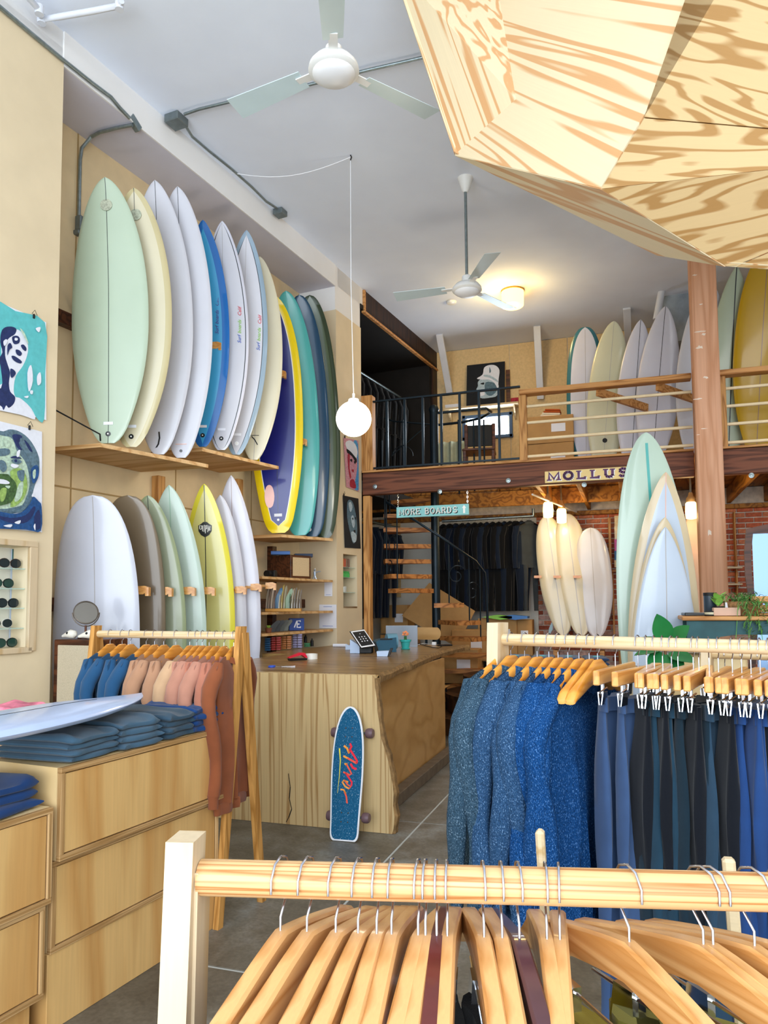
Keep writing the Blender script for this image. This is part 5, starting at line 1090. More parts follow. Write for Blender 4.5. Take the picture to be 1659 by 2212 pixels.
MB().prism([(-.09, -.002, .03), (.02, -.002, .065), (.06, -.002, .06), (.085, -.002, .02), (.07, -.002, .018), (.03, -.002, .045), (-.085, -.002, .022)], (0, .036, 0)).out('arm', flat('stapler_red', '#d8203a', .35), t, local=True)
p = on(672, 1424); MB().lathe([(.042, 0), (.055, 0), (.055, .045), (.042, .045), (.042, 0)], p+UP*.001, 26, cap=False).out('tape_roll', 'sticker', None, True, label='thick white roll of tape beside the red stapler', cat='tape')
p = on(608, 1441); t = thing('scissors', 'blue-handled scissors lying open at the near left of counter', 'scissors', p, .4)
for sg_ in (-1, 1):
    MB().lathe([(.014, 0), (.026, 0), (.026, .008), (.014, .008), (.014, 0)], V((-.07, sg_*.03, .003)), 16, cap=False).out('handle', flat('scissor_blue', '#2b56c8', .4), t, True, local=True)
    MB().prism([(-.05, sg_*.02, .004), (.0, 0, .004), (.10, -sg_*.012, .004), (.0, -sg_*.01, .004)], (0, 0, .003)).out('blade', 'chrome', t, local=True)
a = [on(x, y) for x, y in ((890, 1385), (900, 1390), (912, 1394), (935, 1400), (948, 1401), (955, 1396))]
MB().tube([q+UP*.006 for q in a], .004, 6).out('charging_cable', 'black', None, True, label='black charging cable curling on the counter right of the laptop', cat='cable')
a = [on(x, y) for x, y in ((900, 1394), (915, 1391), (932, 1393))]; t = thing('white_charger', 'white phone charger with its cable on the counter end', 'charger', on(938, 1394))
MB().tube([q+UP*.005 for q in a], .004, 6).out('cable', 'white_plastic', t, True); MB().box(on(938, 1394)+UP*.02, (.045, .04, .035), b=.004).out('plug', 'white_plastic', t)
p = on(960, 1395); MB().box(p+UP*.008, (.16, .09, .014), M.Rotation(.5, 3, 'Z'), b=.004).out('phone', 'screen_black', label='dark phone lying flat on the far end of counter', cat='phone')
# plywood chair behind the counter
p = Yp(920, 1368, 8.45); t = thing('plywood_chair', 'chair with rounded plywood back behind the laptop', 'chair', (p.x, 8.3, 0))
z0, z1_ = zat(920, 1382, 8.45), zat(920, 1355, 8.45); w_ = .11
mb = MB(); zc, hz_ = (z0+z1_)/2, (z1_-z0)/2
mb.prism([V((p.x+(.12)*(1 if cos(a_) > 0 else -1)+.06*cos(a_), 8.45, zc+hz_*sin(a_))) for a_ in [k*pi/10+.05 for k in range(20)]], (0, .014, 0)); mb.out('backrest', 'counter_ply', t)
MB().box((p.x, 8.62, .47), (.4, .38, .02), b=.008).out('seat', 'counter_ply', t)
for sx_ in (-.17, .17):
    for yy in (8.46, 8.78): MB().tube([(p.x+sx_, yy, 0), (p.x+sx_*.9, yy, .47)], .011, 8).out('leg', 'iron', t, True)
MB().bar((p.x, 8.47, .46), (p.x, 8.465, zc), .03, .006, up=V((0, 1, 0))).out('back_bracket', 'iron', t)
# ------------------------------------------------------------ alcove end shelves above the counter
SS = []
for z, nm in ((1.735, 'upper small shelf at the alcove end with the speaker box'), (1.385, 'middle small shelf at the alcove end with the row of fins'), (1.175, 'lower small shelf at the alcove end with the blue box')):
    mb = MB(); wallbox(mb, -2.15, -.72, -.49, -.02, z-.025, z); mb.out('alcove_shelf', 'shelf_ply', label=nm, cat='shelf', group='small shelves at the alcove end')
mb = MB(); wallbox(mb, -1.34, -1.26, -.5, -.43, .9, 2.1); mb.out('trim_9', 'walnut', kind='structure')
def sh(px, py, z, off=-.2): p = Wp(px, py, off); return V((p.x, p.y, z))
p = sh(628, 1245, 1.735, -.24); t = thing('speaker_box', 'walnut speaker box with cream front on the upper small shelf', 'speaker', p, face(p)+radians(45))
MB().box((0, 0, .128), (.31, .31, .25), b=.004).out('cabinet', 'walnut', t, local=True)
MB().box((0, -.157, .128), (.25, .008, .2), b=.002).out('grille', flat('grille_cream', '#cdb48c', .9, var=.15, scale=200), t, local=True)
for k, (px, lab) in enumerate(((606, 'blue paperback lying on the speaker box, left one'), (655, 'dark blue paperback lying on the speaker box, right one'))):
    q = sh(px, 1187, 1.987, -.24); t = thing('book', lab, 'book', q, face(q)+.1*k); MB().box((0, 0, .003), (.2, .15, .004)).box((0, 0, .036), (.2, .15, .004)).box((0, -.073, .02), (.2, .004, .036)).out('cover', flat('book_%d' % k, ('#2d62a8', '#2b3c5c')[k], .5), t, local=True); MB().box((0, .003, .0195), (.19, .14, .028)).out('pages', 'sticker', t, local=True)
q = sh(680, 1247, 1.735, -.10); t = thing('figurine', 'small silver figurine with a surfboard standing right of speaker box', 'figurine', q)
mb = MB(); mb.tube([q+V((-.02, 0, 0)), q+UP*.05], .007, 6).tube([q+V((.02, 0, 0)), q+UP*.05], .007, 6).tube([q+UP*.045, q+UP*.085], [.014, .016], 8).tube([q+UP*.08, q+V((.07, 0, .09))], .006, 6).lathe([(.001, -.014), (.013, 0), (.001, .014)], q+UP*.105, 8); mb.out('figure', 'alu', t, True)
MB().tube([q+V((-.01, .02, .03)), q+V((-.012, .02, .08)), q+V((-.005, .02, .13))], [.004, .016, .003], 8).out('mini_board', 'white_plastic', t, True)
q = sh(585, 1240, 1.735, -.2); t = thing('black_camera', 'black camera with lens lying left of the speaker box', 'camera', q); MB().box(q+UP*.04, (.12, .07, .075), b=.01).out('body', 'black', t); MB().lathe([(.035, 0), (.035, .06), (.025, .06)], q+V((.0, -.035, .04)), 16, M.Rotation(pi/2, 3, 'X')).out('lens', 'black', t, True)
# fins in a rack
fcol = ['#9b9184', '#8e7b6b', '#c7b9a8', '#7d6252', '#1f5f86', '#cfc7a9', '#b9a24b', '#a7a68c', '#5d7c4a', '#2f5a3c', '#b8b3a4', '#6d6a66', '#99948c', '#777470']
rk_ = thing('fin_rack', 'yellow wooden rack with slots on the middle small shelf', 'rack', sh(615, 1316, 1.385, -.15))
a, b = sh(574, 1316, 1.387, -.15), sh(652, 1316, 1.387, -.15); b = a+V(r0)*(.36)
MB().bar(a+UP*.016, b+UP*.016, .09, .03, b=.003).out('rack_bar', flat('rack_yellow', '#c08a35', .5), rk_)
for k, c in enumerate(fcol):
    q = a+(b-a)*((k+.5)/14)+UP*.033; wide_ = k in (4, 8); hgt = (.22, .2, .23, .2, .21, .2, .24, .23, .2, .21, .2, .21, .19, .19)[k]
    e = V(r0) if wide_ else (NV+V(r0)*.12).normalized(); s_ = .12 if not wide_ else .09; nn = NV if wide_ else V(r0)
    pr = [(-.4, 0), (.35, 0), (.3, .25), (.35, .55), (.62, .85), (.55, 1), (.3, .95), (-.1, .6), (-.35, .25)]
    mb = MB(); mb.prism([q+e*(x*s_)+UP*(y*hgt) for x, y in pr], nn*.007); mb.out('surfboard_fin', flat('fincol_%d' % k, c, .35, coat=.3), label='%s surfboard fin from the left in the yellow rack' % ORD[k], cat='fin', group='fins in the yellow rack')
for k in range(5):
    q = sh(588+9*k, 1358, 1.177, -.15-.02*k); e = (V(r0)+NV*.3).normalized(); c = ('#1b1d20', '#23262a', '#50544f', '#7b8078', '#b5bba9')[k]
    pr = [(-.45, 0), (.3, 0), (.4, .4), (.75, .8), (.7, 1), (.4, .95), (-.05, .6), (-.35, .2)]
    mb = MB(); mb.prism([q+e*(x*.11)+UP*(.002+y*.12) for x, y in pr], NV*.008); mb.out('surfboard_fin', flat('finlow_%d' % k, c, .35, coat=.3), label='%s curved fin from the left on the lower small shelf' % ORD[k], cat='fin', group='curved fins beside the blue box')
q = sh(640, 1358, 1.177, -.16); t = thing('blue_box', 'blue cardboard box with white letter E on the lower small shelf', 'box', q, face(q)+.1)
MB().box((0, 0, .068), (.16, .1, .13), b=.003).out('carton', flat('box_blue', '#173f8f', .5), t, local=True)
for k, ch in enumerate('/E'):
    mb = MB(); write(mb, ch, V((-.035+.035*k, -.051, .035)), V((1, 0, 0)), UP, V((0, -1, 0)), .07, .045, 0, .001, .013, False); mb.out('letter', 'paper', t, local=True)
q = sh(580, 1366, 1.177, -.08); t = thing('succulent_pot', 'tiny terracotta pot with a succulent on the lower small shelf', 'potted plant', q)
MB().lathe([(.025, .001), (.036, .05), (.03, .05), (.028, .042), (.001, .042)], q, 14).out('pot', flat('terracotta', '#7a4a32', .7), t, True)
mb = MB(); 
for k in range(9): d = V((cos(k*2.4)*.6, sin(k*2.4)*.6, 1)).normalized(); mb.lathe([(.001, 0), (.009, .015), (.001, .035)], q+UP*.042+d*.004, 6, d.to_track_quat('Z', 'Y').to_matrix())
o = mb.out('leaves', flat('succulent', '#8fae45', .5), t, True); o['kind'] = 'stuff'
# wax bars in colour columns
def wcol(px0, px1, z0, z1, n, cols, c, lab, grp):
    m = flat('wax_'+c[1:], c, .3, var=.12, scale=40, coat=.3); a = sh(px0, 1430, 0, -.12); w_ = (px1-px0)/219.; proto = None
    for j in range(n):
        for i in range(cols):
            h_ = (z1-z0)/n; q = a+V(r0)*(w_*(i+.5)/cols); q.z = z0+j*h_
            lb = lab.replace(' in the', ', %s row%s, in the' % (ORD[j], '' if cols == 1 else (', left', ', right')[i]))
            if proto is None:
                proto = MB().box(q+UP*(h_/2), (w_/cols-.004, .07, h_-.003), M.Rotation(YAW, 3, 'Z'), b=.005).out('wax_bar', m, label=lb, cat='wax bar', group=grp, origin=q)
            else: o = proto.copy(); COL.objects.link(o); o.matrix_world = M.Translation(q); o['label'] = lb
wcol(586, 608, .997, 1.135, 6, 2, '#9c2f2a', 'red wax bar in the red stack behind the counter', 'red wax bars')
wcol(609, 631, .997, 1.135, 6, 2, '#ad6a33', 'orange wax bar in the orange stack behind the counter', 'orange wax bars')
wcol(632, 655, .997, 1.15, 6, 2, '#8d86a8', 'lilac wax bar in the lilac stack behind the counter', 'lilac wax bars')
wcol(572, 585, .997, 1.13, 6, 1, '#1f4a6d', 'dark blue wax bar in the blue stack behind counter', 'blue wax bars')
wcol(657, 672, .997, 1.04, 2, 1, '#2f7d4c', 'green wax bar in the low green stack under black bottles', 'green wax bars')
for k, px in enumerate((660, 670)):
    q = sh(px, 1410, 1.042, -.12) if k == 0 else sh(674, 1410, .997, -.1); MB().lathe([(.018, 0), (.018, .06), (.008, .07), (.008, .085), (.001, .085)], q, 12).out('black_bottle', 'black', None, True, label=('left', 'right')[k]+' small black bottle beside the lilac wax bars', cat='bottle')
# ------------------------------------------------------------ cubby on the pier
tubes = ['#b3c94a', '#d9a441', '#d97a3a', '#c25a3a', '#8a6a52', '#7a5a4a']
for z in (1.90, 1.78, 1.60):
    mb = MB(); wallbox(mb, -.49, -.15, -.23, -.02, z-.006, z); mb.out('glass_shelf', glass('shelf_glass', (.55, .8, .72), .45), label='%s glass shelf in the cubby of the pier' % {1.90: 'top', 1.78: 'middle', 1.60: 'bottom'}[z], cat='shelf', group='cubby glass shelves')
for k, c in enumerate(tubes):
    p = wxyz(-.46+.05*k, -.08, 1.901); MB().lathe([(.014, 0), (.014, .09), (.012, .105), (.001, .105)], p, 10).out('balm_tube', flat('tube_%d' % k, c, .4), None, True, label='%s small tube from the left on the top cubby shelf' % ORD[k], cat='tube', group='tubes in the cubby')
for k in range(5):
    p = wxyz(-.36+.045*k, -.1, 1.781); MB().lathe([(.018, 0), (.018, .05), (.012, .055), (.012, .075), (.001, .075)], p, 10).out('green_bottle', flat('cap_green', '#3fae4e', .4), None, True, label='%s small green bottle from the left on the middle cubby shelf' % ORD[k], cat='bottle', group='green bottles in the cubby')
p = wxyz(-.44, -.08, 1.781); MB().lathe([(.018, 0), (.018, .08), (.01, .09), (.01, .12), (.001, .12)], p, 10).out('white_bottle', 'sticker', None, True, label='white bottle with dark print left of the green bottles in cubby', cat='bottle')
for k in range(2): p = wxyz(-.42+.12*k, -.1, 1.601); MB().lathe([(.035, 0), (.035, .07), (.033, .07), (.031, .006), (.001, .006)], p, 14).out('glass_jar', glass('jar_glass', (.85, .9, .9), .4), None, True, label='%s clear glass jar on the bottom cubby shelf' % ('left', 'right')[k], cat='jar')
mb = MB(); wallbox(mb, -.5, -.14, -.24, .0, 1.41, 1.43); mb.out('trim_10', 'fir_rail', kind='structure')
# ------------------------------------------------------------ sunglasses niche
flat('lens_dark', '#15272c', .08, coat=.6); flat('lens_green', '#1f4038', .08, coat=.6); flat('frame_white', '#dcd9cf', .4); flat('frame_tort', '#33231c', .3, coat=.4)
for k, (nm, s0_, s1_, z0_, z1_) in enumerate((('top', -5.95, -4.77, 1.837, 1.875), ('side', -4.83, -4.77, 1.17, 1.837), ('bottom', -5.95, -4.80, 1.16, 1.196))):
    mb = MB(); wallbox(mb, s0_, s1_, -.01, .018, z0_, z1_, .003); mb.out('trim_1%d' % (k+1), 'maple_light', kind='structure')
rows_ = [(1228, 'top', 'lens_dark', 'frame_tort', 21), (1271, 'second', 'lens_green', 'black', 5), (1313, 'third', 'lens_dark', 'black', 16), (1356, 'fourth', 'lens_dark', 'frame_white', 2), (1398, 'lowest', 'lens_green', 'black', 13)]
for j, (y, nm, lens, fr__, px_) in enumerate(rows_):
    z = Wp(50, y, -.02).z if j < 4 else 1.197
    if j < 4: mb = MB(); wallbox(mb, -5.89, -4.835, -.15, -.02, z-.006, z); mb.out('glass_shelf', 'shelf_glass', label='%s glass shelf of the sunglasses niche' % nm, cat='shelf', group='sunglasses niche shelves')
    s_ = ws(Wp(px_, y-10, -.05))[0]
    c = wxyz(s_, -.05, z+.030); t = thing('sunglasses', '%s pair of sunglasses in the wall niche%s' % (nm, {'fourth': ', with a white frame', 'second': ', green lenses', 'top': ', brown rims'}.get(nm, '')), 'sunglasses', c, 0)
    for sg_ in (-1, 1):
        lc = c+WD*(.041*sg_)
        sh2 = [(.033*cos(a_)*(1.05 if abs(cos(a_)) > .6 else 1), .025*sin(a_)+(.003 if sin(a_) > 0 else 0)) for a_ in [k*pi/8 for k in range(16)]]
        MB().prism([lc+WD*(a_*1.12)+UP*(b_*1.15) for a_, b_ in sh2], WN*.004).out('rim', fr__, t)
        MB().prism([lc+WD*a_+UP*b_+WN*.004 for a_, b_ in sh2], WN*.003).out('lens', lens, t)
        MB().bar(c+WD*(.078*sg_)+UP*.014, c+WD*(.07*sg_)+UP*-.005+WN*-.08, .004, .007).out('temple', fr__, t)
    MB().bar(c+WD*-.01+UP*.008+WN*.003, c+WD*.01+UP*.008+WN*.003, .005, .006).out('bridge', fr__, t)
sa, sb = ws(Wp(30, 1300, -.15))[0], -4.835
mb = MB(); wallbox(mb, sa, sb, -.155, -.145, 1.2, 1.83); mb.out('pale_backboard', flat('mirror_strip', '#b9c4d6', .2, var=.02), label='pale blue-white board at the back right of the sunglasses niche', cat='board')
mb = MB(); wallbox(mb, sa+.02, sb, -.144, -.138, 1.74, 1.83); mb.out('teal_card', flat('card_teal', '#1f5a5a', .5), label='dark teal card above the top shelf of the sunglasses niche', cat='card')
# ------------------------------------------------------------ floor speaker with skulls and round mirror
t = thing('floor_speaker', 'tall walnut speaker cabinet with cream grille by the left wall', 'speaker', wxyz(-4.45, .17, 0))
mb = MB(); wallbox(mb, -4.62, -4.3, .005, .345, 0, 1.235, .006); mb.out('cabinet', 'walnut', t)
mb = MB(); wallbox(mb, -4.63, -4.62, .05, .335, .04, 1.20, .003); mb.out('grille', flat('grille_linen', '#b8ab92', .9, var=.12, scale=160), t)
mc = wxyz(-4.48, .14, 1.236); t = thing('round_mirror', 'small round tilting table mirror on top of the floor speaker', 'mirror', mc)
MB().lathe([(.05, 0), (.05, .008), (.008, .012), (.007, .09), (.001, .09)], mc, 18).out('stand', 'walnut', t, True)
c = mc+UP*.175; R = M.Rotation(YAW+.55, 3, 'Z')@M.Rotation(radians(72), 3, 'X'); Rm = R
MB().lathe([(.075, -.008), (.082, -.004), (.082, .006), (.074, .008), (.074, .0), (.075, -.008)], c, 30, R, cap=False).out('rim', flat('bronze', '#5a5148', .35, .5), t, True)
MB().lathe([(.076, -.002), (.076, .003)], c, 30, R).out('mirror_glass', flat('mirror_surface', '#8a8378', .05, 1, var=0), t, True)
MB().tube([c+V(r0)*(.092*cos(a_))+UP*(.092*sin(a_)) for a_ in [pi+k*pi/12 for k in range(13)]], .004, 6).out('yoke', 'bronze', t, True)
for k, (s_, o_, lab) in enumerate(((-4.55, .06, 'small animal skull left of the round mirror on the speaker'), (-4.56, .23, 'small white skull right of the round mirror on the speaker'))):
    q = wxyz(s_, o_, 1.236); t = thing('skull', lab, 'skull', q, .4*k)
    MB().tube([(-.05, 0, .018), (-.02, 0, .026), (.02, 0, .034), (.05, 0, .03), (.065, 0, .028)], [.008, .016, .030, .026, .006], 12).out('cranium', flat('bone', '#e3ddcf', .7, var=.1), t, True, True)
    for sg_ in (-1, 1): MB().lathe([(.008, -.002), (.008, .004)], (.01, sg_*.024, .04), 10, M.Rotation(sg_*-1.1, 3, 'X')).out('eye_socket', 'black', t, True, True)
# ------------------------------------------------------------ drawer cabinets
Q0 = V((-1.836, 2.646, 0))
def cb(mb, s0, s1, o0, o1, z0, z1, b=0):
    c = Q0+WD*((s0+s1)/2)+WN*((o0+o1)/2); c.z = (z0+z1)/2; return mb.box(c, (s1-s0, o1-o0, z1-z0), M((WD, WN, UP)).transposed(), b)
def drawer_unit(nm, lab, s0, s1, z0, z1, off, dep=.62):
    c = Q0+WD*((s0+s1)/2)+WN*(off-dep/2); t = thing(nm, lab, 'drawer unit', (c.x, c.y, z0)); e = .019
    cb(MB(), s0, s1, off-dep, off-.02, z0+.0005, z1).out('carcass', 'birch', t)
    for a in ((s0, s1, z1-e, z1), (s0, s1, z0, z0+e), (s0, s0+e, z0+e, z1-e), (s1-e, s1, z0+e, z1-e)): cb(MB(), a[0], a[1], off-.019, off, a[2], a[3], .0015).out('edge_strip', 'ply_edge' if a[1]-a[0] > .1 else 'ply_edge_upright', t)
    cb(MB(), s0+e, s1-e, off-.0195, off-.017, z0+e, z1-e).out('shadow_gap', 'black', t)
    cb(MB(), s0+e+.004, s1-e-.004, off-.018, off-.005, z0+e+.004, z1-e-.004, .001).out('drawer_front', 'birch_side', t); return t
drawer_unit('drawer_unit', 'upper plywood drawer unit of the tall stack carrying folded clothes', -.515, .42, .572, .89, .0)
drawer_unit('drawer_unit', 'middle plywood drawer unit of the tall stack', -.525, .40, .262, .571, -.022)
t = thing('cabinet_base', 'plain plywood base under the tall drawer stack', 'cabinet', Q0+WN*-.3)
cb(MB(), -.53, .395, -.62, -.03, 0, .261, .002).out('base_panel', 'birch_side', t)
drawer_unit('drawer_unit', 'upper plywood drawer unit of the low stack at picture edge', -1.5, -.545, .445, .765, -.0)
drawer_unit('drawer_unit', 'lower plywood drawer unit of the low stack at picture edge', -1.5, -.555, .135, .444, -.015)
cb(MB(), -1.5, -.58, -.6, -.05, 0, .134, .002).out('plinth', 'birch_side', label='recessed plywood plinth under the low drawer stack', cat='plinth')
# folded clothes
def folded(name, lab, s, o, z, mat, L=.30, W_=.25, n=4, t=.022, rz=0, grp=None, seed=0):
    r = thing(name, lab, 'folded clothes', (0, 0, 0)); rr = random.Random(seed)
    c = Q0+WD*s+WN*o; r.matrix_world = M.Translation((c.x, c.y, z))@M.Rotation(-WA+rz, 4, 'Z')
    # local x points into the room (the folded edge), local y along the cabinet
    for k in range(n):
        dx, dy, tw = rr.uniform(-.010, .010), rr.uniform(-.008, .008), rr.uniform(-.04, .04); ph = rr.uniform(0, 6); z0 = k*t; rs = []
        for i in range(21):
            u = -1+2*i/20; ring = []; uu = abs(u)**.6*(1 if u > 0 else -1)
            for j in range(22):
                a = 2*pi*j/22; ca, sa = cos(a), sin(a); x = W_/2*(abs(ca)**.30)*(1 if ca > 0 else -1)+.006*sin(5*u+ph); y = L/2*uu*(1+.02*sin(6*ca+ph))
                th = t*.56*(1-abs(u)**8*.75)
                zz = th*(abs(sa)**.55)*(1 if sa > 0 else -1); top = (.011*sin(3.1*u+ph)*cos(9*x+ph)+.006*sin(23*x+7*u+ph))*(1-abs(u)**4)*(1-abs(ca)**6) if (k == n-1 and sa > 0) else 0
                dr = -.008*smooth01((x/W_*2-.6)/.4)*(k/n)
                ring.append(V((x+dx+tw*y, y+dy, max(.0008, z0+t/2+zz+top+dr))))
            rs.append(ring)
        MB().rings(rs).out('folded_layer', mat, r, True, True)
    return r
cloth('slate_cloth', '#3d586c'); cloth('slate_dark', '#2f4657'); cloth('navy_cloth', '#16396b'); cloth('ink_cloth', '#1a2230'); cloth('denim_blue', '#2d5f8e')
ft = .022
folded('folded_clothes', 'nearest pile of slate blue folded clothes on the drawer stack', -.36, -.19, .892, 'slate_cloth', .25, .36, 4, ft*1.1, .10, seed=1)
folded('folded_clothes', 'second pile of slate blue folded clothes under the surfboard edge', -.105, -.19, .892, 'slate_cloth', .22, .36, 4, ft*1.25, -.05, seed=2)
folded('folded_clothes', 'third pile of grey-blue folded clothes on the drawer stack', .115, -.18, .892, 'slate_dark', .19, .35, 4, ft*1.2, .07, seed=3)
folded('folded_clothes', 'navy blue folded clothes at the far corner of the drawer stack', .31, -.16, .892, 'navy_cloth', .18, .32, 4, ft*1.3, -.05, seed=4)
folded('folded_clothes', 'black folded clothes with white print behind the navy ones', .22, -.47, .892, 'ink_cloth', .34, .2, 4, ft*1.25, 0, seed=5)
folded('folded_clothes', 'thick navy folded clothes on the low drawer stack', -.80, -.20, .767, 'navy_cloth', .44, .36, 3, .036, .08, seed=6)
folded('folded_clothes', 'pink and white folded shirt behind the laid surfboard', -.05, -.80, .892, flat('pink_print', '#d8788e', .9, var=.5, scale=14), .2, .2, 4, .03, 0, seed=7)
cb(MB(), -.5, .42, -1.0, -.645, 0, .89, .004).out('side_table', 'birch', label='plywood table behind the tall drawer stack', cat='table')
# surfboard lying on the clothes
tip = Zp(306, 1511, 1.045); bk = Zp(-40, 1571, 1.045); d = (bk-tip).normalized(); tail = tip+d*1.75
board('surfboard', 'pale blue-white surfboard lying flat across the piles of folded clothes', tail+UP*0, tip, .47, flat('b_sky', '#b6c8ea', .3, coat=.5), nose_k=.15, stringer='line_dark', sw=.004, s0=.0, s1=.85, facing=V((0, 0, -1)), rocker=.02, tailrocker=0, T=.06)
# ------------------------------------------------------------ clothes, hangers and racks
for n_, a_ in dict(knit_slate=('#30485a', '#8ea5b6', '#1c2a35'), knit_mid=('#29486a', '#86a5c6', '#172b43'), knit_blue=('#123f72', '#6a94c4', '#0a2342')).items(): speck(n_, a_[0], a_[1], a_[2], 420, .95, .63)
for n_, c_ in dict(hood_blue='#1f486c', hood_tan='#a57c60', hood_sand='#b99674', hood_pink='#ad7a66', hood_rose='#a76b56', hood_brown='#83492c', cl_black='#0d0f13', cl_ink='#0a0e16', cl_navy='#162a48', cl_blue='#1d3b6c', cl_teal='#1a3444', cl_slate='#34496b', cl_petrol='#12242f', cl_slatedk='#243a4c',
                   cl_mustard='#9a8614', cl_olive='#8a8230', cl_maroon='#3d1118', cl_grey='#2a2f33', cl_yellow='#c9b54a', wet_black='#0a0c10', wet_blue='#101c2e', wet_grey='#3a3f42').items(): cloth(n_, c_)
def ringfold(hw, ht, z, amp, ph, n=30, xo=0, yo=0, k=3.0):
    out = []
    for j in range(n):
        a = 2*pi*j/n; ca, sa = cos(a), sin(a)
        x = hw*(abs(ca)**.75)*(1 if ca > 0 else -1); y = ht*(abs(sa)**.8)*(1 if sa > 0 else -1)
        f = amp*(sin(k*x/.06*1.2+ph)+.6*sin(k*x/.034+ph*2.3))
        out.append(V((x+xo, y+yo+f, z)))
    return out
GC = {}
def cached(key, build):
    """parts of one garment kind: list of (name, mesh, [sub]) shared between copies"""
    if key not in GC:
        r = bpy.data.objects.new('tmp', None); COL.objects.link(r); build(r)
        GC[key] = [(c.name.split('.')[0], c.data, [(g.name.split('.')[0], g.data) for g in c.children]) for c in r.children]
        for c in list(r.children):
            for g in list(c.children): bpy.data.objects.remove(g)
            bpy.data.objects.remove(c)
        bpy.data.objects.remove(r)
    return GC[key]
def place(name, label, cat, mw, key, build, group=None):
    root = thing(name, label, cat, mat=mw, group=group)
    for nm, me, subs in cached(key, build):
        o = bpy.data.objects.new(nm, me); COL.objects.link(o); o.parent = root
        for n2_, m2 in subs: q = bpy.data.objects.new(n2_, m2); COL.objects.link(q); q.parent = o
    return root
def top_build(mat, seed=0, W=.225, L=.66, sl=.58, neck='crew', t=.042, drop=.07, cuffmat=None):
    def f(r):
        rr = random.Random(seed*17+5); ph = rr.uniform(0, 6); rs = []; N = 20
        zsh = lambda x: -.046-.37*abs(x)-.5*max(0, abs(x)-W*.85)-.105*max(0, 1-abs(x)/.105)
        for i in range(N+1):
            v = i/N; hw = W*(1-.10*smooth01((v-.1)/.25))*(1+.02*sin(v*5+ph)); ht = t*(.12+.88*smooth01(v/.10))*(1+.15*sin(v*4+ph)); ring = ringfold(hw, ht, 0, .020*smooth01(v*1.3), ph+v*.7, 40)
            for p in ring: z0 = zsh(p.x); p.z = z0*(1-v)+(-drop-.03-L)*v if v > 0 else z0
            rs.append(ring)
        MB().rings(rs).out('body', mat, r, .9, True)
        hem = [ringfold(W*.9*(1 if k in (0, 3) else 1.01), t*(1.0 if k in (0, 3) else 1.12), -drop-.03-L+.005-.05*k/3, .014, ph+.7, 34) for k in range(4)]
        if neck != 'shirt': MB().rings(hem).out('hem_band', mat, r, .9, True)
        for sg in (-1, 1):
            pts = []; rad = []
            for k in range(12):
                v = k/11; x = sg*(W-.045+.085*smooth01(v*4)-.015*v+.012*sin(v*7+ph)); z = zsh(W-.05)-.012-v*sl
                pts.append(V((x, .016*sin(v*5+ph*sg)+.01*v, z))); rad.append((.040-.012*v)*(1 if v > .02 else .7)*(1+.09*sin(v*15+ph)))
            s_ = MB().tube(pts, rad, 12, sy=.72).out('sleeve', mat, r, True, True)
            e = pts[-1]; MB().tube([e+UP*.006, e+UP*-.02, e+UP*-.055], [rad[-1]*.95, rad[-1]*.80, rad[-1]*.76], 12, sy=.8).out('cuff', mat, s_, True, True)
        c0 = V((0, 0, -drop+.0))
        if neck == 'hood':
            rs = []
            for i in range(9):
                v = i/8; w_ = .105*sin(pi*(.12+.80*v)); rs.append([V((w_*cos(a)*1.15, .028+.062*sin(a)*sin(pi*(.1+.85*v)), -drop-.17+.13*v+.02*cos(a*2))) for a in [2*pi*j/18 for j in range(18)]])
            MB().rings(rs).out('hood', mat, r, True, True)
        else:
            hgt = .035 if neck == 'crew' else .06
            MB().rings([[V((.070*cos(a)*(1.22-.22*k/3), .036*sin(a)*(1.3-.25*k/3), -.158+hgt*k/3*.8+.034*abs(cos(a)))) for a in [2*pi*j/20 for j in range(20)]] for k in range(4)], cap=False).out('collar', mat, r, True, True)
    return f
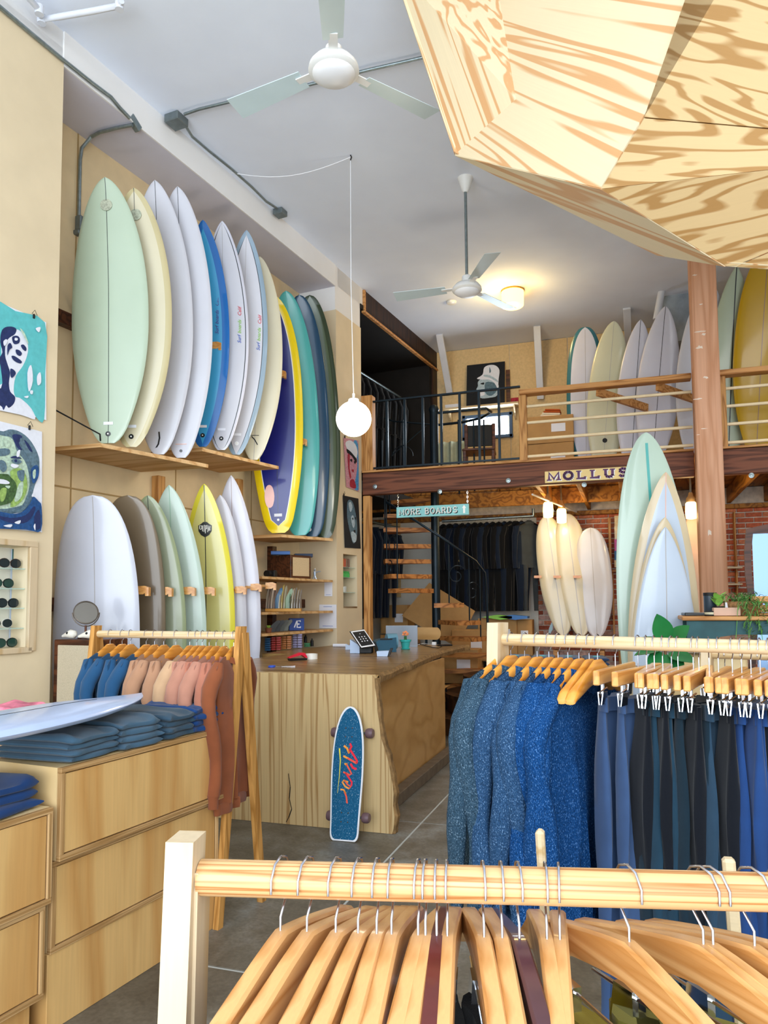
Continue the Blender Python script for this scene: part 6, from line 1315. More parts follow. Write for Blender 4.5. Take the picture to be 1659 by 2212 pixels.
def hanger_build(mat, clipbar=False, W=.195, bar=False):
    def f(r):
        if bar:
            MB().box((0, 0, -.088), (.38, .018, .040), b=.003).out('wooden_bar', mat, r, local=True)
            for sg in (-1, 1):
                MB().bar((sg*.13, 0, -.10), (sg*.13, 0, -.135), .012, .006, up=V((0, 1, 0))).prism([(sg*.13-.02, -.008, -.13), (sg*.13+.02, -.008, -.13), (sg*.13+.024, -.004, -.165), (sg*.13-.024, -.004, -.165)], (0, .003, 0)).prism([(sg*.13-.02, .006, -.13), (sg*.13+.02, .006, -.13), (sg*.13+.024, .002, -.165), (sg*.13-.024, .002, -.165)], (0, .003, 0)).tube([(sg*.13-.016, 0, -.128), (sg*.13, -.012, -.118), (sg*.13+.016, 0, -.128)], .0025, 5).out('clip', 'chrome', r, True, True)
        else:
            up = [(-W, -.150), (-W*.97, -.132), (-W*.6, -.094), (-W*.3, -.066), (-.03, -.05), (.03, -.05), (W*.3, -.066), (W*.6, -.094), (W*.97, -.132), (W, -.150)]
            lo = [(W*.93, -.166), (W*.6, -.146), (W*.3, -.128), (0, -.120), (-W*.3, -.128), (-W*.6, -.146), (-W*.93, -.166)]
            n = 9; rs = []
            xs_ = [-W+2*W*i/24 for i in range(25)]
            def interp(L_, x):
                L_ = sorted(L_)
                for a, b in zip(L_, L_[1:]):
                    if a[0] <= x <= b[0]: return a[1]+(b[1]-a[1])*((x-a[0])/(b[0]-a[0]+1e-9))
                return L_[0][1] if x < L_[0][0] else L_[-1][1]
            for x in xs_:
                z1_, z0_ = interp(up, x), interp(lo, x); th = .007+.011*abs(x/W)**1.5; zc, hz_ = (z0_+z1_)/2, max(.008, (z1_-z0_)/2)
                rs.append([V((x, th*cos(a)+.006*(x/W)**2, zc+hz_*sin(a)*(1 if abs(sin(a)) < .9 else .98))) for a in [2*pi*j/12 for j in range(12)]])
            MB().rings(rs).out('wooden_arm', mat, r, True, True)
        MB().tube([(0, 0, -.075), (0, 0, -.034), (.010, 0, -.026), (.0225, 0, -.010), (.0235, 0, .006), (.014, 0, .020), (0, 0, .0245), (-.014, 0, .020), (-.023, 0, .006), (-.022, 0, -.006)], .0017, 6).out('hook', 'hook_steel', r, True, True)
    return f
def pants_build(mat, seed=0, L=.95, W=.125, t=.024, waist=True):
    def f(r):
        rr = random.Random(seed*7+1); ph = rr.uniform(0, 6); rs = []
        for i in range(22):
            v = i/21; rs.append(ringfold(W*(.92+.18*smooth01(v*3)-.22*v+.03*sin(v*6+ph)), t*(.55+.6*smooth01(v*4)), -.155-L*v, .010+.012*v, ph+v*1.1, 30, xo=.02*sin(v*3+ph), yo=.012*sin(v*4+ph)))
        MB().rings(rs).out('legs', mat, r, .9, True)
        if waist: MB().rings([ringfold(W*.935, t*.66, z, .010, ph, 30) for z in (-.150, -.152, -.188, -.190)]).out('waistband', mat, r, .9, True)
    return f
def wet_build(mat, seed=0):
    def f(r):
        rr = random.Random(seed*3+2); ph = rr.uniform(0, 6); W = .2; rs = []
        for i in range(15):
            v = i/14; hw = W*(1-.28*smooth01(v*1.4)+.05*v); ring = ringfold(hw, .045*(.15+.85*smooth01(v/.1)), 0, .006, ph, 24)
            for p in ring: p.z = (-.09-.32*abs(p.x))*(1-v)+(-.74)*v
            rs.append(ring)
        MB().rings(rs).out('body', mat, r, .9, True)
        for sg in (-1, 1):
            MB().tube([V((sg*(W-.05+.06*smooth01(v*4)-.03*v), .01*sin(v*5+ph), -.15-.6*v)) for v in [k/9 for k in range(10)]], [.052-.018*k/9 for k in range(10)], 10, sy=.7).out('arm', mat, r, True, True)
            MB().tube([V((sg*(.085-.01*v), .01*sin(v*4+ph+sg), -.70-.66*v)) for v in [k/9 for k in range(10)]], [.075-.03*k/9 for k in range(10)], 10, sy=.6).out('leg', mat, r, True, True)
        MB().rings([[V((.07*cos(a), .032*sin(a), -.11+.04*k/2)) for a in [2*pi*j/16 for j in range(16)]] for k in range(3)], cap=False).out('collar', mat, r, True, True)
    return f
def perp(a, b, jit=0):
    d = (b-a); d.z = 0; d.normalize(); x = V((-d.y, d.x, 0)); R = M.Rotation(jit, 3, 'Z'); return R@x, R@d
def railpt(px, a, b, y=1385):
    d = (b-a).normalized(); n = V((d.y, -d.x, 0)); p = pl(px, y, a, n); t = (p-a).dot(d); return a+d*t
def mat_at(p, x): x = V((x.x, x.y, 0)).normalized(); return frame(p, x, UP)
def rack(name, lab, a, b, rail, leg, lw=.055, lt=.03, spread=.2, top=.035, h=None, post_lean=0, zfoot=0):
    r = thing(name, lab, 'clothes rack', ((a.x+b.x)/2, (a.y+b.y)/2, 0)); d = (b-a).normalized(); x, _ = perp(a, b)
    tube_part('rail', rail, r, a-d*.01, b+d*.01, .019, 20)
    for e, sg in ((a, -1), (b, 1)):
        for s in (-1, 1):
            c = e+d*(sg*lt/2)+d*(sg*.006 if s > 0 else 0)
            t_ = V((c.x, c.y, c.z+top-(.03 if s > 0 else 0)))+x*(s*.004); f_ = V((c.x, c.y, 0.0))+x*(s*spread)
            mb = MB(); hw0, hw1 = lw/2, lw*.36
            q0 = [t_+x*(-hw0)-d*lt/2, t_+x*hw0-d*lt/2, t_+x*hw0+d*lt/2, t_+x*(-hw0)+d*lt/2]; q1 = [f_+x*(-hw1)-d*lt/2, f_+x*hw1-d*lt/2, f_+x*hw1+d*lt/2, f_+x*(-hw1)+d*lt/2]
            mb.rings([q1, q0]); mb.out('leg', leg, r)
        q = V((e.x, e.y, .16))+d*(sg*lt/2); MB().bar(q-x*spread*.86, q+x*spread*.86, .02, .03).out('stretcher', leg, r)
    return r
# --- left rack with hoodies
A3, B3 = V((-2.70, 3.30, 1.305)), V((-1.80, 3.20, 1.305))
rack('clothes_rack', 'pine clothes rack with blue and tan hoodies in front of the counter', A3, B3, 'pine_pale', 'oak_leg', .05, .03, .17, .045)
hk = [(238, 'hood_blue', 'hood'), (264, 'hood_blue', 'hood'), (282, 'hood_blue', 'hood'), (316, 'hood_blue', 'hood'), (334, 'hood_tan', 'hood'), (354, 'hood_tan', 'hood'), (380, 'hood_tan', 'hood'), (410, 'hood_sand', 'hood'), (425, 'hood_pink', 'hood'), (437, 'hood_pink', 'hood'), (452, 'hood_rose', 'hood'), (467, 'hood_pink', 'crew'), (484, 'hood_rose', 'crew'), (505, 'hood_brown', 'crew')]
CN = {'hood_blue': 'blue', 'hood_tan': 'tan', 'hood_sand': 'sand-coloured', 'hood_pink': 'pale pink', 'hood_rose': 'dusty rose', 'hood_brown': 'rust-brown'}
for i, (px, m, nk) in enumerate(hk):
    p = railpt(px, A3, B3, 1375); jit = .24+random.uniform(-.06, .06); x, _ = perp(A3, B3, jit); mw = mat_at(p, x)
    side = 'nearest the left post' if i == 0 else ('nearest the right legs' if i == len(hk)-1 else '%s from the left' % ORD[i])
    place('coat_hanger', 'orange-brown wooden coat hanger on the hoodie rack, %s' % side, 'hanger', mw, ('h', 'hanger_orange'), hanger_build('hanger_orange'), 'hangers on the hoodie rack')
    place('hoodie' if nk == 'hood' else 'sweatshirt', '%s %s on the left rack, %s' % (CN[m], 'hoodie' if nk == 'hood' else 'sweatshirt', side), 'hoodie' if nk == 'hood' else 'sweatshirt', mw, ('t', m, nk, i % 2), top_build(m, i % 2, neck=nk, t=.028, L=.62 if nk == 'hood' else .66), 'clothes on the hoodie rack')
# --- right rack with speckled sweaters and trousers
A2, B2 = V((-.395, 2.44, 1.333)), V((.80, 2.015, 1.328))
rack('clothes_rack', 'pine clothes rack with speckled blue sweaters and dark trousers on the right', A2, B2, 'pine_pale', 'maple_light', .07, .04, .09, .055)
sw_ = [(1086, 'knit_slate', -.10), (1103, 'knit_slate', -.02), (1133, 'knit_mid', -.04), (1160, 'knit_mid', .0), (1185, 'knit_mid', .03), (1205, 'knit_blue', .0), (1226, 'knit_blue', .02), (1250, 'knit_blue', -.03)]
KN = {'knit_slate': 'slate grey speckled', 'knit_mid': 'mid blue speckled', 'knit_blue': 'bright blue speckled'}
for i, (px, m, jt) in enumerate(sw_):
    p = railpt(px, A2, B2); x, _ = perp(A2, B2, jt); mw = mat_at(p, x)
    place('coat_hanger', 'varnished wooden coat hanger under the rail of sweaters, %s from the left' % ORD[i], 'hanger', mw, ('h', 'hanger_orange'), hanger_build('hanger_orange'), 'hangers in the sweaters')
    place('knit_sweater', '%s knitted sweater on the right rack, %s from the left' % (KN[m], ORD[i]), 'sweater', mw, ('t', m, 'roll', i % 3), top_build(m, i % 3, neck='roll', t=.026, W=.215, L=.70, sl=.62), 'speckled sweaters')
for i, px in enumerate((1272, 1290)):
    p = railpt(px, A2, B2); x, _ = perp(A2, B2, .0); place('coat_hanger', 'empty varnished coat hanger between sweaters and trousers, %s one' % ('left', 'right')[i], 'hanger', mat_at(p, x), ('h', 'hanger_orange'), hanger_build('hanger_orange'), 'hangers in the sweaters')
pn_ = [(1328, 'cl_slate', .08), (1377, 'cl_slate', .0), (1395, 'cl_ink', .2), (1412, 'cl_petrol', .12), (1430, 'cl_teal', .2), (1449, 'cl_ink', .0), (1463, 'cl_teal', .1), (1496, 'cl_petrol', .05), (1508, 'cl_ink', .1), (1530, 'cl_petrol', .25), (1550, 'cl_slatedk', .1), (1580, 'cl_ink', .05), (1600, 'cl_navy', .0), (1620, 'cl_blue', .05), (1640, 'cl_blue', .0), (1658, 'cl_blue', .05), (1680, 'cl_ink', .05)]
PN = {'cl_slatedk': 'dark slate', 'cl_slate': 'slate blue', 'cl_ink': 'near-black', 'cl_petrol': 'dark petrol', 'cl_teal': 'dark teal', 'cl_navy': 'navy', 'cl_blue': 'mid blue'}
for i, (px, m, jit) in enumerate(pn_):
    p = railpt(px, A2, B2); x, _ = perp(A2, B2, jit); mw = mat_at(p, x)
    place('clip_hanger', 'wooden bar hanger with metal clips on the right rack, %s from the left' % ORD[i], 'hanger', mw, ('c', 'hanger_wood'), hanger_build('hanger_wood', bar=True), 'clip hangers on the right rack')
    place('trousers', '%s trousers hanging by the waist on the right rack, %s pair from the left' % (PN[m], ORD[i]), 'trousers', mw, ('p', m, i % 3), pants_build(m, i % 3), 'trousers on the right rack')
# --- second rail behind it
A4, B4 = V((.30, 3.15, 1.25)), V((1.3, 2.85, 1.25))
rack('clothes_rack', 'pale clothes rack partly seen behind the trousers at the right edge', A4, B4, 'pine_pale', 'maple_light', .06, .035, .2, .05)
for i in range(7):
    p = A4+(B4-A4)*(.04+.055*i); x, _ = perp(A4, B4, .1); mw = mat_at(p, x)
    place('coat_hanger', 'wooden coat hanger on the rack behind the trousers, %s from its left end' % ORD[i], 'hanger', mw, ('h', 'hanger_wood'), hanger_build('hanger_wood'), 'hangers on the rear rack')
    place('dark_shirt', 'dark shirt on the rack behind the trousers, %s from its left end' % ORD[i], 'shirt', mw, ('t', 'cl_ink', 'crew', 0), top_build('cl_ink', 0, neck='crew'), 'dark shirts on the rear rack')
# --- foreground rack
A1_, B1_ = Dp(441, 1915, .82), Dp(1720, 1907, .765); A1_.z = B1_.z = (A1_.z+B1_.z)/2
dF = (B1_-A1_).normalized()
r = thing('clothes_rack', 'pine clothes rack closest to the viewer with many wooden hangers', 'clothes rack', ((A1_.x+B1_.x)/2, (A1_.y+B1_.y)/2, 0))
B1x = B1_+dF*.35
tube_part('rail', 'pine_rail', r, A1_-dF*.004, B1x, .0192, 28)
xF, _ = perp(A1_, B1_)
for e, sg in ((A1_, -1), (B1x, 1)):
    c = e+dF*(sg*.018)
    for s in (-1, 1):
        t_ = V((c.x, c.y, A1_.z+(.045 if s < 0 else .01)))+xF*(.004*s); f_ = V((c.x, c.y, 0))+xF*(.03*s)-dF*.03*(1 if sg < 0 else -1); hw0, hw1, lt = .021, .022, .031
        cc = dF*(.0015*s)
        MB().rings([[f_+xF*(-hw1)-dF*lt/2+cc, f_+xF*hw1-dF*lt/2+cc, f_+xF*hw1+dF*lt/2+cc, f_+xF*(-hw1)+dF*lt/2+cc], [t_+xF*(-hw0)-dF*lt/2+cc, t_+xF*hw0-dF*lt/2+cc, t_+xF*hw0+dF*lt/2+cc, t_+xF*(-hw0)+dF*lt/2+cc]]).out('leg', 'maple_light', r)
def bighanger(mat):
    def f(r):
        W = .225; xs_ = [-1+i/10 for i in range(21)]; mb = MB(); rs = []
        for u in xs_:
            z = -.074-.05*abs(u)**1.2-(.02 if abs(u) > .96 else 0); hy = .0088+.002*abs(u); hz_ = .014+.006*(1-abs(u))
            rs.append([V((u*W, -hy, z-hz_)), V((u*W, hy, z-hz_)), V((u*W, hy, z+hz_*.8)), V((u*W, hy*.7, z+hz_)), V((u*W, -hy*.7, z+hz_)), V((u*W, -hy, z+hz_*.8))])
        mb.rings(rs); mb.out('wooden_arm', mat, r, .6, True)
        MB().tube([(0, 0, -.08), (0, 0, -.040), (.008, 0, -.030), (.0225, 0, -.012), (.0235, 0, .006), (.014, 0, .020), (0, 0, .0243), (-.014, 0, .020), (-.023, 0, .006), (-.023, 0, -.008)], .0014, 8).out('hook', 'hook_steel', r, True, True)
        MB().tube([(-.17, 0, -.155), (-.17, 0, -.12)], .0015, 5).tube([(-.18, 0, -.157), (.18, 0, -.157)], .0022, 6).out('clip_rod', 'chrome', r, True, True)
        for sg in (-1, 1): MB().prism([(sg*.12-.016, -.006, -.150), (sg*.12+.016, -.006, -.150), (sg*.12+.02, -.003, -.19), (sg*.12-.02, -.003, -.19)], (0, .011, 0)).out('clip', 'chrome', r, False, True)
    return f
def skirt_build(mat, seed):
    def f(r):
        ph = seed*1.7; tk = .024 if mat in ('cl_mustard', 'cl_olive') else .013; rs = [ringfold(.15+.05*v, tk*(.6+1.1*v), -.182-.62*v, .008+.014*v, ph+v, 34, yo=.012*v) for v in [i/12 for i in range(13)]]
        MB().rings(rs).out('cloth_panel', mat, r, .9, True)
        MB().rings([ringfold(.152, tk*.75, z, .008, ph, 34) for z in (-.176, -.178, -.206, -.208)]).out('waistband', mat, r, .9, True)
    return f
FH = [(606, -.51, 'w', 'cl_grey'), (663, -.48, 'w', 'cl_maroon'), (725, -.39, 'w', 'cl_black'), (773, -.31, 'w', 'cl_black'), (813, -.215, 'w', 'cl_black'), (845, -.17, 'w', 'cl_maroon'), (902, -.17, 'w', 'cl_black'), (918, -.12, 'w', 'cl_black'), (942, -.07, 'm', 'cl_maroon'), (965, -.05, 'w', 'cl_grey'),
      (1044, .12, 'w', 'cl_ink'), (1083, .13, 'w', 'cl_grey'), (1120, .22, 'p', 'cl_ink'), (1179, .10, 'w', 'cl_mustard'), (1207, .03, 'w', 'cl_mustard'), (1356, .73, 'w', 'cl_mustard'), (1515, .93, 'w', 'cl_olive'), (1536, 1.0, 'w', 'cl_olive'), (1625, 1.0, 'w', 'cl_grey'), (1690, 1.0, 'w', 'cl_olive')]
def scr(p): q = p-CP; z = q.dot(cd); return PX+F*q.dot(cr)/z, PY-F*q.dot(cu)/z
def solve_jit(p, target):
    best = None
    for k in range(-60, 61):
        j = k*.02; x = M.Rotation(-j, 3, 'Z')@xF; a = scr(p-x*.03+UP*-.08); b = scr(p-x*.15+UP*-.13)
        s_ = (b[0]-a[0])/(b[1]-a[1]); e = abs(s_-target)
        if best is None or e < best[0]: best = (e, j)
    return best[1]
HM = {'w': ('hanger_wood', 'pale orange wooden'), 'm': ('hanger_mahogany', 'dark red-brown wooden'), 'p': ('hanger_plum', 'dark plum wooden')}
FN = {'cl_grey': 'dark grey', 'cl_maroon': 'dark maroon', 'cl_black': 'black', 'cl_ink': 'blue-black', 'cl_mustard': 'mustard yellow', 'cl_olive': 'olive'}
grain('hanger_wood_near', '#d9a56a', '#b97e42', (1.2, 26, 26), 4, .4, 1, .35, .12, .3)
for i, (px, jit, k, g_) in enumerate(FH):
    n = V((dF.y, -dF.x, 0)); p = pl(px, 1908, A1_, n); p = A1_+dF*((p-A1_).dot(dF)); jit = solve_jit(p, jit); x = M.Rotation(-jit, 3, 'Z')@xF; mw = mat_at(p, x)
    hm = 'hanger_wood_near' if k == 'w' else HM[k][0]
    place('wooden_hanger', '%s hanger on the foreground rack, %s from the left' % (HM[k][1], ORD[i]), 'hanger', mw, ('b', hm), bighanger(hm), 'hangers on the foreground rack')
    place('hanging_garment', '%s garment clipped on the foreground rack, %s from the left' % (FN[g_], ORD[i]), 'garment', mw, ('s', g_, i % 3), skirt_build(g_, i % 3), 'garments on the foreground rack')
for i, (px, top_, w_) in enumerate(((1166, 1792, .013), (1573, 1853, .018))):
    q = Dp(px, top_, 1.12 if i == 0 else 1.1); q2 = V((q.x+.012, q.y, q.z-.30)); MB().bar(q2, q, w_, .02, up=V((0, 1, 0)), b=.004).out('wooden_upright', 'pine_pale', label=('narrow wooden upright rising behind the foreground rail below the sweaters', 'short rounded wooden piece rising behind the foreground rail at right')[i], cat='upright')
# --- wetsuits
xr = lambda px, Y: xat(px, 1120, Y)
zr_ = zat(955, 1126, 10.8)+.02
wl = [(958, 0), (972, 0), (985, 1), (999, 0), (1012, 1), (1026, 0), (1039, 0), (1052, 1), (1065, 0), (1078, 0), (1090, 1), (1102, 0), (1114, 0), (1127, 1), (1143, 2)]
for i, (px, k) in enumerate(wl):
    p = V((xr(px, 10.8), 10.8, zr_-.01)); jit = 1.05 if i in (12, 14) else .35+.1*(i % 3); x = M.Rotation(-jit, 3, 'Z')@V((0, 1, 0)); mw = mat_at(p, x); m = ('wet_black', 'wet_blue', 'wet_grey')[k]
    WS = place('wetsuit', '%s wetsuit on the rail under the loft, %s from the left' % (('black', 'blue-black', 'dark grey')[k], ORD[i]), 'wetsuit', mw, ('w', m, i % 2), wet_build(m, i % 2), 'wetsuits under the loft')
    if i in (3, 7, 9, 12): q_ = p+V((0, -.16, -.62-.05*(i % 3))); MB().lathe([(.03, 0), (.03, .004), (.001, .004)], q_, 12, M.Rotation(pi/2, 3, 'X')).out('hang_tag', flat('tag_cream', '#dcc27a', .6), WS)
    place('coat_hanger', 'slim hanger of the %s wetsuit under the loft' % ORD[i], 'hanger', mw, ('h', 'black'), hanger_build('black', W=.17), 'wetsuit hangers')
q = wxyz(.2, -.5, 4.72); q2 = wxyz(2.4, -.5, 4.72)
MB().tube([q, q2], .02, 10).out('closet_rail', 'galvanised', None, True, label='upper metal rail in the dark closet above the loft', cat='rail')
for i in range(9):
    p = q+(q2-q)*(.08+.1*i); mw = mat_at(p, M.Rotation(.5, 3, 'Z')@WN)
    place('wetsuit', 'black wetsuit in the upper dark closet, %s from the front' % ORD[i], 'wetsuit', mw, ('w', 'wet_black', i % 2), wet_build('wet_black', i % 2), 'wetsuits in the upper closet')
q = wxyz(.15, -.45, 2.62); q2 = wxyz(2.2, -.45, 2.62)
MB().tube([q, q2], .02, 10).out('closet_rail', 'galvanised', None, True, label='lower metal rail in the dark closet under the loft', cat='rail')
for i in range(7):
    p = q+(q2-q)*(.08+.12*i); mw = mat_at(p, M.Rotation(.4, 3, 'Z')@WN)
    place('wetsuit', 'blue-black wetsuit in the lower closet left of the stairs, %s from the front' % ORD[i], 'wetsuit', mw, ('w', 'wet_blue', i % 2), wet_build('wet_blue', i % 2), 'wetsuits in the lower closet')
# ------------------------------------------------------------ green console table by the post and what stands on it
TY = 5.05; TZ = zat(1560, 1331, TY); tx0 = xat(1473, 1330, TY); tx1 = tx0+1.5
gt = thing('console_table', 'tall table with cast green iron apron and worn wooden top', 'table', ((tx0+tx1)/2, TY+.22, 0))
MB().box(((tx0+tx1)/2, TY+.22, TZ-.014), (tx1-tx0, .46, .026), b=.005).out('table_top', 'fir_rail', gt)
flat('green_iron', '#1c4448', .45, .3, var=.2, scale=12)
ay = TY+.03
prof = [(0.03, -.03), (1.47, -.03), (1.47, -.62), (1.41, -.62), (1.40, -.35), (1.36, -.20), (1.28, -.13), (1.18, -.115), (.32, -.115), (.22, -.13), (.14, -.20), (.10, -.35), (.09, -.62), (.03, -.62)]
for yy, nm in ((ay, 'front_apron'), (ay+.38, 'rear_apron')): MB().prism([(tx0+a, yy, TZ+b) for a, b in prof], (0, .03, 0)).out(nm, 'green_iron', gt)
for xx in (tx0+.06, tx1-.06):
    for yy in (ay+.015, ay+.395): MB().tube([(xx, yy, TZ-.6), (xx, yy, TZ-.9), (xx-.0, yy, .04), (xx, yy-.0, .0)], [.026, .02, .018, .035], 12).out('leg', 'green_iron', gt, True)
MB().tube([(tx0+.06, ay+.2, .45), (tx1-.06, ay+.2, .45)], .014, 8).out('stretcher', 'green_iron', gt, True)
def ont(px, d=.12): p = Zp(px, 1328, TZ); x = xat(px, 1328, TY+d); return V((x, TY+d, TZ))
p = ont(1498, .10); MB().box(p+UP*.012, (.13, .09, .02), M.Rotation(.2, 3, 'Z'), b=.004).out('notebook', 'screen_black', label='black notebook lying at the left end of green table', cat='notebook')
p = ont(1537, .08); t = thing('candle_tin', 'round dark tin standing in front of the black candle jar', 'tin', p); MB().lathe([(.042, .001), (.044, .004), (.044, .028), (.04, .032), (.001, .032)], p, 24).out('tin', 'blackish', t, True); MB().lathe([(.0445, .010), (.0445, .024)], p, 24, cap=False).out('tin_label', flat('tin_label', '#b9b598', .5), t, True)
p = ont(1535, .28); t = thing('candle_jar', 'tall dark grey-blue candle jar on the green table', 'jar', p); MB().lathe([(.035, .001), (.04, .01), (.04, .13), (.001, .13)], p, 22).out('jar', flat('jar_dark', '#2b3a46', .35, var=.05), t, True); MB().lathe([(.042, .13), (.042, .15), (.001, .152)], p, 22).out('lid', 'blackish', t, True)
p = ont(1569, .07); MB().box(p+UP*.027, (.155, .07, .05), M.Rotation(.05, 3, 'Z'), b=.003).out('cork_block', flat('pinkish_block', '#c9a58f', .7, var=.1), label='long pinkish wooden block at the front of green table', cat='block')
for k, px in enumerate((1573, 1585)): p = ont(px, .16); MB().lathe([(.017, .001), (.017, .085), (.001, .085)], p, 14).out('white_tube', 'paper', None, True, label='%s small white printed canister behind the pinkish block' % ('left', 'right')[k], cat='canister')
flat('leaf_green', '#5f9e3c', .5, var=.3, scale=30); flat('leaf_dark', '#1f6a35', .3, var=.2, scale=12, coat=.3); flat('leaf_light', '#8cc055', .5, var=.2, scale=30); flat('fern_green', '#5c8f45', .6, var=.35, scale=40); flat('moss', '#7d8f6a', .9, var=.4, scale=60)
def leaf(mb, o, d, up, L, W_, curl=.2, nseg=6):
    d = d.normalized(); s = d.cross(up).normalized(); n = s.cross(d); pts = []
    for i in range(nseg+1):
        t = i/nseg; w_ = W_*(sin(pi*min(1, t**.8))**.8)*.5 if 0 < t < 1 else .001; c = o+d*(L*t)+n*(-curl*L*t*t)
        pts.append((c+s*w_+n*.12*w_, c-n*.0, c-s*w_+n*.12*w_))
    vs = [q for p3 in pts for q in p3]; fs = []
    for i in range(nseg): a = i*3; fs += [(a, a+1, a+4, a+3), (a+1, a+2, a+5, a+4)]
    base = len(mb.v); mb.add(vs+[q-n*.0012 for q in vs], fs+[tuple(x+len(vs) for x in f[::-1]) for f in fs])
p = ont(1553, .2); t = thing('small_potted_plant', 'small leafy plant in a dark pot on the green table', 'potted plant', p)
MB().lathe([(.03, .001), (.038, .06), (.034, .06), (.03, .05), (.001, .05)], p, 16).out('pot', 'blackish', t, True)
rr = random.Random(9)
for k in range(9):
    mb = MB(); a = k*2.4; d = V((cos(a)*.6, sin(a)*.6, .9)); leaf(mb, p+UP*(.055+.006*k), d, UP, .075, .045, .25); mb.out('leaf', 'leaf_light', t, True)
p = ont(1606, .2); t = thing('trailing_plant', 'bushy trailing fern in a wicker planter hanging over the green table edge', 'potted plant', p)
MB().lathe([(.09, .001), (.11, .03), (.115, .09), (.10, .09), (.09, .02)], p, 24).out('planter', flat('wicker', '#8f6a42', .8, var=.4, scale=60, bmp=.6), t, True)
mb = MB(); rr = random.Random(4)
for k in range(520):
    a = rr.uniform(0, 2*pi); c = p+V((cos(a)*rr.uniform(0, .12), sin(a)*rr.uniform(0, .1)-.01, .09+rr.uniform(-.02, .05)))
    if k > 260: c = p+V((rr.uniform(-.04, .20), -.17-rr.uniform(0, .06), .10-rr.uniform(0, .30)*rr.random()))
    d = V((rr.uniform(-1, 1), rr.uniform(-1, .4), rr.uniform(-.6, .9))); leaf(mb, c, d, UP, rr.uniform(.03, .06), .007, .5, 3)
o = mb.out('fronds', 'fern_green', t, True); o['kind'] = 'stuff'
mb = MB(); [mb.tube([p+V((x*.02, -.08, .09)), p+V((x*.05, -.17, .08)), p+V((x*.07, -.2, -.10)), p+V((x*.08, -.19, -.2))], .002, 5) for x in range(-1, 4)]; o = mb.out('stems', 'leaf_green', t, True); o['kind'] = 'stuff'
p = ont(1650, .25); t = thing('wooden_crate', 'wooden crate behind the fern at the right edge of table', 'crate', p)
for k in range(2): MB().box(p+V((.07, -.11, .045+.055*k)), (.30, .014, .045), b=.003).out('slat', 'fir_post', t); MB().box(p+V((.07, .11, .045+.055*k)), (.30, .014, .045), b=.003).out('slat', 'fir_post', t)
MB().box(p+V((.07, 0, .01)), (.28, .2, .014)).out('base', 'fir_post', t)
# mirror in a dark carved frame
MYr = 7.3; mx0, mz1, mz0 = xat(1612, 1200, MYr), zat(1620, 1142, MYr), zat(1620, 1312, MYr)
t = thing('wall_mirror', 'dark carved wooden mirror beyond the green table at the right edge', 'mirror', (mx0+.3, MYr, .02))
out_ = [(0.0, .0), (.02, .18), (-.01, .42), (.03, .60), (.0, .95), (.04, 1.0), (.0, 1.05)]
H_ = mz1-.02; wv = .62
lf = [(.0+.018*sin(k*1.3), H_*k/10) for k in range(11)]
fr = [(mx0+a, MYr, .02+b) for a, b in lf]+[(mx0+wv*.5, MYr, .02+H_+.06)]+[(mx0+wv-a, MYr, .02+b) for a, b in lf[::-1]]
inn = lambda q: (q[0]+(.055 if q[0] < mx0+wv*.4 else -.055 if q[0] > mx0+wv*.6 else 0), MYr, min(max(q[2], .09), .02+H_-.045))
mb = MB()
for i in range(len(fr)):
    a, b = fr[i], fr[(i+1) % len(fr)]; mb.prism([a, b, inn(b), inn(a)], (0, .03, 0))
mb.out('carved_frame', 'walnut', t)
MB().box((mx0+wv/2, MYr+.018, .02+H_/2+.01), (wv-.11, .006, H_-.11)).out('mirror_glass', flat('mirror_clear', '#55677d', .15, 1, var=0), t)
MB().bar((mx0+wv/2, MYr+.03, H_*.75), (mx0+wv/2, MYr+.5, .0), .04, .02).out('rear_strut', 'walnut', t)
# fiddle leaf fig behind the right rack
FY = 3.35
base = V((xat(1440, 1400, FY), FY, 0)); t = thing('fiddle_leaf_fig', 'fiddle leaf fig with large glossy leaves behind the right rack', 'potted plant', base)
MB().lathe([(.13, .001), (.17, .26), (.155, .26), (.14, .22), (.001, .22)], base, 26).out('pot', 'terracotta', t, True)
stem = [base+UP*.2, base+V((.01, 0, .6)), base+V((-.02, .01, 1.0)), Yp(1438, 1385, FY)]
MB().tube(stem, [.014, .012, .010, .006], 8).out('stem', flat('stem_brown', '#6a4a2f', .7), t, True)
for (bx, by, tx, ty, w_, up) in ((1440, 1386, 1420, 1328, .085, (0, -1, .25)), (1450, 1384, 1487, 1352, .065, (.0, -1, .3)), (1442, 1384, 1370, 1378, .07, (0, -.3, 1)), (1432, 1400, 1370, 1412, .07, (0, -.3, 1)), (1445, 1410, 1500, 1428, .09, (.2, -.6, 1)), (1440, 1412, 1405, 1450, .10, (-.2, -1, .4)), (1440, 1425, 1470, 1460, .10, (0, -1, .4)), (1436, 1440, 1400, 1475, .10, (0, -1, .6))):
    o, e = Yp(bx, by, FY), Yp(tx, ty, FY-.06); mb = MB(); leaf(mb, o, e-o, V(up), (e-o).length, w_, .06, 10); lf_ = mb.out('leaf', 'leaf_dark', t, True)
    mb = MB(); n = (e-o).normalized().cross(V(up)).normalized().cross((e-o).normalized()); mb.tube([o+(e-o)*k/5+n*(.003-.06*(e-o).length*(k/5)**2) for k in range(6)], .002, 5); mb.out('midrib', 'leaf_light', lf_, True)
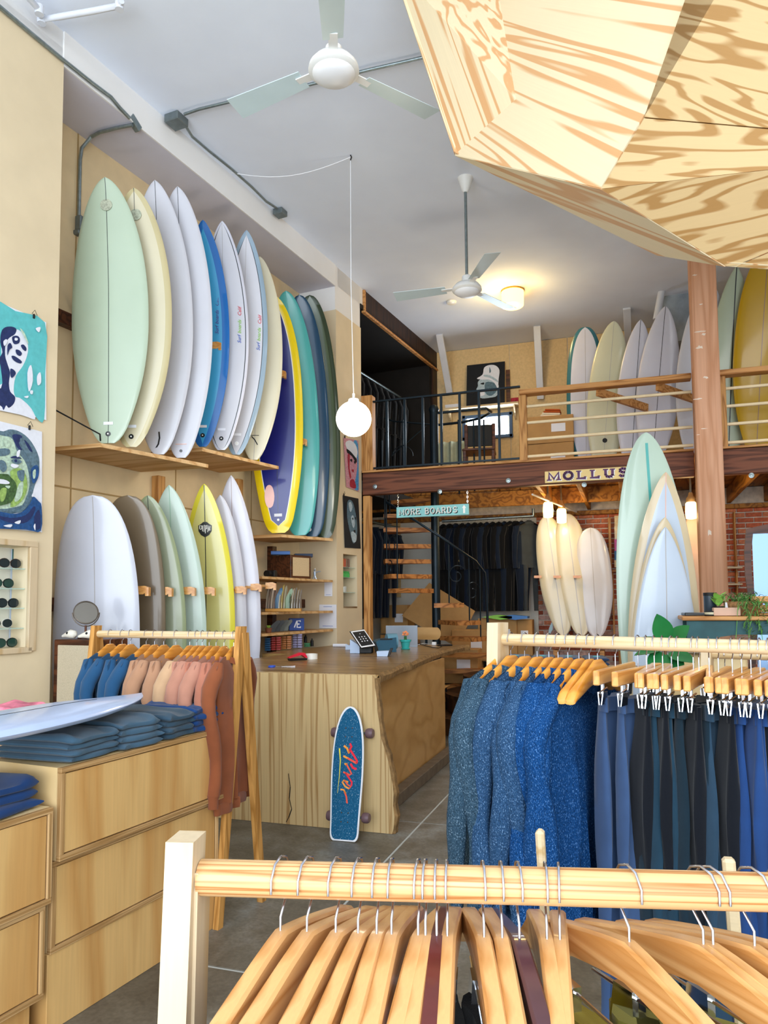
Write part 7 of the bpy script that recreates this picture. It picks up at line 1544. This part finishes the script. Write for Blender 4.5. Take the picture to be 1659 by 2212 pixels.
# display bench behind the right rack with folded navy shirts and a surfboard on it
by0 = 3.75; bz = zat(1200, 1452, by0)
t = thing('display_bench', 'low pine display bench behind the right rack', 'bench', (xat(1200, 1450, by0+.2), by0+.2, 0)); x0, x1 = xat(1085, 1450, by0), xat(1420, 1450, by0)
MB().box(((x0+x1)/2, by0+.25, bz-.015), (x1-x0, .5, .03), b=.004).out('bench_top', 'pine_pale', t)
for xx in (x0+.05, x1-.05):
    for yy in (by0+.05, by0+.45): MB().box((xx, yy, (bz-.03)/2), (.045, .045, bz-.03), b=.004).out('leg', 'pine_pale', t)
shx = xat(1228, 1390, by0); MB().box(((x0+shx)/2+.05, by0+.25, bz+.35), (shx-x0+.2, .42, .022), b=.003).out('upper_shelf', 'pine_pale', t) if False else None
for k, px in enumerate((1112, 1170, 1226, 1285)):
    c = V((xat(px, 1440, by0+.12), by0+.2, bz)); r = thing('folded_tshirt', 'folded navy t-shirts with a round print on the pine bench, %s pile from the left' % ORD[k], 't-shirts', c, .05*k, 'navy t-shirts on the bench')
    for j in range(3):
        rs = []
        for i in range(9):
            u = -1+i/4; rs.append([V((.055*abs(u)**.5*(1 if u > 0 else -1)*2/2, .12*(abs(cos(a))**.3)*(1 if cos(a) > 0 else -1), .002+.022*j+.011+.010*(abs(sin(a))**.6)*(1 if sin(a) > 0 else -1)*(1-.7*abs(u)**6))) for a in [2*pi*q/16 for q in range(16)]])
        MB().rings(rs).out('folded_layer', 'cl_navy', r, True, True)
    MB().lathe([(.018, 0), (.018, .0015)], (0, -.05, .0685), 18).out('round_print', 'pt_teal', r, local=True)
tip = Zp(1275, 1432, bz+.11); e = Zp(1440, 1398, bz+.11); d = (e-tip).normalized()
board('surfboard', 'white surfboard lying on the pine bench behind the right rack', V((x1+.95, by0+.42, bz+.11)), V((shx+.0, by0+.30, bz+.115)), .46, 'b_pale', nose_k=.7, stringer=None, facing=V((0, 0, -1)), rocker=.01, tailrocker=0, T=.055)
MB().box((x1+.25, by0+.42, (bz+.08)/2), (.35, .3, bz+.08), b=.01).out('support_box', 'birch', label='plain plywood box under the surfboard behind the fig', cat='box')

for o in bpy.data.objects:
    if 'L' in o: del o['L']
